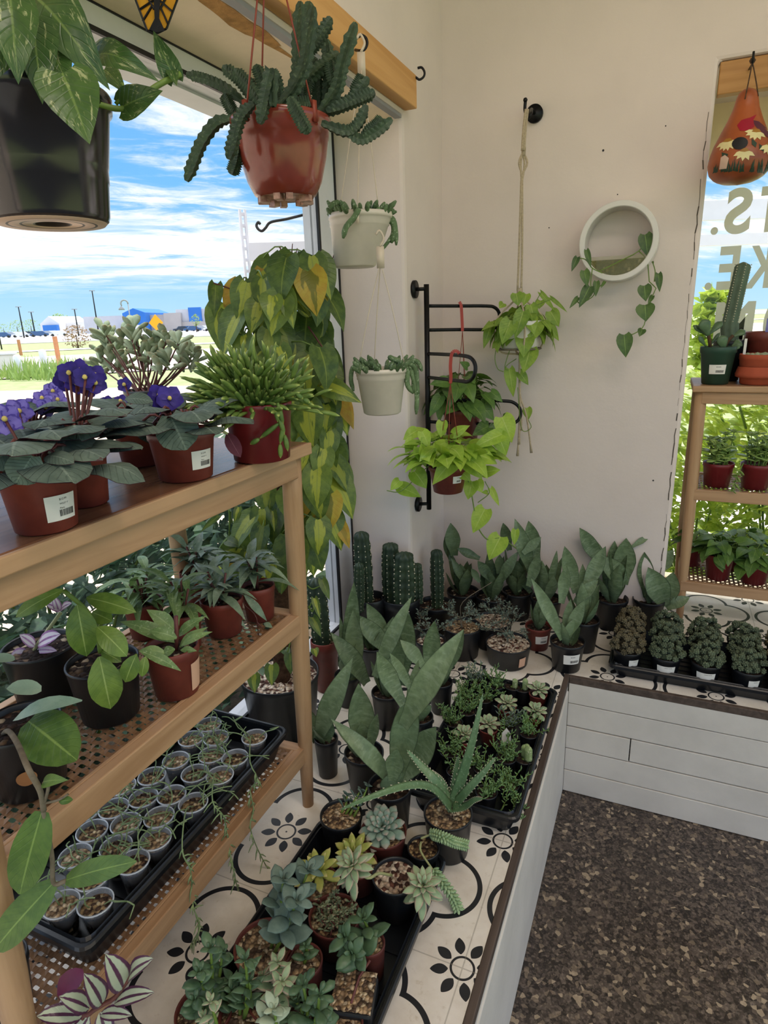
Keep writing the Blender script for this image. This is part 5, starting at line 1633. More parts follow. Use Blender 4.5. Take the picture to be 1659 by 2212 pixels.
def cloud(lf, st, core, cen, rad, n, L, W, prof, rr, up=.25, down=.9, mi=0, bow=.12, back=.12, thin=.0011, fold=.14):
    """leaves on the skin of a mound; each on its own petiole from the core"""
    for i in range(n):
        a = rr.uniform(0, 2 * PI); e = rr.uniform(-.55, 1)
        ce = math.sqrt(max(0, 1 - e * e)); q = rr.uniform(.55, 1.0)
        p = V(cen) + V((math.cos(a) * ce * rad[0] * q, math.sin(a) * ce * rad[1] * q, e * rad[2] * q))
        o_ = V((math.cos(a), math.sin(a), .3 + e * .5)).normalized()
        d = (V((math.cos(a + rr.uniform(-.8, .8)), math.sin(a + rr.uniform(-.8, .8)), 0)) * rr.uniform(.3, .9) + V((0, 0, -down * rr.uniform(.3, 1.1) + up * rr.random()))).normalized()
        l_ = L * rr.uniform(.65, 1.2)
        nh = o_ + V((rr.uniform(-.4, .4), rr.uniform(-.4, .4), .5))
        leaf(lf, p, p + d * l_, nh, W * l_ / L * rr.uniform(.9, 1.1), prof, bow=bow, fold=fold, back=back if prof == 'heart' else 0, rn=rr.random(), nt=7, mi=mi)
        c = V(core) + V((rr.uniform(-.02, .02), rr.uniform(-.02, .02), 0))
        tube(st, spline([c, c.lerp(p, .55) + V((0, 0, .02)), p], 5), thin, 4)

c7 = cp(820, 560, 3.252)
def strap_hanger(t_, off, loop, dep, ends, rimdep, mat='wire_red'):
    mb_ = MB()
    pts = pxs(off, loop, dep)
    for a_, b_ in zip(spline(pts, 20), spline(pts, 20)[1:]):
        bar(mb_, a_, b_ + (b_ - a_) * .05, .0095, .0016, up=FWD)
    mb_.build('strap', M['strap'], t_, False)
    mb_ = MB()
    for e, de in ends:
        tube(mb_, [pts[-1], vd(off, e[0], e[1], de) - off], .0011, 5)
    mb_.build('hanger_wire', M[mat], t_)

# back pot
dq = dP + .035
pb2 = vd(pm, 998, 955, .035)
dq = depth_of(pb2)
t = thing('hanging_pothos', 'green-leaved hanging pot with a red strap on the top arm of the rack', 'hanging plant', pb2)
k = dq / F; h = vd(pb2, 996, 882).z - pb2.z
pot(t, 40 * k, h, M['red_pot'], .8)
strap_hanger(t, pb2, [(992, 652), (996, 660), (998, 690), (999, 715)], dq - .015, (((985, 880), .0), ((1005, 880), .02), ((1008, 878), -.03)), dq)
lf = MB(); st = MB(); rr = random.Random(41)
cloud(lf, st, (0, 0, h), (0.0, 0, h + .045), (.095, .085, .075), 52, .075, .05, 'heart', rr)
for b, tp, w in (((480, 860), (350, 880), 90), ((430, 960), (350, 1110), 90), ((620, 760), (560, 720), 60), ((700, 1010), (805, 1135), 110), ((620, 1010), (670, 1120), 70), ((780, 930), (865, 1005), 70), ((830, 1160), (880, 1390), 160), ((860, 1110), (920, 1150), 90), ((770, 1170), (650, 1240), 110)):
    hl(lf, pb2, c7(*b), c7(*tp), dq - .06, dq - .08, w / 3.25, 'heart', .3, back=.1, bow=.1)
lf.build('foliage', M['deep_green'], t); st.build('petiole', M['green_stem'], t)

# front pot, neon
pf = vd(pm, 968, 1062, -.2)
dn = depth_of(pf)
t = thing('hanging_pothos', 'lime neon pothos in a labelled red pot hanging from the short rack arm', 'hanging plant', pf)
k = dn / F; h = vd(pf, 964, 1005).z - pf.z
pt = pot(t, 42 * k, h, M['red_pot'], .74)
sticker(t, pt, to_cam(pf) + .55, .03, h * .45, h * .72, True, lines=1)
strap_hanger(t, pf, [(993, 770), (991, 762), (984, 758), (976, 764), (973, 790), (974, 815), (973, 828)], dn - .03, (((945, 1000), 0), ((968, 1000), -.04), ((995, 1000), 0)), dn)
lf = MB(); st = MB(); rr = random.Random(42)
cloud(lf, st, (0, 0, h), (.0, 0, h + .04), (.125, .11, .06), 70, .08, .055, 'heart', rr, up=.4, down=.5)
for b, tp, w, e in (((245, 1490), (330, 1612), 130, 0), ((140, 1600), (292, 1672), 105, .02), ((140, 1555), (75, 1625), 75, .02), ((555, 1370), (370, 1587), 150, -.08), ((590, 1390), (722, 1545), 130, -.07), ((860, 1230), (645, 1335), 110, -.05), ((730, 1500), (850, 1480), 90, 0), ((650, 1560), (620, 1690), 110, 0), ((260, 1205), (165, 1270), 95, .02), ((240, 1270), (180, 1362), 95, .0), ((275, 1320), (325, 1462), 100, -.04), ((440, 1140), (430, 1255), 85, .0), ((520, 1230), (635, 1168), 80, .0), ((400, 1370), (375, 1470), 80, -.05), ((760, 1330), (800, 1440), 90, .0), ((740, 1755), (655, 1925), 135, .0), ((850, 1950), (768, 2115), 150, .0), ((955, 1900), (945, 2010), 60, .0), ((780, 1610), (840, 1735), 50, .02), ((760, 1640), (715, 1640), 40, .02), ((680, 1560), (720, 1640), 90, .0), ((860, 1110), (930, 1290), 150, .03), ((830, 1230), (890, 1380), 130, .0), ((560, 1480), (640, 1560), 100, -.03), ((300, 1210), (350, 1330), 90, -.02)):
    hl(lf, pf, c7(*b), c7(*tp), dn + e, dn + e - .015, w / 3.25, 'heart', .35, back=.12, bow=.09, nt=9)
lf.build('foliage', M['neon'], t)
tube(st, spline(pxs(pf, [c7(x, y) for x, y in ((600, 1480), (640, 1620), (665, 1760), (690, 1880), (760, 1970), (850, 1960), (960, 2030))], dn), 40), .0022, 6)
tube(st, spline(pxs(pf, [c7(x, y) for x, y in ((360, 1440), (290, 1500), (200, 1590), (130, 1635), (50, 1625))], dn), 20), .0016, 6)
tube(st, spline(pxs(pf, [c7(x, y) for x, y in ((740, 1560), (770, 1640), (690, 1710))], dn), 14), .0015, 6)
st.build('vine_stem', M['green_stem'], t)

# ================================================================ macrame hanger, ring planter, gourd
YM = 2.13
pw_ = at(1155, 246, 'y', 2.255)
t = thing('wall_hook', 'round black iron wall hook high on the white wall', 'hook', pw_)
mb = MB(); tube(mb, [V((0, .004, 0)), V((0, -.008, 0))], .026, 28); mb.build('mount_disc', M['black_metal'], t)
hk = at(1139, 222, 'y', YM + .03) - pw_
mb = MB(); tube(mb, spline([V((0, -.005, 0)), V((0, -.05, .0)), hk + V((.012, 0, -.03)), hk + V((.004, 0, -.04)), hk + V((-.006, 0, -.02)), hk + V((-.006, 0, .004))], 24), .005, 8)
ball(mb, hk + V((-.006, 0, .008)), .007); mb.build('hook_arm', M['black_metal'], t)
dM = depth_of(at(1122, 620, 'y', YM)); pM = at(1122, 752, 'y', YM)
dM = depth_of(pM)
t = thing('hanging_macrame_planter', 'heart-leaf vine in a white pot held by a long cotton macrame hanger', 'hanging plant', pM)
k = dM / F
mb = MB(); lathe(mb, [(38 * k, 0), (41 * k, .006), (50 * k, .075), (51 * k, .085), (48 * k, .085), (46 * k, .07)], n=40); o = mb.build('pot', M['white_ceramic'], t)
soil_disc(t, 46 * k, .072)
mb = MB()
for dx in (-2, 2):
    tube(mb, spline(pxs(pM, [(1138 + dx, 236), (1133 + dx, 280), (1130 + dx, 325)], dM - .01), 10), .0044, 6)
lathe(mb, [(.006, -.012), (.007, .012)], vd(pM, 1131, 328) - pM, 8)
for s_ in (-1, 1):
    tube(mb, spline(pxs(pM, [(1130, 328), (1130 + s_ * 9, 352), (1128, 378), (1127, 398)], dM), 14), .0034, 6)
    tube(mb, spline(pxs(pM, [(1129, 330), (1129 + s_ * 4, 355), (1127, 398)], dM), 10), .0034, 6)
    tube(mb, spline(pxs(pM, [(1127 + s_, 390), (1125 + s_ * 3, 520), (1122 + s_ * 4, 628)], dM), 14), .0038, 6)
lathe(mb, [(.008, -.014), (.010, 0), (.008, .014)], vd(pM, 1123, 632) - pM, 8)
for a in (0.4, 1.97, 3.54, 5.1):
    tube(mb, spline([vd(pM, 1123, 638) - pM, V((52 * k * math.cos(a), 52 * k * math.sin(a), .085)), V((44 * k * math.cos(a), 44 * k * math.sin(a), -.004)), V((0, 0, -.02))], 16), .003, 6)
for x1, y1 in ((1118, 985), (1148, 978), (1126, 930), (1121, 960)):
    tube(mb, spline(pxs(pM, [(1122, 762), (1123, 850), ((1123 + x1) / 2 + 2, 900), (x1, y1)], dM), 14), lambda q: .0032 if q < .94 else .0055, 6)
mb.build('macrame_cord', M['rope'], t)
mb = MB(); tube(mb, [V((45 * k * math.cos(a), 45 * k * math.sin(a), -.002)) for a in [2 * PI * i / 32 for i in range(33)]], .003, 6); mb.build('base_ring', M['twig'], t)
lf = MB(); st = MB(); rr = random.Random(51)
cloud(lf, st, (0, 0, .075), (0, 0, .07), (.088, .082, .06), 64, .066, .05, 'heart', rr, up=.1, down=1.1)
for b, tp, w, e in (((960, 240), (975, 330), 90, -.02), ((1030, 245), (1010, 330), 75, -.02), ((1010, 365), (950, 560), 110, -.08), ((920, 430), (860, 600), 130, -.08), ((1100, 440), (1060, 585), 130, -.06), ((1060, 320), (1090, 430), 90, -.05), ((870, 310), (840, 345), 60, .0), ((785, 455), (730, 630), 75, .0), ((1130, 235), (1235, 370), 40, .02), ((1200, 270), (1320, 375), 30, .02), ((1200, 365), (1260, 475), 100, .02), ((1170, 440), (1260, 575), 75, .02), ((1060, 625), (1010, 800), 135, -.05), ((910, 770), (940, 970), 85, .0), ((980, 790), (1045, 885), 70, .0), ((1035, 1045), (1045, 1130), 70, .02), ((1130, 290), (1120, 350), 70, .0), ((830, 580), (790, 630), 50, .0)):
    hl(lf, pM, c7(*b), c7(*tp), dM + e, dM + e - .01, w / 3.25, 'heart', .3, back=.12, bow=.08)
lf.build('foliage', M['lime'], t)
for pth in ([(940, 560), (880, 750), (905, 780)], [(820, 620), (810, 700), (830, 770), (870, 790)], [(960, 700), (900, 740), (880, 770)], [(1025, 440), (1020, 600), (1060, 640)], [(970, 900), (990, 1160), (1020, 1210), (1065, 1180), (1045, 1130)], [(1080, 330), (1130, 240)], [(1080, 330), (1210, 280)]):
    tube(st, spline(pxs(pM, [c7(*q) for q in pth], dM - .03), 14), .0014, 5)
st.build('vine_stem', M['green_stem'], t)

YR = 2.165
pr_ = at(1335, 521, 'y', YR); dR_ = depth_of(pr_); R0 = 81 * dR_ / F; R1 = 69 * dR_ / F
t = thing('wall_ring_planter', 'round white ring planter on the wall with trailing heart-leaf vines', 'wall planter', pr_)
mb = MB(); n_ = 72; vs = []; fs = []
prof = [(R1, 0), (R1 + .002, -.002), (R0 - .002, -.002), (R0, 0), (R0, .093), (R1, .093)]
for i in range(n_):
    a = 2 * PI * i / n_
    for (r_, y_) in prof: vs.append((r_ * math.cos(a), y_, r_ * math.sin(a)))
q_ = len(prof)
for i in range(n_):
    for j in range(q_):
        fs.append((i * q_ + j, ((i + 1) % n_) * q_ + j, ((i + 1) % n_) * q_ + (j + 1) % q_, i * q_ + (j + 1) % q_))
mb.add(vs, fs); fixn(mb.build('ring', M['white_ceramic'], t, False)).data.polygons.foreach_set('use_smooth', [False] * len(fs))
zc = at(1335, 552, 'y', YR).z - pr_.z
a0 = math.asin(max(-1, min(1, zc / R1))); pts = [(R1 * math.cos(a), .004, R1 * math.sin(a)) for a in [a0 - (PI + 2 * a0) * i / 30 for i in range(31)]]
mb = MB(); mb.add(pts + [(x, .007, z) for x, y, z in pts], [tuple(range(31)), tuple(range(61, 30, -1))] + [(i, 31 + i, 31 + (i + 1) % 31, (i + 1) % 31) for i in range(31)]); fixn(mb.build('acrylic_front', M['acrylic'], t, False))
mb = MB(); b_ = [(R1 * .96 * math.cos(a), .02, R1 * .96 * math.sin(a)) for a in [-PI * .82 + PI * .64 * i / 16 for i in range(17)]]
mb.add(b_ + [(x, .085, z) for x, y, z in b_], [tuple(range(17)), tuple(range(33, 16, -1))] + [(i, 17 + i, 17 + (i + 1) % 17, (i + 1) % 17) for i in range(17)]); fixn(mb.build('soil', M['soil'], t, False))
c3b = cp(860, 80, 2.765); lf = MB(); st = MB(); dv = dR_ - .02
for b, tp, w in (((1475, 1180), (1492, 1315), 88), ((1125, 1272), (1152, 1380), 36), ((1070, 1315), (1035, 1402), 42), ((1112, 1395), (1130, 1492), 60), ((1185, 1460), (1180, 1552), 42), ((1145, 1490), (1080, 1618), 72), ((1075, 1555), (1022, 1622), 32), ((1555, 1412), (1562, 1525), 45), ((1470, 1485), (1480, 1580), 82), ((1235, 1460), (1210, 1500), 20), ((1475, 1600), (1480, 1700), 110), ((1520, 1340), (1525, 1360), 12), ((1350, 1778), (1360, 1915), 95), ((1460, 1745), (1440, 1790), 50), ((1520, 1545), (1490, 1600), 30)):
    hl(lf, pr_, c3b(*b), c3b(*tp), dv, dv - .01, w / 2.765, 'heart', .2, back=.1, bow=.06)
lf.build('foliage', leafmat('ring_vine_leaf', '#3a5430', '#5c783a', 'plain', None, .4, .2, .2, '#8aa85a'), t)
for pth in ([(1200, 1400), (1320, 1340), (1440, 1275), (1480, 1200)], [(1440, 1280), (1490, 1340), (1500, 1460), (1540, 1500), (1500, 1580), (1480, 1680), (1450, 1750), (1360, 1790)], [(1520, 1345), (1535, 1400), (1530, 1460), (1550, 1420)], [(1220, 1410), (1160, 1380), (1120, 1330), (1070, 1320)], [(1160, 1380), (1150, 1480), (1170, 1540), (1090, 1590), (1060, 1560)], [(1130, 1380), (1112, 1400)], [(1230, 1470), (1190, 1500)]):
    tube(st, spline(pxs(pr_, [c3b(*q) for q in pth], dv), 18), .0016, 5)
st.build('vine_stem', M['green_stem'], t)

# painted gourd
YG = 2.16
pg = at(1592, 400, 'y', YG); dG = depth_of(pg); kz = dG / F
Hg = at(1592, 193, 'y', YG).z - pg.z
t = thing('hanging_gourd_birdhouse', 'orange gourd birdhouse painted with white daisies and a red bird', 'birdhouse', pg)
gp = [(2, 0), (24, .012), (46, .06), (58, .13), (62, .22), (60, .32), (54, .43), (44, .55), (33, .68), (25, .79), (22, .86), (20, .91), (16, .955), (9, .985), (1, 1)]
def gr(z):
    return pw([(b_, a_) for a_, b_ in gp], max(0, min(1, z / Hg))) * kz
mb = MB(); lathe(mb, [(gr(Hg * i / 40), Hg * i / 40) for i in range(41)], n=56, close=False)
mb.build('gourd_body', plain('orange_gourd', '#a8552a', .38, .16, 8, .5, .1, dark='#7a3a1f'), t)
gface = to_cam(pg)
def onG(px, py, e=.0008):
    # photo pixel -> gourd surface
    z = at(px, py, 'y', YG - .05).z - pg.z
    r_ = gr(z); u = max(-.98, min(.98, (px - 1592) * kz / max(r_, 1e-4)))
    a = gface + math.asin(u)
    return V(((r_ + e) * math.cos(a), (r_ + e) * math.sin(a), z))
c4 = cp(1360, 80, 4.425)
def dab(mb_, pts, e=.0009, mi=0, sub=3):
    P_ = []
    n_ = len(pts)
    for i in range(n_):
        a_, b_ = pts[i], pts[(i + 1) % n_]
        for s_ in range(sub): P_.append((a_[0] + (b_[0] - a_[0]) * s_ / sub, a_[1] + (b_[1] - a_[1]) * s_ / sub))
    cx_ = sum(q[0] for q in P_) / len(P_); cy_ = sum(q[1] for q in P_) / len(P_)
    mid = [((q[0] + cx_) / 2, (q[1] + cy_) / 2) for q in P_]
    m_ = len(P_)
    vs = [onG(*c4(cx_, cy_), e)] + [onG(*c4(*q), e) for q in mid] + [onG(*c4(*q), e) for q in P_]
    fs = [(0, 1 + i, 1 + (i + 1) % m_) for i in range(m_)] + [(1 + i, 1 + m_ + i, 1 + m_ + (i + 1) % m_, 1 + (i + 1) % m_) for i in range(m_)]
    mb_.add(vs, fs, mi)
for (cx_, cy_, s_, dirs) in ((910, 1000, 105, (150, 125, 105, 85, 60, 20)), (1130, 915, 95, (175, 150, 120, 95, 65, 35)), (1055, 1110, 100, (150, 125, 95, 65, 30)), (1255, 1030, 110, (140, 115, 95, 70)), (1300, 885, 90, (180, 140, 110, 80))):
    mb = MB()
    for a in dirs:
        ca, sa = math.cos(math.radians(a)), math.sin(math.radians(a))
        dab(mb, [(cx_ - sa * 9, cy_ + ca * 9), (cx_ + ca * s_ * .6 - sa * 20, cy_ + sa * s_ * .6 + ca * 20), (cx_ + ca * s_, cy_ + sa * s_), (cx_ + ca * s_ * .6 + sa * 20, cy_ + sa * s_ * .6 - ca * 20), (cx_ + sa * 9, cy_ - ca * 9)], .0011, 0)
    dab(mb, [(cx_ - 38, cy_ + 8), (cx_ - 20, cy_ - 22), (cx_ + 20, cy_ - 24), (cx_ + 38, cy_ + 4), (cx_, cy_ + 14)], .0014, 1)
    mb.build('painted_daisy', [M['ink_petal'], plain('ochre_paint', '#a8752a', .5)], t)
mb = MB()
dab(mb, [(970, 850), (1000, 800), (1070, 775), (1115, 740), (1095, 800), (1110, 870), (1060, 915), (1000, 910)], .001, 0)
dab(mb, [(1075, 800), (1140, 810), (1230, 880), (1285, 990), (1220, 960), (1130, 880)], .0007, 1)
mb.build('painted_bird', [plain('crimson_paint', '#a3122f', .45), plain('plum_paint', '#5a2638', .5)], t)
mb = MB(); rr = random.Random(4)
for i in range(46):
    x = rr.uniform(810, 1300); y = 1290 - abs(x - 1060) * .05; hh = rr.uniform(50, 130) * (.7 if x < 900 else 1)
    dab(mb, [(x - 10, y + rr.uniform(-5, 20)), (x + rr.uniform(-18, 18), y - hh), (x + 12, y + 10)], .0008, 0, 2)
for x0, y0, x1, y1 in ((1100, 990, 1145, 1080), (1165, 1040, 1210, 1110), (870, 1110, 925, 1160)):
    dab(mb, [(x0, y0), (x1, (y0 + y1) / 2), (x1 - 5, y1), (x0 + 5, (y0 + y1) / 2 + 15)], .0009, 0, 2)
mb.build('painted_grass', plain('dark_green_paint', '#2c4030', .55), t)
mb = MB(); dab(mb, [(865, 1270), (868, 1160), (900, 1140), (935, 1175), (925, 1270)], .0012); mb.build('painted_house', plain('blush_paint', '#d9b8a4', .55), t)
mb = MB(); a_ = [(1010 + 64 * math.cos(q), 1038 + 62 * math.sin(q)) for q in [2 * PI * i / 16 for i in range(16)]]; dab(mb, a_, .0018, 0, 1); mb.build('entry_hole', M['gasket'], t)
hkp = at(1625, 135, 'y', YG + .02) - pg
mb = MB(); tube(mb, spline([onG(1588, 212), onG(1588, 212) * .3 + hkp * .7 + V((0, -.01, 0)), hkp, at(1634, 180, 'y', YG) - pg, onG(1611, 203)], 24), .0016, 6); mb.build('cord', M['bark'], t)
th = thing('hanging_cup_hook', 'dark screw hook that carries the painted gourd', 'hook', pg + hkp)
mb = MB(); tube(mb, spline([(0, .09, .01), (0, .03, .0), (0, 0, -.006), (0, -.012, .006), (0, -.008, .022)], 16), .003, 8); mb.build('hook', M['black_metal'], th)
mb = MB(); ball(mb, (0, -.002, .004), .008); mb.build('knot', M['bark'], th)

# ================================================================ letters on the second window (read from outside)
YL = 2.735
def letter(tx, x0, x1, y0, y1, label, bold=.03):
    a = at(x0, y1, 'y', YL); b = at(x1, y0, 'y', YL)
    c = bpy.data.curves.new('letter', 'FONT'); c.body = tx; c.size = 1.0; c.offset = bold; c.resolution_u = 6
    tmp = bpy.data.objects.new('tmp', c); COL.objects.link(tmp)
    ev = tmp.evaluated_get(bpy.context.evaluated_depsgraph_get()); me = ev.to_mesh()
    vs = [(v.co.x, v.co.y) for v in me.vertices]; fs = [tuple(p.vertices) for p in me.polygons]
    ev.to_mesh_clear(); bpy.data.objects.remove(tmp); bpy.data.curves.remove(c)
    mx0, mx1 = min(v[0] for v in vs), max(v[0] for v in vs); my0, my1 = min(v[1] for v in vs), max(v[1] for v in vs)
    mb_ = MB(); pts = []
    for x, y in vs:
        u = (x - mx0) / (mx1 - mx0); w_ = (y - my0) / (my1 - my0)
        pts.append((b.x + (a.x - b.x) * u, YL, a.z + (b.z - a.z) * w_))
    cen = V(((a.x + b.x) / 2, YL, a.z))
    mb_.add([V(p) - cen for p in pts], fs)
    o_ = mb_.build('window_letter', M['letter'], None, False); o_.location = cen
    return mark(o_, label, 'window lettering')
M['letter'] = leafmat('grey_vinyl', '#c9c4be', '#cdc8c2', 'plain', None, .6, .45)
letter('S', 1561, 1630, 402, 508, 'grey vinyl letter S on the window, seen from behind under the gourd')
letter('.', 1534, 1552, 490, 508, 'grey vinyl full stop beside the reversed letter S', 0)
letter('T', 1634, 1690, 399, 503, 'grey vinyl letter T cut by the photo edge beside the S')
letter('E', 1546, 1602, 530, 627, 'grey vinyl letter E seen from behind over the tall cactus')
letter('K', 1607, 1672, 528, 624, 'grey vinyl letter K seen from behind, beside the letter E')
letter('.', 1521, 1538, 610, 627, 'grey vinyl full stop beside the reversed letter E', 0)
letter('M', 1538, 1634, 650, 745, 'grey vinyl letter M low on the window behind the pots')
letter('O', 1642, 1700, 650, 745, 'grey vinyl letter O low on the window behind the terracotta pots')
# ================================================================ climbing philodendron behind the shelf
pp, rr_p = rimpos(604, 1452, ZB + .19, 168)
t = thing('philodendron_pole_plant', 'tall variegated heart-leaf philodendron climbing a coir pole in a big black pot behind the shelf', 'houseplant', (pp.x, pp.y, ZB))
pt = pot(t, rr_p, .19, M['black_pot'], .82, 'pale_gravel', .9, .08)
off = t.location
dF = depth_of(pp)
zp_top = at(610, 585, 'y', pp.y).z - ZB
mb = MB(); ptop = vd(off, 612, 600) - off; tube(mb, spline([V((0, 0, .12)), ptop * .5 + V((0, 0, .03)), ptop], 14), .024, 14); mb.build('coir_pole', M['moss_pole'], t)
xr = [(560, 596, 690), (600, 545, 705), (640, 480, 712), (700, 452, 715), (760, 480, 715), (800, 560, 728), (860, 610, 738), (920, 622, 738), (1000, 640, 735), (1060, 640, 742), (1110, 560, 735), (1180, 490, 705), (1240, 500, 690), (1300, 560, 700)]
def span(y):
    for a_, b_ in zip(xr, xr[1:]):
        if y <= b_[0]:
            q = (y - a_[0]) / (b_[0] - a_[0]); return a_[1] + (b_[1] - a_[1]) * q, a_[2] + (b_[2] - a_[2]) * q
    return xr[-1][1:]
rr = random.Random(61); lf = MB(); st = MB()
for i in range(124):
    y = 575 + (1240 - 575) * ((i + .5) / 124) ** 1.15
    x0, x1 = span(y); u = rr.random(); x = x0 + 14 + (x1 - x0 - 28) * u
    dx = (x - 612) / F * dF; R_ = .16
    de = -math.sqrt(max(0, R_ * R_ - dx * dx)) * rr.uniform(-.8, 1)
    L_ = rr.uniform(62, 98); lean = (u - .5) * 50 + rr.uniform(-34, 34)
    b_ = (x, y - L_ * .3); tp = (x + lean, y + L_ * .75)
    mi = 0 if rr.random() < .93 else 1
    hl(lf, off, b_, tp, dF + de, dF + de - .012, L_ * rr.uniform(.72, .86), 'heart', rr.uniform(.0, 1.3), side=(u - .5) * 1.2 + rr.uniform(-.5, .5), back=.14, bow=rr.uniform(.04, .14), fold=rr.uniform(.08, .25), mi=mi, rn=rr.random(), nt=8)
    if i % 2 == 0:
        c = vd(off, 612, min(1400, y + 10)) - off; c.x *= .2; c.y *= .2
        e = vd(off, b_[0], b_[1], dF + de - depth_of(off)) - off
        tube(st, spline([c, c.lerp(e, .6) + V((0, 0, .03)), e], 7), .0016, 5, rn=rr.random())
c6b = cp(440, 520, 3.19)
for b, tp, w, e, mi in (((85, 300), (70, 530), 105, .0, 0), ((265, 300), (330, 660), 130, -.05, 0), ((470, 380), (455, 560), 165, -.14, 0), ((560, 350), (620, 610), 140, -.12, 0), ((640, 260), (770, 520), 160, -.08, 0), ((640, 100), (720, 240), 80, .02, 0), ((800, 200), (855, 420), 165, -.02, 1), ((870, 300), (850, 450), 70, .02, 1), ((580, 130), (600, 190), 90, .0, 0), ((400, 250), (440, 370), 90, -.04, 0), ((360, 470), (330, 550), 90, -.1, 0), ((880, 760), (970, 960), 80, .05, 0), ((820, 990), (1090, 1118), 155, -.06, 0), ((790, 810), (820, 1020), 110, .0, 0), ((850, 1210), (890, 1370), 115, -.02, 0), ((740, 1160), (740, 1330), 90, -.04, 0), ((640, 1200), (700, 1350), 110, -.04, 0), ((800, 1430), (880, 1570), 90, -.03, 0), ((420, 1690), (440, 1900), 160, -.05, 0), ((880, 1680), (960, 1740), 130, .0, 0), ((960, 1640), (960, 1750), 80, .02, 0), ((740, 1700), (700, 1920), 130, .0, 0), ((180, 600), (260, 640), 110, -.05, 0), ((430, 620), (550, 650), 80, -.1, 0)):
    hl(lf, off, c6b(*b), c6b(*tp), dF + e, dF + e - .02, w / 3.19, 'heart', .25, back=.13, bow=.1, fold=.16, mi=mi, nt=9, nu=3)
c5b = cp(560, 880, 5.53)
for b, tp, w, e, mi in (((960, 1380), (1080, 1690), 160, -.05, 1), ((950, 1400), (590, 1330), 150, -.03, 1), ((730, 1280), (570, 1380), 70, -.03, 1), ((700, 1440), (750, 1580), 90, 0, 0), ((900, 930), (905, 1110), 210, -.02, 0)):
    hl(lf, off, c5b(*b), c5b(*tp), dF + e, dF + e - .02, w / 5.53, 'heart', .25, back=.13, bow=.1, fold=.16, mi=mi, nt=9, nu=3)
c5 = cp(380, 1100, 4.879)
for b, tp, w, e, mi in (((450, 70), (260, 240), 70, -.05, 0), ((660, -20), (610, 150), 80, -.05, 0), ((540, 330), (700, 400), 120, -.08, 0), ((770, 430), (790, 630), 200, -.1, 0), ((840, 230), (840, 440), 115, -.06, 0), ((700, 430), (490, 440), 110, -.08, 0), ((640, 560), (540, 640), 90, -.06, 1), ((1020, 20), (1040, 240), 90, -.08, 0), ((1540, 740), (1620, 960), 100, -.1, 0), ((1460, 940), (1520, 1160), 80, -.1, 0), ((820, 1740), (830, 1940), 140, -.12, 0), ((1010, 1640), (1010, 1860), 160, -.12, 0), ((1200, 1520), (1210, 1740), 130, -.08, 0), ((1440, 1140), (1530, 1350), 110, -.06, 0), ((1130, 740), (1110, 900), 120, .0, 0), ((1460, 1470), (1480, 1560), 90, -.02, 0), ((1150, 1480), (1200, 1550), 100, .0, 0)):
    hl(lf, off, c5(*b), c5(*tp), dF + e, dF + e - .02, w / 4.88, 'heart', .3, back=.13, bow=.08, fold=.16, mi=mi, nt=8)
lf.build('foliage', [M['brasil'], M['brasil_old']], t)
for pth in ([(560, 250), (530, 60), (520, 50)], [(600, 180), (612, 20)], [(620, 180), (645, 50)], [(860, 210), (900, 90)], [(130, 570), (180, 480), (110, 590)], [(720, 590), (850, 780), (890, 840)], [(60, 290), (180, 330), (260, 380)]):
    sh = MB(); tube(sh, spline(pxs(off, [c6b(*q) for q in pth], dF), 10), lambda q: .0022 * (1 - q * .6), 5); sh.build('aerial_shoot', M['red_stem'], t)
tube(st, spline(pxs(off, [c5b(*q) for q in ((870, 1300), (930, 1120), (980, 1040))], dF), 10), .0022, 5)
for pth in ([(560, 0), (565, 160), (560, 380)], [(980, 1560), (1100, 1500), (1200, 1400), (1150, 1600)], [(870, 1640), (880, 1560), (1000, 1540), (1110, 1460)], [(1540, 800), (1440, 840), (1380, 800)], [(1400, 1040), (1450, 960), (1440, 1080), (1400, 1020)]):
    sh = MB(); tube(sh, spline(pxs(off, [c5(*q) for q in pth], dF - .06), 16), .0017, 5); sh.build('trailing_stem', M['green_stem'], t)
st.build('vine_stem', M['green_stem'], t)

def potted_y(name, label, cat, cx, cy, y, zs, wpx, mat='black_pot', taper=.74, soil='soil', group=None, fill=.86, lip=.18, h=None):
    p = at(cx, cy, 'y', y); r_ = wpx * depth_of(p) / F / 2
    t_ = thing(name, label, cat, (p.x, p.y, zs), group)
    h = h or p.z - zs
    return t_, pot(t_, r_, h, M[mat], taper, soil, fill, lip), r_, h * fill

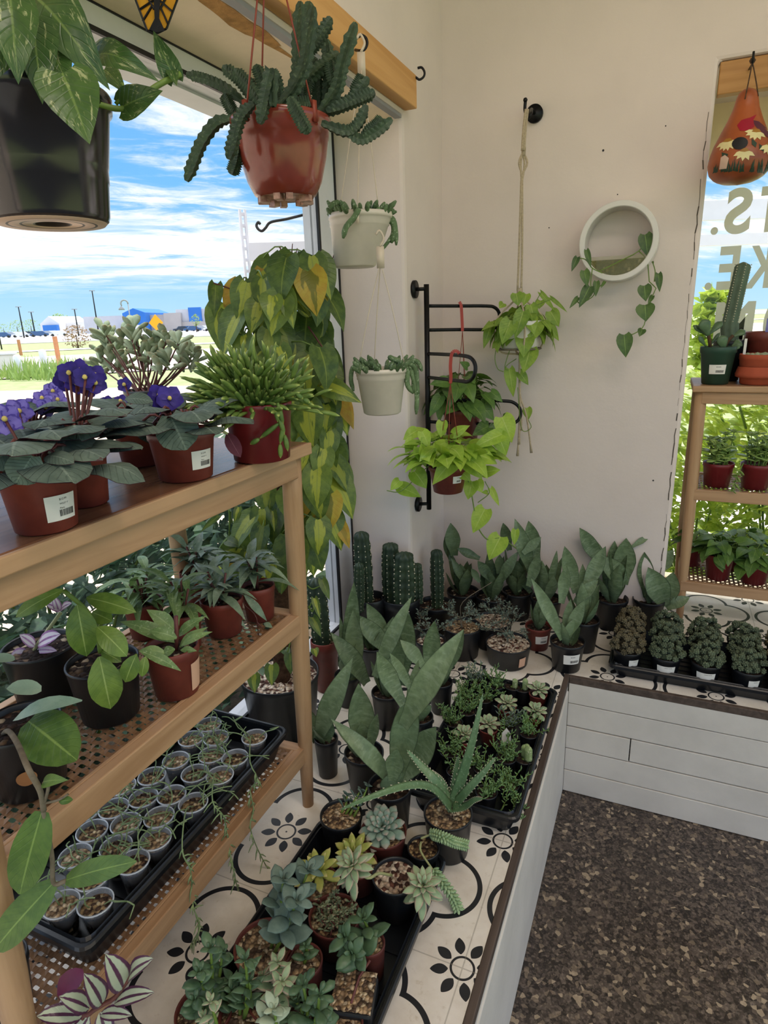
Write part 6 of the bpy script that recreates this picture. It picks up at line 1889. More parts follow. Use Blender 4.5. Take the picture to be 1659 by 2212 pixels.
# ================================================================ plants standing on the platform
def snake(name_label, cx, cy, w, h, n, L, seed, mat='black_pot', heroes=(), leafm='snake', lean=(0, 0), wl=.055, labelled=False, spread=.42):
    t_, pt_, r_, zf_ = potted('snake_plant', name_label, 'houseplant', cx, cy, ZB, h, w, mat, .78, 'soil', 'silvery snake plants on the platform', lip=.12)
    rr_ = random.Random(seed); lf_ = MB()
    a0 = rr_.uniform(0, 6.28)
    n += 2
    for i in range(n):
        a = a0 + i * 2.4; ring = (i + .5) / n
        b_ = V((math.cos(a) * r_ * .22 * ring, math.sin(a) * r_ * .22 * ring, zf_ - .004))
        ln = spread * (.25 + ring) * rr_.uniform(.7, 1.2)
        d_ = V((math.cos(a) * ln + lean[0], math.sin(a) * ln + lean[1], 1)).normalized()
        l_ = L * rr_.uniform(.62, 1.08) * (1.05 - .25 * ring)
        nh = V((-math.cos(a + rr_.uniform(-.6, .6)), -math.sin(a + rr_.uniform(-.6, .6)), .35))
        leaf(lf_, b_, b_ + d_ * l_, nh, wl * rr_.uniform(.8, 1.15), 'snake', bow=-.05 - .05 * ring, fold=.42, rn=rr_.random(), nt=10, nu=2, wavy=.03)
    d_ = depth_of(t_.location)
    for hb, ht, hw, e in heroes:
        hl(lf_, t_.location, hb, ht, d_ + e[0], d_ + e[1], hw, 'snake', .3, fold=.34, bow=e[2] if len(e) > 2 else -.05, nt=12, wavy=.02)
    lf_.build('foliage', M[leafm], t_)
    if labelled:
        sticker(t_, pt_, to_cam(t_.location) + .35, r_ * .95, h * .38, h * .72, True, lines=1)
    return t_
c8 = cp(640, 1100, 2.765)
H = lambda b, tp, w, d0=0, d1=0, bow=-.05: (c8(*b), c8(*tp), w / 2.765, (d0, d1, bow))
# the middle group beside the shelf leg
snake('tallest silvery snake plant with broad upright leaves, in front of the middle group', 842, 1694, 96, .115, 2, .10, 1, heroes=(
    H((590, 1640), (700, 1060), 175, 0, -.02, -.03), H((640, 1300), (1000, 715), 165, -.03, -.06, .1), H((570, 1640), (205, 1250), 110, .0, .02, .22), H((590, 1640), (835, 1300), 190, .02, .03, -.1), H((575, 1620), (600, 1430), 120, -.04, -.05), H((640, 1170), (480, 850), 115, -.02, .0, -.1), H((690, 1080), (560, 860), 70, 0, .01), H((660, 1190), (730, 900), 60, .01, .02)))
snake('snake plant in a black pot just behind the tallest one', 786, 1622, 86, .105, 2, .10, 2, heroes=(H((410, 1470), (370, 1040), 165, .02, .03), H((430, 1450), (485, 1220), 70, 0, 0), H((420, 1470), (230, 1290), 60, .02, .04)))
snake('snake plant with one slanting leaf in a slim black pot by the shelf leg', 704, 1592, 52, .11, 0, .10, 3, heroes=(H((130, 1380), (340, 885), 135, 0, -.01, .12), H((120, 1390), (60, 1180), 90, .02, .03)))
snake('snake plant in a red pot close to the shelf leg', 709, 1432, 44, .075, 2, .09, 4, 'red_pot', heroes=(H((195, 900), (185, 720), 110, 0, 0),))
snake('snake plant with a tall pale leaf behind the shelf leg group', 752, 1455, 60, .10, 3, .12, 5, heroes=(H((310, 1050), (345, 430), 105, 0, .02), H((350, 1050), (340, 600), 120, -.02, -.02), H((420, 1040), (205, 735), 120, -.03, -.03, .15), H((330, 1060), (260, 640), 60, .0, .02)))
snake('snake plant with forked leaves below the tall ribbed cactus', 803, 1392, 58, .10, 2, .10, 6, heroes=(H((560, 860), (325, 620), 115, 0, -.02, .12), H((560, 830), (420, 560), 105, .02, .03), H((480, 960), (580, 640), 90, 0, .02)))
snake('snake plant with a glossy curled leaf in the heart of the middle group', 835, 1492, 66, .11, 2, .12, 7, heroes=(H((470, 1000), (690, 520), 95, -.02, 0, .1), H((620, 1050), (660, 590), 150, .0, .02), H((600, 1050), (590, 700), 120, -.02, -.01), H((700, 1060), (540, 880), 80, -.05, -.04)))
snake('snake plant with an upright oval leaf next to the gravel pots', 905, 1545, 62, .11, 2, .11, 8, heroes=(H((790, 1000), (825, 665), 110, .02, .02), H((760, 940), (620, 780), 90, .02, .03, .1), H((880, 1000), (1000, 720), 90, .0, -.02)))
snake('small dark snake plant half hidden before the pots with gravel', 952, 1470, 52, .10, 4, .10, 9, leafm='snake_dark')
# the back group along the wall
c9 = cp(940, 1120, 4.366)
Hb = lambda b, tp, w, d0=0, d1=0, bow=-.05: (c9(*b), c9(*tp), w / 4.366, (d0, d1, bow))
snake('labelled snake plant in a black pot at the front of the wall group', 1226, 1382, 74, .10, 2, .10, 20, heroes=(Hb((1200, 1140), (905, 560), 130, -.01, 0, .06), Hb((1230, 1140), (1410, 770), 130, -.01, 0, -.04), Hb((1220, 1140), (1280, 760), 100, .01, .02), Hb((1190, 800), (1240, 440), 120, .03, .04)), labelled=True)
snake('short snake plant in a labelled red pot beside the bonsai bowl', 1163, 1350, 56, .085, 7, .10, 21, 'red_pot', labelled=True, wl=.03)
snake('snake plant with broad crossing leaves behind the labelled black pot', 1262, 1335, 66, .115, 5, .20, 22, heroes=(Hb((1400, 700), (1610, 260), 150, .0, .02), Hb((1330, 700), (1220, 260), 150, .02, .03), Hb((1320, 800), (1540, 580), 130, -.02, -.03, .08)))
snake('snake plant with two tall tips at the middle of the back wall', 1180, 1290, 66, .11, 4, .2, 23, heroes=(Hb((900, 500), (750, 0), 150, .02, .03, .1), Hb((960, 400), (880, 20), 150, .03, .04), Hb((880, 640), (985, 330), 115, -.02, -.03), Hb((830, 330), (1000, 175), 100, -.01, -.02)))
snake('dense dark snake plant nearest the room corner', 1000, 1275, 70, .11, 4, .19, 24, heroes=(Hb((180, 350), (145, 40), 150, .02, .03, .05), Hb((150, 400), (90, 170), 80, .03, .04), Hb((280, 620), (150, 370), 80, -.03, -.02, .08), Hb((420, 380), (205, 280), 90, -.02, -.02)), leafm='snake_dark')
snake('snake plant with fanned leaves between the corner one and the lime trailing leaf', 1062, 1285, 70, .11, 4, .18, 25, heroes=(Hb((600, 620), (785, 310), 110, -.02, -.03, .1), Hb((540, 590), (400, 400), 110, -.02, -.02), Hb((420, 600), (340, 470), 70, -.03, -.03), Hb((600, 520), (610, 340), 90, 0, 0)), leafm='snake_dark')
snake('snake plant with a pale bract-like tip under the lime trailing leaf', 1118, 1275, 66, .11, 4, .2, 26, heroes=(Hb((700, 300), (640, 40), 110, .04, .05), Hb((900, 700), (770, 490), 90, -.03, -.03), Hb((800, 690), (720, 530), 70, -.03, -.02)), leafm='snake_dark')
snake('snake plant with a wide pointed leaf against the wall by the window edge', 1322, 1290, 68, .115, 4, .19, 27, heroes=((( 1345, 1262), (1353, 1162), 48, (0, .01)), ((1320, 1250), (1328, 1168), 26, (.02, .03)), ((1365, 1182), (1404, 1158), 14, (0, 0, .1)), ((1350, 1262), (1290, 1200), 44, (.0, .0, .15)), ((1300, 1220), (1252, 1140), 34, (.03, .04)), ((1310, 1250), (1285, 1165), 26, (.03, .04))))
snake('snake plant with folded leaves touching the wooden stand leg', 1402, 1292, 66, .115, 2, .14, 28, heroes=(((1398, 1290), (1392, 1192), 36, (.0, .01)), ((1436, 1310), (1400, 1225), 52, (-.03, -.02, .06)), ((1440, 1310), (1455, 1235), 40, (-.02, -.02)), ((1412, 1240), (1455, 1188), 36, (.02, .02)), ((1440, 1315), (1490, 1290), 26, (-.03, -.04, .1))))
snake('small dark snake plant at the wall behind the labelled red pot', 1225, 1262, 56, .10, 5, .19, 29, leafm='snake_dark')

def cereus(name_label, cx, cy, w, h, cols, mat='black_pot', ribs=7, soil='soil'):
    t_, pt_, r_, zf_ = potted_y('column_cactus', name_label, 'cactus', cx, cy, -h, ZB, w, mat, .78, soil, 'column cacti by the window') if h < 0 else potted('column_cactus', name_label, 'cactus', cx, cy, ZB, h, w, mat, .78, soil, 'column cacti by the window')
    d_ = depth_of(t_.location)
    for (bx, by), (tx, ty), wp_, e in cols:
        mb_ = MB(); sp = MB()
        b_ = vd(t_.location, bx, by, e) - t_.location; tp = vd(t_.location, tx, ty, e) - t_.location
        b_.z = min(b_.z, zf_ - .002)
        R_ = wp_ * d_ / F / 2; n_ = 46; m_ = ribs * 4; vs = []; fs = []
        for j in range(n_ + 1):
            q = j / n_; c = b_.lerp(tp, q)
            env = (.82 + .18 * math.sin(q * 2.6 + .3)) * (1 if q < .9 else math.sqrt(max(.0, 1 - ((q - .9) / .1) ** 2)) * .98 + .02)
            for i in range(m_):
                th = 2 * PI * i / m_ ; cr = abs(math.cos(th * ribs / 2)) ** 1.3
                sc = 1 + .07 * math.sin(q * n_ * .9) * cr
                rr2 = R_ * env * (.70 + .30 * cr) * sc
                vs.append(c + V((rr2 * math.cos(th), rr2 * math.sin(th), 0)))
        for j in range(n_):
            for i in range(m_):
                k_ = (i + 1) % m_; fs.append((j * m_ + i, j * m_ + k_, (j + 1) * m_ + k_, (j + 1) * m_ + i))
        fs.append(tuple(n_ * m_ + i for i in range(m_)))
        mb_.add(vs, fs)
        o_ = mb_.build('column', M['cereus'], t_)
        step = 7 / 46 * .6
        for i in range(ribs):
            th = 2 * PI * i / ribs
            q = .06
            while q < .97:
                env = (.82 + .18 * math.sin(q * 2.6 + .3)) * (1 if q < .9 else .8)
                c = b_.lerp(tp, q) + V((R_ * env * 1.0 * math.cos(th), R_ * env * 1.0 * math.sin(th), 0))
                ball(sp, c, R_ * .07); q += max(.07, .013 / max(.05, (tp - b_).length))
        sp.build('areoles', M['areole'], o_)
cereus('tall dark ribbed cactus with a smaller offset beside the window', 800, 1288, 66, -1.80, [((790, 1300), (780, 1147), 38, 0), ((776, 1320), (776, 1215), 24, -.04), ((800, 1300), (772, 1220), 24, .02)], ribs=8)
cereus('stout clump of three ribbed cacti in a dark green pot', 866, 1288, 84, -1.845, [((874, 1330), (873, 1192), 46, -.03), ((845, 1290), (843, 1172), 40, .02), ((902, 1300), (900, 1216), 26, .0)], 'black_pot', 8)
cereus('slim upright ribbed cactus in the room corner', 940, 1302, 76, .11, [((945, 1310), (943, 1186), 30, 0)], ribs=8)
cereus('ribbed cactus in a red pot peeping out behind the shelf leg', 700, 1380, 60, -1.50, [((695, 1380), (682, 1248), 42, .0)], 'red_pot', 7, 'pale_gravel')
# driftwood by the window
t = thing('driftwood_piece', 'pale curved driftwood piece lying by the window behind the cacti', 'driftwood', at(728, 1322, 'z', ZB))
q_ = depth_of(t.location); mb = MB()
tube(mb, spline(pxs(t.location, [(712, 1330), (722, 1300), (740, 1283), (756, 1276)], q_ - .02), 16), lambda q: .03 * (1 - .45 * q), 10)
mb.v = [(v[0], v[1], max(v[2], .001)) for v in mb.v]
mb.build('branch', M['driftwood'], t)

# bonsai-like grey shrubs in gravel
def bonsai(name_label, cx, cy, w, h, seed, spread, nb=9, mat='black_pot', lip=.1, soil='pale_gravel', labelled=False, long=None):
    t_, pt_, r_, zf_ = potted('bonsai_shrub', name_label, 'houseplant', cx, cy, ZB, h, w, mat, .86, soil, 'small grey shrubs in gravel', fill=.9, lip=lip)
    rr_ = random.Random(seed); tw = MB(); lf_ = MB()
    def grow(p_, d_, l_, lev):
        e = p_ + d_ * l_
        tube(tw, spline([p_, (p_ + e) / 2 + V((rr_.uniform(-1, 1), rr_.uniform(-1, 1), 0)) * l_ * .15, e], 4), .0022 / (lev + .6), 4)
        if lev < 3:
            for _ in range(3):
                grow(e, (d_ + V((rr_.uniform(-1, 1), rr_.uniform(-1, 1), rr_.uniform(-.5, .6)))).normalized(), l_ * rr_.uniform(.55, .85), lev + 1)
        if lev >= 1:
            for _ in range(5):
                q = p_.lerp(e, rr_.random()); dd = V((rr_.uniform(-1, 1), rr_.uniform(-1, 1), rr_.uniform(-.2, 1))).normalized()
                leaf(lf_, q, q + dd * rr_.uniform(.006, .012), (rr_.uniform(-1, 1), rr_.uniform(-1, 1), 1), .0042, 'oval', nt=2, nu=1, rn=rr_.random())
    trunk = V((0, 0, zf_ - .004)); top = V((rr_.uniform(-.01, .01), rr_.uniform(-.01, .01), zf_ + spread * .35))
    tube(tw, [trunk, top], [.0042, .003], 6)
    for i in range(nb):
        a = 6.28 * i / nb + rr_.uniform(-.4, .4)
        grow(top, V((math.cos(a), math.sin(a), rr_.uniform(.0, 1.1))).normalized(), spread * rr_.uniform(.28, .45), 1)
    if long:
        d_ = depth_of(t_.location); tube(tw, spline([top] + pxs(t_.location, long, d_), 8), .0014, 4)
    tw.build('branches', M['twig'], t_); lf_.build('foliage', M['olive'], t_)
    if labelled: sticker(t_, pt_, to_cam(t_.location) + .75, .026, h * .18, h * .62, False, mat='peach_label', lines=0)
bonsai('twiggy grey bonsai shrub in a wide black bowl of pale gravel', 1098, 1386, 97, .075, 1, .095, 8, labelled=True)
bonsai('grey shrub in the black pot behind the gravel bowl', 1064, 1338, 84, .095, 2, .085, 7)
bonsai('grey shrub with one long bare twig, in a deep black pot', 998, 1350, 82, .11, 3, .095, 8, long=[(1000, 1300), (1062, 1258)], soil='gravel')
bonsai('low grey shrub in a black pot close to the upright snake leaf', 930, 1380, 66, .10, 4, .07, 6)
bonsai('small grey shrub in a dark pot beside the ribbed cactus clump', 905, 1345, 62, .10, 5, .06, 5, soil='soil')

# ================================================================ tray of clustered cacti
flat_tray('carry_tray', 'black carry tray of dark clustered cacti along the platform edge', (-.084, 1.868), (.465, 2.146), ZB, .045, 0, .01)
colw = ['first', 'second', 'third', 'fourth', 'fifth']
rown = ['front row', 'middle row', 'back row']
rr = random.Random(91)
protoM = {}
def cluster_mesh(seed, R_):
    r2 = random.Random(seed); mb_ = MB(); pts = []
    for i in range(56):
        for _ in range(30):
            a = r2.uniform(0, 6.28); e = r2.uniform(-.2, 1); ce = math.sqrt(max(0, 1 - e * e)); q = r2.uniform(.78, 1.05)
            c = V((math.cos(a) * ce * R_ * q, math.sin(a) * ce * R_ * q, e * .85 * R_ * q + .014))
            if all((c - o_).length > .0155 for o_ in pts): break
        else: continue
        pts.append(c); rad = r2.uniform(.0072, .0092); tone = r2.random() * .4
        ball(mb_, c, rad, rn=tone)
        ax = c.normalized(); tu = ax.orthogonal().normalized(); tv = ax.cross(tu)
        for k in range(11):
            th = k * 2.4; ph = .25 + 1.25 * math.sqrt((k + .5) / 11)
            d_ = ax * math.cos(ph) + (tu * math.cos(th) + tv * math.sin(th)) * math.sin(ph)
            ball(mb_, c + d_ * rad * .92, rad * .34, rn=min(1, tone + .45 + r2.uniform(0, .2)))
    ball(mb_, (0, 0, .006), R_ * .78, rn=0, sz=.8)
    return mb_
cm = [cluster_mesh(s_, .0435) for s_ in (1, 2, 3, 4)]
cmo = [None] * 4
for j in range(3):
    for i in range(5):
        x_ = -.032 + i * .1105; y_ = 1.918 + j * .0895
        t = thing('cluster_cactus', f'dark clustered cactus, {colw[i]} from room corner in carry tray {rown[j]}', 'cactus', (x_, y_, ZB + .008), 'clustered cacti in the carry tray')
        t.rotation_euler = (0, 0, rr.uniform(-.2, .2))
        pt = pot(t, .044, .078, M['black_pot'], .76, 'soil', .92, .14)
        k = (i * 3 + j * 2 + (i == 2)) % 4
        if cmo[k] is None:
            cmo[k] = cm[k].build('foliage', M['mosscactus' if k % 2 else 'mossbrown'], t)
            o = cmo[k]
        else:
            o = cmo[k].copy(); COL.objects.link(o); o.parent = t
        o.location = (0, 0, .076); o.rotation_euler = (0, 0, rr.uniform(0, 6.28)); s_ = rr.uniform(.95, 1.12); o.scale = (s_, s_, s_ * rr.uniform(.9, 1.1))
        if j == 0:
            sticker(t, pt, to_cam(t.location) - t.rotation_euler.z + (.55 if i in (0, 3) else .1), .03 if i in (0, 3) else .052, .034, .056, False, lines=1)

# ================================================================ succulents
def rosette(mb_, c, nrm, R_, n, prof='spoon', W=.42, T=.16, mi=0, seed=1, open_=1.0, flat=.15):
    r2 = random.Random(seed); nrm = V(nrm).normalized(); tu = nrm.orthogonal().normalized(); tv = nrm.cross(tu)
    for i in range(n):
        q = (i + .5) / n           # 0 inner .. 1 outer
        a = i * 2.39996 + r2.uniform(-.08, .08)
        el = (1.25 - 1.15 * q * open_) - flat * q
        o_ = tu * math.cos(a) + tv * math.sin(a)
        d_ = o_ * math.cos(el) + nrm * math.sin(el)
        L_ = R_ * (.38 + .62 * q)
        b_ = V(c) + o_ * R_ * .06 + nrm * (R_ * .10 * (1 - q))
        fat(mb_, b_, b_ + d_ * L_, nrm - o_ * .6, L_ * W, L_ * T * (1.2 - .3 * q), prof, bow=.08, nt=6, mi=mi, rn=r2.random())
def stemmed(lf_, st_, base, top, n, L_, W, T, seed, prof='spoon', fan=.9, r0=.0032, mi=0, tipr=True):
    r2 = random.Random(seed); base = V(base); top = V(top); ax = (top - base).normalized(); tu = ax.orthogonal().normalized(); tv = ax.cross(tu)
    tube(st_, spline([base, base.lerp(top, .5) + tu * .004, top], 6), lambda q: r0 * (1 - .4 * q), 6)
    for i in range(n):
        q = .3 + .7 * i / max(1, n - 1); a = i * PI / 2 + (i // 2) * .35 + r2.uniform(-.2, .2)
        p_ = base.lerp(top, q)
        for s_ in (0, PI):
            o_ = tu * math.cos(a + s_) + tv * math.sin(a + s_)
            d_ = (o_ * fan + ax * r2.uniform(.15, .6)).normalized(); l_ = L_ * r2.uniform(.75, 1.1) * (1.1 - .35 * q)
            fat(lf_, p_, p_ + d_ * l_, ax - o_ * .5, l_ * W, l_ * T, prof, bow=.07, nt=5, ns=8, mi=mi, rn=r2.random())
    if tipr: rosette(lf_, top, ax, L_ * .55, 6, prof, W, T, mi, seed + 5)

def strap(mb_, pts, nh, w, th, teeth=0, mi=0, rn=None, n=20):
    """thick channelled blade along a curve (aloe)"""
    P_ = spline(pts, n); k_ = len(P_) - 1
    if rn is None: rn = rng.random()
    vs = []; uv = []; fs = []; m_ = 8
    for j, p_ in enumerate(P_):
        q = j / k_
        tt = (P_[min(k_, j + 1)] - P_[max(0, j - 1)]).normalized()
        n_ = V(nh) - tt * V(nh).dot(tt); n_.normalize(); s_ = tt.cross(n_)
        ww = w * (1 - q) ** .62 * .5 + .0004; t2 = th * (1 - q) ** .7 + .0004
        sec = [(-1, .15), (-.55, -.1), (0, -.2), (.55, -.1), (1, .15), (.6, -.75), (0, -1), (-.6, -.75)]
        for u_, v_ in sec:
            vs.append(p_ + s_ * (u_ * ww) + n_ * (v_ * t2)); uv.append((.5 + u_ / 2, q))
        if teeth and 0 < j < k_:
            for sg in (-1, 1):
                e = p_ + s_ * (sg * ww) + n_ * (.15 * t2)
                l_ = .0035 * (1 - q * .6)
                mb_.add([e - tt * .0022, e + tt * .0022, e + s_ * (sg * l_) + tt * .002], [(0, 1, 2)], 1, None, rn)
    for j in range(k_):
        for i in range(m_):
            l_ = (i + 1) % m_; fs.append((j * m_ + i, j * m_ + l_, (j + 1) * m_ + l_, (j + 1) * m_ + i))
    fs.append(tuple(k_ * m_ + i for i in range(m_)))
    mb_.add(vs, fs, mi, uv, rn)

# aloe between the two trays
t, pt, r, zf = potted('aloe', 'aloe with long toothed leaves in a black pot of tan gravel between the trays', 'houseplant', 968, 1752, ZB, .105, 106, 'black_pot', .8, 'gravel', fill=.92, lip=.1)
d = depth_of(t.location); off = t.location; mb = MB()
c10 = cp(860, 1400, 3.77); C0 = c10(440, 1300)
nfc = (CAM - off).normalized() + V((0, 0, .8))
for pth, dd, w in (([C0, c10(520, 1050), c10(610, 740), c10(692, 365)], (0, 0, 0, .02), 82), ([C0, c10(300, 1080), c10(180, 950), c10(70, 828)], (0, .0, .02, .03), 78), ([C0, c10(560, 1160), c10(690, 1020), c10(795, 885)], (0, -.02, -.02, -.01), 72), ([C0, c10(540, 1290), c10(620, 1240), c10(690, 1225)], (-.01, -.03, -.05, -.06), 66), ([C0, (935, 1702), (880, 1697), (800, 1722), (733, 1750)], (-.01, -.05, -.09, -.12, -.13), 72), ([C0, c10(360, 1100), c10(270, 995)], (.01, .02, .03), 56), ([C0, c10(470, 1050), c10(490, 880)], (.01, .02, .02), 62)):
    strap(mb, pxs(off, pth, list(dd) if False else [d + q for q in dd]), nfc, w * d / F / 3.0, .008, 1)
mb.build('foliage', [M['aloe'], M['areole']], t)

# foreground tray
flat_tray('nursery_tray', 'shallow black tray of mixed succulents in front of the shelf', (-.612, .43), (-.318, .975), ZB, .052)
ZS = ZB + .009
def succ(name, lab, cx, cy, w, h, mat='brown_red_pot', soil='gravel', taper=.82, lip=.12):
    return potted(name, lab, 'succulent', cx, cy, ZS, h, w, mat, taper, soil, 'succulents in the foreground tray', fill=.9, lip=lip)
c11 = cp(380, 1640, 2.5136); c12 = cp(380, 1840, 3.19)
t, pt, r, zf = succ('echeveria', 'round grey-green echeveria in a red pot at the far end of the tray', 828, 1793, 100, .075)
mb = MB(); rosette(mb, (0, 0, zf + .012), (.05, -.35, 1), .052, 34, 'spoon', .46, .16, 0, 3, 1.0, .1); mb.build('foliage', M['eche_grey'], t)
t, pt, r, zf = succ('succulent', 'dark dudleya-like succulent in a black pot of gravel by the aloe tip', 737, 1757, 92, .085, 'black_pot')
lf = MB(); st = MB()
for i, (x, y) in enumerate(((930, 200), (1000, 175), (985, 210), (1040, 150))):
    q = dist(*c11(x, y), depth_of(t.location)) - t.location
    stemmed(lf, st, (.01 * i - .005, .01, zf), q * V((1, 1, 1)).x if False else q, 3, .026, .55, .2, 40 + i)
lf.build('foliage', M['kalanchoe'], t); st.build('stem', M['green_stem'], t)
t, pt, r, zf = succ('burro_tail', 'small pot of burro tail trailing two beaded stems over the tray edge', 914, 1829, 70, .06, 'black_pot', 'mid_gravel')
lf = MB(); st = MB(); d = depth_of(t.location); off = t.location
for pth, dd in (([(1330, 450), (1330, 500), (1380, 580), (1440, 660), (1500, 740), (1530, 810)], (0, -.02, -.05, -.07, -.08, -.09)), ([(1330, 430), (1390, 410), (1450, 425), (1510, 450), (1570, 465)], (0, -.0, -.02, -.02, -.02))):
    P_ = spline(pxs(off, [c11(*q) for q in pth], [d + q for q in dd]), 40); tube(st, P_, .0022, 6)
    j0 = 18 if len(pth) == 6 else 8
    for j, p_ in enumerate(P_[j0:]):
        tt = (P_[min(len(P_) - 1, j + j0 + 1)] - P_[j + j0 - 1]).normalized(); tu = tt.orthogonal().normalized(); tv = tt.cross(tu)
        for k in range(4):
            a = j * .8 + k * PI / 2; o_ = tu * math.cos(a) + tv * math.sin(a)
            fat(lf, p_, p_ + (o_ + tt * .5).normalized() * .014, o_, .0068, .006, 'oval', bow=0, nt=4, ns=6, rn=rng.random())
lf.build('foliage', M['burro'], t); st.build('stem', M['pale_stem'], t)
t, pt, r, zf = succ('leggy_succulent', 'black pot of tan pumice with a leggy green rosette leaning out each way', 853, 1889, 100, .085, 'black_pot', 'pale_gravel')
lf = MB(); st = MB(); d = depth_of(t.location); off = t.location
for pth, dd, R_ in (([(1170, 630), (1100, 620), (1040, 645), (960, 580)], (-.01, -.03, -.05, -.06), .042), ([(1240, 700), (1290, 715), (1340, 690)], (-.02, -.05, -.06), .042)):
    P_ = spline(pxs(off, [c11(*q) for q in pth], [d + q for q in dd]), 14); tube(st, P_, .0028, 7)
    tt = (P_[-1] - P_[-3]).normalized() * .4 + V((0, -.3, .8))
    rosette(lf, P_[-1], tt, R_, 22, 'oval', .42, .14, 0, len(P_), 1.15, .25)
    q = P_[-1] - V((0, 0, .02)); rosette(lf, q, tt, R_ * 1.1, 10, 'oval', .42, .14, 0, 9, 1.5, .5)
lf.build('foliage', M['eche_pale'], t); st.build('stem', M['pale_stem'], t)
for lb, cx, cy, w, fx, fy, s_ in (('yellow-green rosette succulent right behind the pumice pot', 772, 1862, 86, 965, 520, 1), ('wide yellow-green rosette succulent at the platform side of the tray', 688, 1905, 92, 770, 610, 2)):
    t, pt, r, zf = succ('rosette_succulent', lb, cx, cy, w, .06)
    mb = MB(); q = dist(*c11(fx, fy), depth_of(t.location) - .01) - t.location; q.z = max(q.z, zf + .01)
    rosette(mb, q, (-.1, -.3, 1), .052, 20, 'oval', .42, .12, 0, 20 + s_, 1.15, .2); mb.build('foliage', M['eche_yellow'], t)
    st = MB(); tube(st, [(0, 0, zf - .004), q], .004, 6); st.build('stem', M['pale_stem'], t)
t, pt, r, zf = succ('sedum', 'low brownish-green sedum in a red pot at the middle of the tray', 722, 1975, 112, .07, soil='mid_gravel')
lf = MB(); st = MB(); rr = random.Random(5)
for i in range(24):
    a = rr.uniform(0, 6.28); q = r * .8 * rr.random() ** .5; b_ = V((q * math.cos(a), q * math.sin(a), zf))
    stemmed(lf, st, b_, b_ + V((rr.uniform(-.01, .01), rr.uniform(-.01, .01), rr.uniform(.014, .034))), 3, .014, .5, .34, 60 + i, r0=.0016)
lf.build('foliage', leafmat('brown_sedum', '#5d6b50', '#7f8a68', 'tip', '#8a6f5a', .5, .03), t); st.build('stem', M['red_stem'], t)
def tall(lab, cx, cy, w, h, stems, mat, L_, W=.6, T=.12, seed=1, name='succulent', pmat='brown_red_pot', n=5, prof='round'):
    t_, pt_, r_, zf_ = succ(name, lab, cx, cy, w, h, pmat)
    lf_ = MB(); st_ = MB(); d_ = depth_of(t_.location)
    for i, (px, py, e) in enumerate(stems):
        tp = vd(t_.location, px, py, e) - t_.location
        b_ = V((tp.x * .25, tp.y * .25, zf_)); b_.x = max(-r_ * .6, min(r_ * .6, b_.x)); b_.y = max(-r_ * .6, min(r_ * .6, b_.y))
        tp.z = max(tp.z, zf_ + .02)
        stemmed(lf_, st_, b_, tp, n, L_, W, T, seed * 10 + i, prof)
    lf_.build('foliage', M[mat], t_); st_.build('stem', M['green_stem'], t_)
    return t_
tall('tall blue-green kalanchoe in a wide red pot', 571, 2040, 132, .085, [(612, 1900, .0), (665, 1880, .02), (640, 1945, -.04)], 'kalanchoe', .05, .62, .07, 7, 'kalanchoe', n=5)
tall('dark jade plant in a deep red pot with pumice beside the kalanchoe', 655, 2072, 84, .085, [(660, 2045, .0)], 'jade', .026, .62, .28, 8, 'jade_plant', n=3)
tall('jade plant with big flat paddles in a red pot near the tray edge', 800, 2034, 64, .075, [(745, 2025, -.04), (785, 1985, .0), (760, 2060, -.06)], 'jade', .045, .6, .16, 9, 'jade_plant', n=3)
t, pt, r, zf = succ('gravel_pot', 'square pot brim-full of tan pumice with a bare twig', 764, 2138, 20, .07)
for ch in list(t.children): bpy.data.objects.remove(ch)
sq = 46 * depth_of(t.location) / F
mb = MB()
box(mb, (-sq, -sq, 0), (sq, sq, .066)); mb.build('pot', M['black_pot'], t, False, bevel=.006)
mb = MB(); rr = random.Random(3); n_ = 14; vs = []
for i in range(n_ + 1):
    for j in range(n_ + 1): vs.append((-sq * .95 + 1.9 * sq * i / n_, -sq * .95 + 1.9 * sq * j / n_, .0665 + rr.uniform(0, .004)))
mb.add(vs, [(i * (n_ + 1) + j, (i + 1) * (n_ + 1) + j, (i + 1) * (n_ + 1) + j + 1, i * (n_ + 1) + j + 1) for i in range(n_) for j in range(n_)])
mb.build('soil', M['gravel'], t); t.rotation_euler = (0, 0, .25)
mb = MB(); tube(mb, [(0, -.02, .068), (.005, .02, .072), (.02, .04, .085)], .0022, 5); mb.build('twig', M['red_stem'], t)
tall('dark jade plant in a red pot at the bottom corner of the tray', 440, 2180, 124, .085, [(455, 2050, 0), (430, 2100, -.02), (480, 2060, .03), (420, 2160, -.03), (500, 2140, .0)], 'jade', .034, .62, .2, 11, 'jade_plant', n=4)
tall('pale-tipped green succulent rising from a red pot near the front of the tray', 590, 2150, 110, .08, [(600, 2080, .0), (570, 2130, .02), (610, 2120, -.03)], 'eche_pale', .034, .5, .16, 12, n=5, prof='oval')
tall('jade plant with fat spoon leaves beside the square pot', 660, 2215, 96, .08, [(655, 2130, .0), (690, 2150, -.02), (640, 2165, .02), (690, 2190, .0)], 'jade', .040, .55, .22, 13, 'jade_plant', n=3, prof='spoon')
tall('pale grey succulent at the near edge of the tray', 588, 2275, 92, .075, [(592, 2180, .0), (575, 2200, .01)], 'pale_succ', .034, .6, .14, 14, n=4)
tall('bright-tipped small succulent in the near corner of the tray', 470, 2270, 100, .075, [(455, 2165, .0), (440, 2200, .0)], 'eche_pale', .026, .5, .16, 15, n=4, prof='oval')
tall('green succulent with pointed leaves between the jade plants', 520, 2190, 96, .085, [(530, 2075, .0), (540, 2120, .0), (505, 2120, .02)], 'jade', .036, .45, .14, 16, n=4, prof='lance')
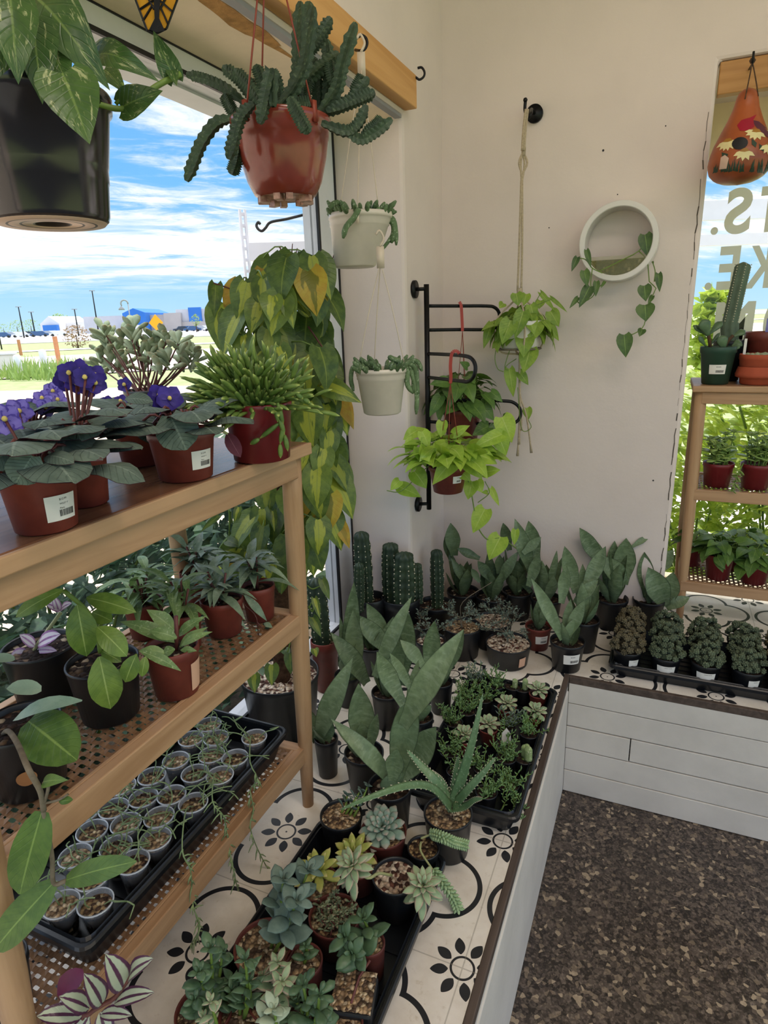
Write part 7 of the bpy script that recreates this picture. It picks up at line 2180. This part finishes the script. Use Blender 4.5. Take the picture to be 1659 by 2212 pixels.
t, pt, r, zf = succ('gravel_pot', 'small red pot of gravel below the square pumice pot', 750, 2208, 70, .06)

# second tray: plug plants
flat_tray('nursery_tray', 'black tray of small plug succulents beside the platform edge', (-.468, 1.112), (-.205, 1.652), ZB, .06)
ZS2 = ZB + .009
plugs = [('e', 1140, 330, 'pale rosette in the far corner of the plug tray by the edge'), ('e', 1120, 505, 'pale rosette second along the plug tray edge'), ('e', 540, 695, 'flat silvery rosette above the aloe tip'), ('e', 735, 610, 'upright pale rosette behind the tall aloe leaf'), ('e', 885, 440, 'red-edged rosette in the middle of the plug tray'),
         ('c', 945, 235, 'small fuzzy cactus at the far end of the plug tray'), ('c', 1040, 225, 'second small fuzzy cactus at the far end of the plug tray'), ('c', 1035, 855, 'little clump of ribbed cacti on the edge side of the plug tray'),
         ('s', 1065, 650, 'string succulent with bright green leaves on the edge side'), ('s', 880, 590, 'dark needle-leaved plug in the middle of the tray'), ('s', 560, 470, 'string succulent near the black pots'), ('s', 800, 260, 'string succulent at the far end of the plug tray'), ('s', 610, 215, 'dark heathery plug in the far inner corner'), ('s', 700, 940, 'string succulent behind the broad aloe leaf'), ('s', 420, 800, 'string succulent by the long snake leaf'), ('s', 900, 1070, 'string succulent spilling over the near tray edge'), ('s', 450, 560, 'string succulent on the inner side of the plug tray'), ('s', 480, 960, 'string succulent at the near inner corner'), ('s', 720, 1130, 'string succulent at the near tray end'), ('s', 880, 850, 'string succulent in the near half of the plug tray'), ('s', 450, 350, 'string succulent at the far inner side'), ('s', 700, 370, 'string succulent in the far half of the plug tray'),
         ('x', 880, 760, 'plug pot with a cream plant tag in the middle of the tray')]
rr = random.Random(17)
for kind, x, y, lb in plugs:
    px, py = c10(x, y + (35 if kind != 'x' else 10)); p = at(px, py, 'z', ZS2 + .05)
    p.x = max(-.44, min(-.235, p.x)); p.y = max(1.14, min(1.625, p.y))
    t = thing('plug_plant', lb, 'succulent', (p.x, p.y, ZS2), 'plug plants in the second tray', rr.uniform(0, 1))
    r = .026; pot(t, r, .05, M['black_pot'] if kind != 'e' else M['red_pot'], .72, 'soil', .9, .1, 24)
    lf = MB(); st = MB(); z0 = .046
    if kind == 'e':
        rosette(lf, (0, 0, z0 + .012), (0, -.2, 1), .036, 22, 'spoon', .5, .14, 0, int(x), 1.05, .15)
        tube(st, [(0, 0, z0 - .004), (0, 0, z0 + .012)], .004, 6)
        lf.build('foliage', M['eche_pale'], t)
    elif kind == 'c':
        for i in range(1 if y < 400 else 4):
            b_ = V((rr.uniform(-.01, .01), rr.uniform(-.01, .01), z0)); hh = rr.uniform(.03, .045)
            tube(lf, [b_ + V((0, 0, hh * q / 6)) for q in range(7)], lambda q: .0085 * (1 if q < .8 else max(.1, 1 - ((q - .8) / .2) ** 2)), 10, star=.82)
        lf.build('foliage', M['minicactus'], t, True)
        tube(st, [(0, 0, z0 - .006), (0, 0, z0)], .006, 6)
    else:
        n_ = 15 if kind == 's' else 5
        spill = 'spilling' in lb
        for i in range(n_ + (6 if spill else 0)):
            a = rr.uniform(0, 6.28); b_ = V((math.cos(a), math.sin(a), 0)) * r * .7 * rr.random() + V((0, 0, z0))
            dr = V((math.cos(a) * .5, math.sin(a) * .5, 1)).normalized(); q = b_; pts = [q]
            if spill and i >= n_: dr = V((.2 * rr.uniform(-1, 1), -1, .5)).normalized()
            for s_ in range(5 if not (spill and i >= n_) else 9):
                dr = (dr + V((rr.uniform(-.4, .4), rr.uniform(-.4, .4), -.02 if not spill else -.35))).normalized(); q = q + dr * .0105
                if (V((q.x, q.y, 0)).length > r) and q.z < .02: q.z = .02
                pts.append(q)
            P_ = spline(pts, 10); tube(st, P_, .0009, 4)
            for j, p_ in enumerate(P_[1:]):
                o_ = V((rr.uniform(-1, 1), rr.uniform(-1, 1), rr.uniform(-.1, .9))).normalized(); L_ = rr.uniform(.007, .012)
                tube(lf, [p_, p_ + o_ * L_ * .6 + V((0, 0, .0005)), p_ + o_ * L_ + V((0, 0, .002))], [.0008, .0018, .0004], 5, rn=rr.random())
        lf.build('foliage', M['bananas'] if ('dark' not in lb) else M['olive'], t)
        if kind == 'x':
            mb = MB(); vs = [(-.012, 0, z0), (.012, 0, z0), (.011, .002, z0 + .03), (0, .003, z0 + .045), (-.011, .002, z0 + .03)]
            mb.add(vs + [(v[0], v[1] + .0008, v[2]) for v in vs], [(0, 1, 2, 3, 4), (9, 8, 7, 6, 5)]); mb.build('plant_tag', M['label'], t, False)
    st.build('stem', M['green_stem'], t)

# ================================================================ small wooden stand by the second window
yS = 2.335
A = at(1497, 834, 'y', yS); zT2 = A.z; xL = A.x
t = thing('wooden_plant_stand', 'small three-tier wooden stand with cane shelves in the sunny window', 'plant shelf', (0, 0, 0))
xR = xL + .95; yB = 2.64
mb = MB(); box(mb, (xL, yS, zT2 - .02), (xR, yB, zT2)); mb.build('table_top', M['wood_x'], t, False, bevel=.003)
def leg2(x, y, dx, dy):
    mb_ = MB(); a = V((x, y, zT2 - .02)); b = V((x + dx, y + dy, ZB))
    tube(mb_, [a.lerp(b, i / 8) for i in range(9)], lambda q: .0185 if q < .6 else .0185 - (q - .6) * .016, 16); mb_.build('leg', M['wood_z'], t)
leg2(xL + .028, yS + .03, .012, -.005); leg2(xL + .028, yB - .03, .004, .02); leg2(xR - .03, yS + .03, .01, -.005); leg2(xR - .03, yB - .03, .0, .02)
zM2 = at(1508, 1056, 'y', yS + .02).z - .004; zL2 = at(1492, 1255, 'y', yS + .02).z - .004
def rail2(a, b, h=.038, w=.018):
    mb_ = MB(); bar(mb_, a, b, w, h); mb_.build('rail', M['wood_x'], t, False, bevel=.002)
rail2((xL + .03, yS + .02, zT2 - .04), (xR - .03, yS + .02, zT2 - .04))
for zc in (zM2, zL2):
    rail2((xL + .03, yS + .02, zc - .016), (xR - .03, yS + .02, zc - .016)); rail2((xL + .03, yB - .02, zc - .016), (xR - .03, yB - .02, zc - .016)); rail2((xL + .036, yS + .02, zc - .016), (xL + .036, yB - .02, zc - .016), .03)
    mb = MB(); x0, x1, y0, y1 = xL + .045, xR - .04, yS + .03, yB - .03; pt_ = .0145; nx = int((x1 - x0) / pt_); ny = int((y1 - y0) / pt_)
    def ribbon2(p0, dr, sd, n_, ph, w_):
        vs = []; fs = []
        for i in range(n_ * 2 + 1):
            z = zc - .002 + (.0016 if ((i // 2 + ph) % 2 == 0) else -.0016) * (1 if i % 2 else 0)
            c = V(p0) + V(dr) * (pt_ / 2 * i)
            for s_ in (-1, 1):
                q = c + V(sd) * (s_ * w_ / 2); vs.append((q.x, q.y, z))
        for i in range(n_ * 2): fs.append((2 * i, 2 * i + 2, 2 * i + 3, 2 * i + 1))
        mb.add(vs, fs)
    for i in range(nx + 1): ribbon2((x0 + i * pt_, y0, 0), (0, 1, 0), (1, 0, 0), ny, i, .0062)
    for j in range(ny + 1): ribbon2((x0, y0 + j * pt_, 0), (1, 0, 0), (0, 1, 0), nx, j + 1, .0088)
    mb.build('cane_shelf', M['cane'], t, False)

t, pt, r, zf = potted_y('jade_plant', 'big-leaved jade plant in a labelled green pot on top of the wooden stand', 'houseplant', 1553, 748, yS + .075, zT2, 72, 'green_pot', .74, 'soil')
sticker(t, pt, to_cam(t.location) + .08, .05, .036, .066, True, lines=1)
lf = MB(); st = MB(); d = depth_of(t.location); c13 = cp(1460, 380, 4.608); off = t.location
for b, tp, w, e in (((325, 1590), (265, 1430), 120, -.02), ((320, 1595), (170, 1490), 60, 0), ((330, 1580), (460, 1450), 80, .02), ((300, 1700), (225, 1600), 50, 0), ((330, 1700), (440, 1560), 40, 0), ((480, 1740), (450, 1590), 110, -.03), ((570, 1600), (690, 1540), 80, .0), ((560, 1700), (650, 1650), 100, -.02), ((520, 1740), (640, 1690), 60, -.03)):
    B = vd(off, *c13(*b), e) - off; T = vd(off, *c13(*tp), e) - off
    fat(lf, B, T, (CAM - off).normalized() + V((0, 0, .5)), w / 4.6 * d / F, .008, 'spoon', nt=7)
for pth in ([(345, 1740), (335, 1640), (325, 1590)], [(470, 1740), (520, 1640), (570, 1590)]):
    tube(st, pxs(off, [c13(*q) for q in pth], d), .0055, 8)
lf.build('foliage', M['jade'], t); st.build('stem', M['bark'], t)
t, pt, r, zf = potted_y('column_cactus', 'tall leaning ribbed cactus in a black pot behind the green pot', 'cactus', 1578, 735, yS + .19, zT2, 66, 'black_pot', .74, 'soil')
mb = MB(); b_ = V((0, 0, zf)); d = depth_of(t.location)
tp = vd(t.location, 1607, 566) - t.location; q0 = vd(t.location, 1576, 700) - t.location; R_ = 15 * d / F
P_ = [b_, q0] + [q0.lerp(tp, i / 24) for i in range(1, 25)]
fr = frames(P_); vs = []; fs = []; n_ = len(fr) - 1
for j, (p_, tt, a_, b2) in enumerate(fr):
    q = j / n_; env = 1.15 if q < .05 else (1 if q < .92 else math.sqrt(max(.02, 1 - ((q - .92) / .08) ** 2)))
    for i in range(24):
        th = 2 * PI * i / 24; rr2 = R_ * env * (.74 + .26 * abs(math.cos(th * 3)) ** 1.4) * (1 + .04 * (j % 2))
        vs.append(p_ + a_ * rr2 * math.cos(th) + b2 * rr2 * math.sin(th))
for j in range(n_):
    for i in range(24):
        k = (i + 1) % 24; fs.append((j * 24 + i, j * 24 + k, (j + 1) * 24 + k, (j + 1) * 24 + i))
fs.append(tuple(n_ * 24 + i for i in range(24)))
mb.add(vs, fs); col = mb.build('column', plain('blue_cactus_skin', '#5d6f5c', .6, .15, 20, .3, .1), t)
sp = MB()
for j in range(2, n_):
    p_, tt, a_, b2 = fr[j]
    for i in range(6):
        th = 2 * PI * i / 6; ball(sp, p_ + (a_ * math.cos(th) + b2 * math.sin(th)) * R_, .0022)
sp.build('areoles', M['areole'], col)
t, pt, r, zf = potted_y('grafted_cactus', 'small cactus in a bulging terracotta pot with a white plant marker on the stand', 'cactus', 1646, 764, yS + .08, zT2, 86, 'clay_pot', .85, 'mid_gravel')
mb = MB(); lathe(mb, [(r * .95, .022), (r * 1.08, .026), (r * 1.1, .034), (r * 1.06, .04), (r * .98, .058)], n=40, close=False); mb.build('pot_band', M['clay_pot'], t)
mb = MB(); rr = random.Random(8)
for i in range(12):
    a = i * 2.4; q = r * .75 * math.sqrt(i / 12); ball(mb, (q * math.cos(a), q * math.sin(a), zf + .006), .012, sz=.9, rn=rr.random())
mb.build('foliage', M['cotyledon'], t)
mb = MB(); box(mb, (-r * .8 - .004, -.01, zf - .01), (-r * .8 + .004, -.0088, zf + .062)); mb.build('plant_marker', M['label'], t, False, bevel=.0005)
t, pt, r, zf = potted_y('red_pot_cactus', 'red plastic pot with a small dark cactus and violet marker behind the terracotta pot', 'cactus', 1656, 716, yS + .2, zT2, 84, 'red_pot', .8, 'soil')
mb = MB(); ball(mb, (-.012, 0, zf + .008), .013, rn=.3); ball(mb, (.006, -.006, zf + .006), .01, rn=.6); mb.build('foliage', M['jade'], t)
mb = MB(); box(mb, (-.004, .0, zf - .01), (.010, .0012, zf + .065)); mb.build('plant_marker', M['lilac'], t, False)
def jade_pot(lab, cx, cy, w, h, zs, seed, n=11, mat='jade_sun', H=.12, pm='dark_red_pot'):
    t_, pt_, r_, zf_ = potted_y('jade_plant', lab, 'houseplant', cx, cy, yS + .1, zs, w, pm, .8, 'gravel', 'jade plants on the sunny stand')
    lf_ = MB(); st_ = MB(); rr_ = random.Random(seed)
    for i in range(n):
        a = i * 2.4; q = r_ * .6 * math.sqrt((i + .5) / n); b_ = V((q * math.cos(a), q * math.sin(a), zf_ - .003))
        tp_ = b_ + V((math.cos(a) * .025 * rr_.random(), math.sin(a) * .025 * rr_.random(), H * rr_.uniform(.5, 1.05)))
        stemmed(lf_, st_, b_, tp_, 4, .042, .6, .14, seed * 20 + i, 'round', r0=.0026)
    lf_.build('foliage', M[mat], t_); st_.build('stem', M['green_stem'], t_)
    return t_
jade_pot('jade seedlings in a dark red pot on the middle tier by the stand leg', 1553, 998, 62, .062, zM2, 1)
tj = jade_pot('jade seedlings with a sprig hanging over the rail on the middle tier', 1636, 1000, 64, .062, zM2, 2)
lf = MB(); st = MB(); d = depth_of(tj.location) - .05
stemmed(lf, st, dist(1606, 1000, d) - tj.location, dist(1582, 1058, d - .01) - tj.location, 7, .026, .6, .2, 77, 'round', r0=.002)
lf.build('hanging_sprig', M['jade_sun'], tj); st.build('sprig_stem', M['green_stem'], tj)
def leafy(lab, cx, cy, w, h, zs, seed, n=40, rad=(.085, .07, .05)):
    t_, pt_, r_, zf_ = potted_y('leafy_houseplant', lab, 'houseplant', cx, cy, yS + (.09 if seed < 3 else .2), zs, w, 'dark_red_pot', .8, 'soil', 'dark leafy plants on the low tier')
    lf_ = MB(); st_ = MB(); rr_ = random.Random(seed)
    cloud(lf_, st_, (0, 0, zf_), (0, 0, zf_ + .03), rad, n, .062, .042, 'heart', rr_, up=.3, down=.6)
    lf_.build('foliage', M['deep_green'], t_); st_.build('petiole', M['green_stem'], t_)
leafy('dark leafy plant in a red pot on the low tier behind the front stand leg', 1556, 1195, 56, .07, zL2, 1)
leafy('dark leafy plant in a red pot on the low tier, second from the stand leg', 1632, 1215, 60, .05, zL2, 2)
leafy('dark leafy plant at the back of the low tier', 1600, 1178, 52, .06, zL2, 3, 30)
leafy('dark leafy plant squeezed between the stand leg and the window', 1498, 1175, 44, .06, zL2, 4, 18, (.05, .06, .04))
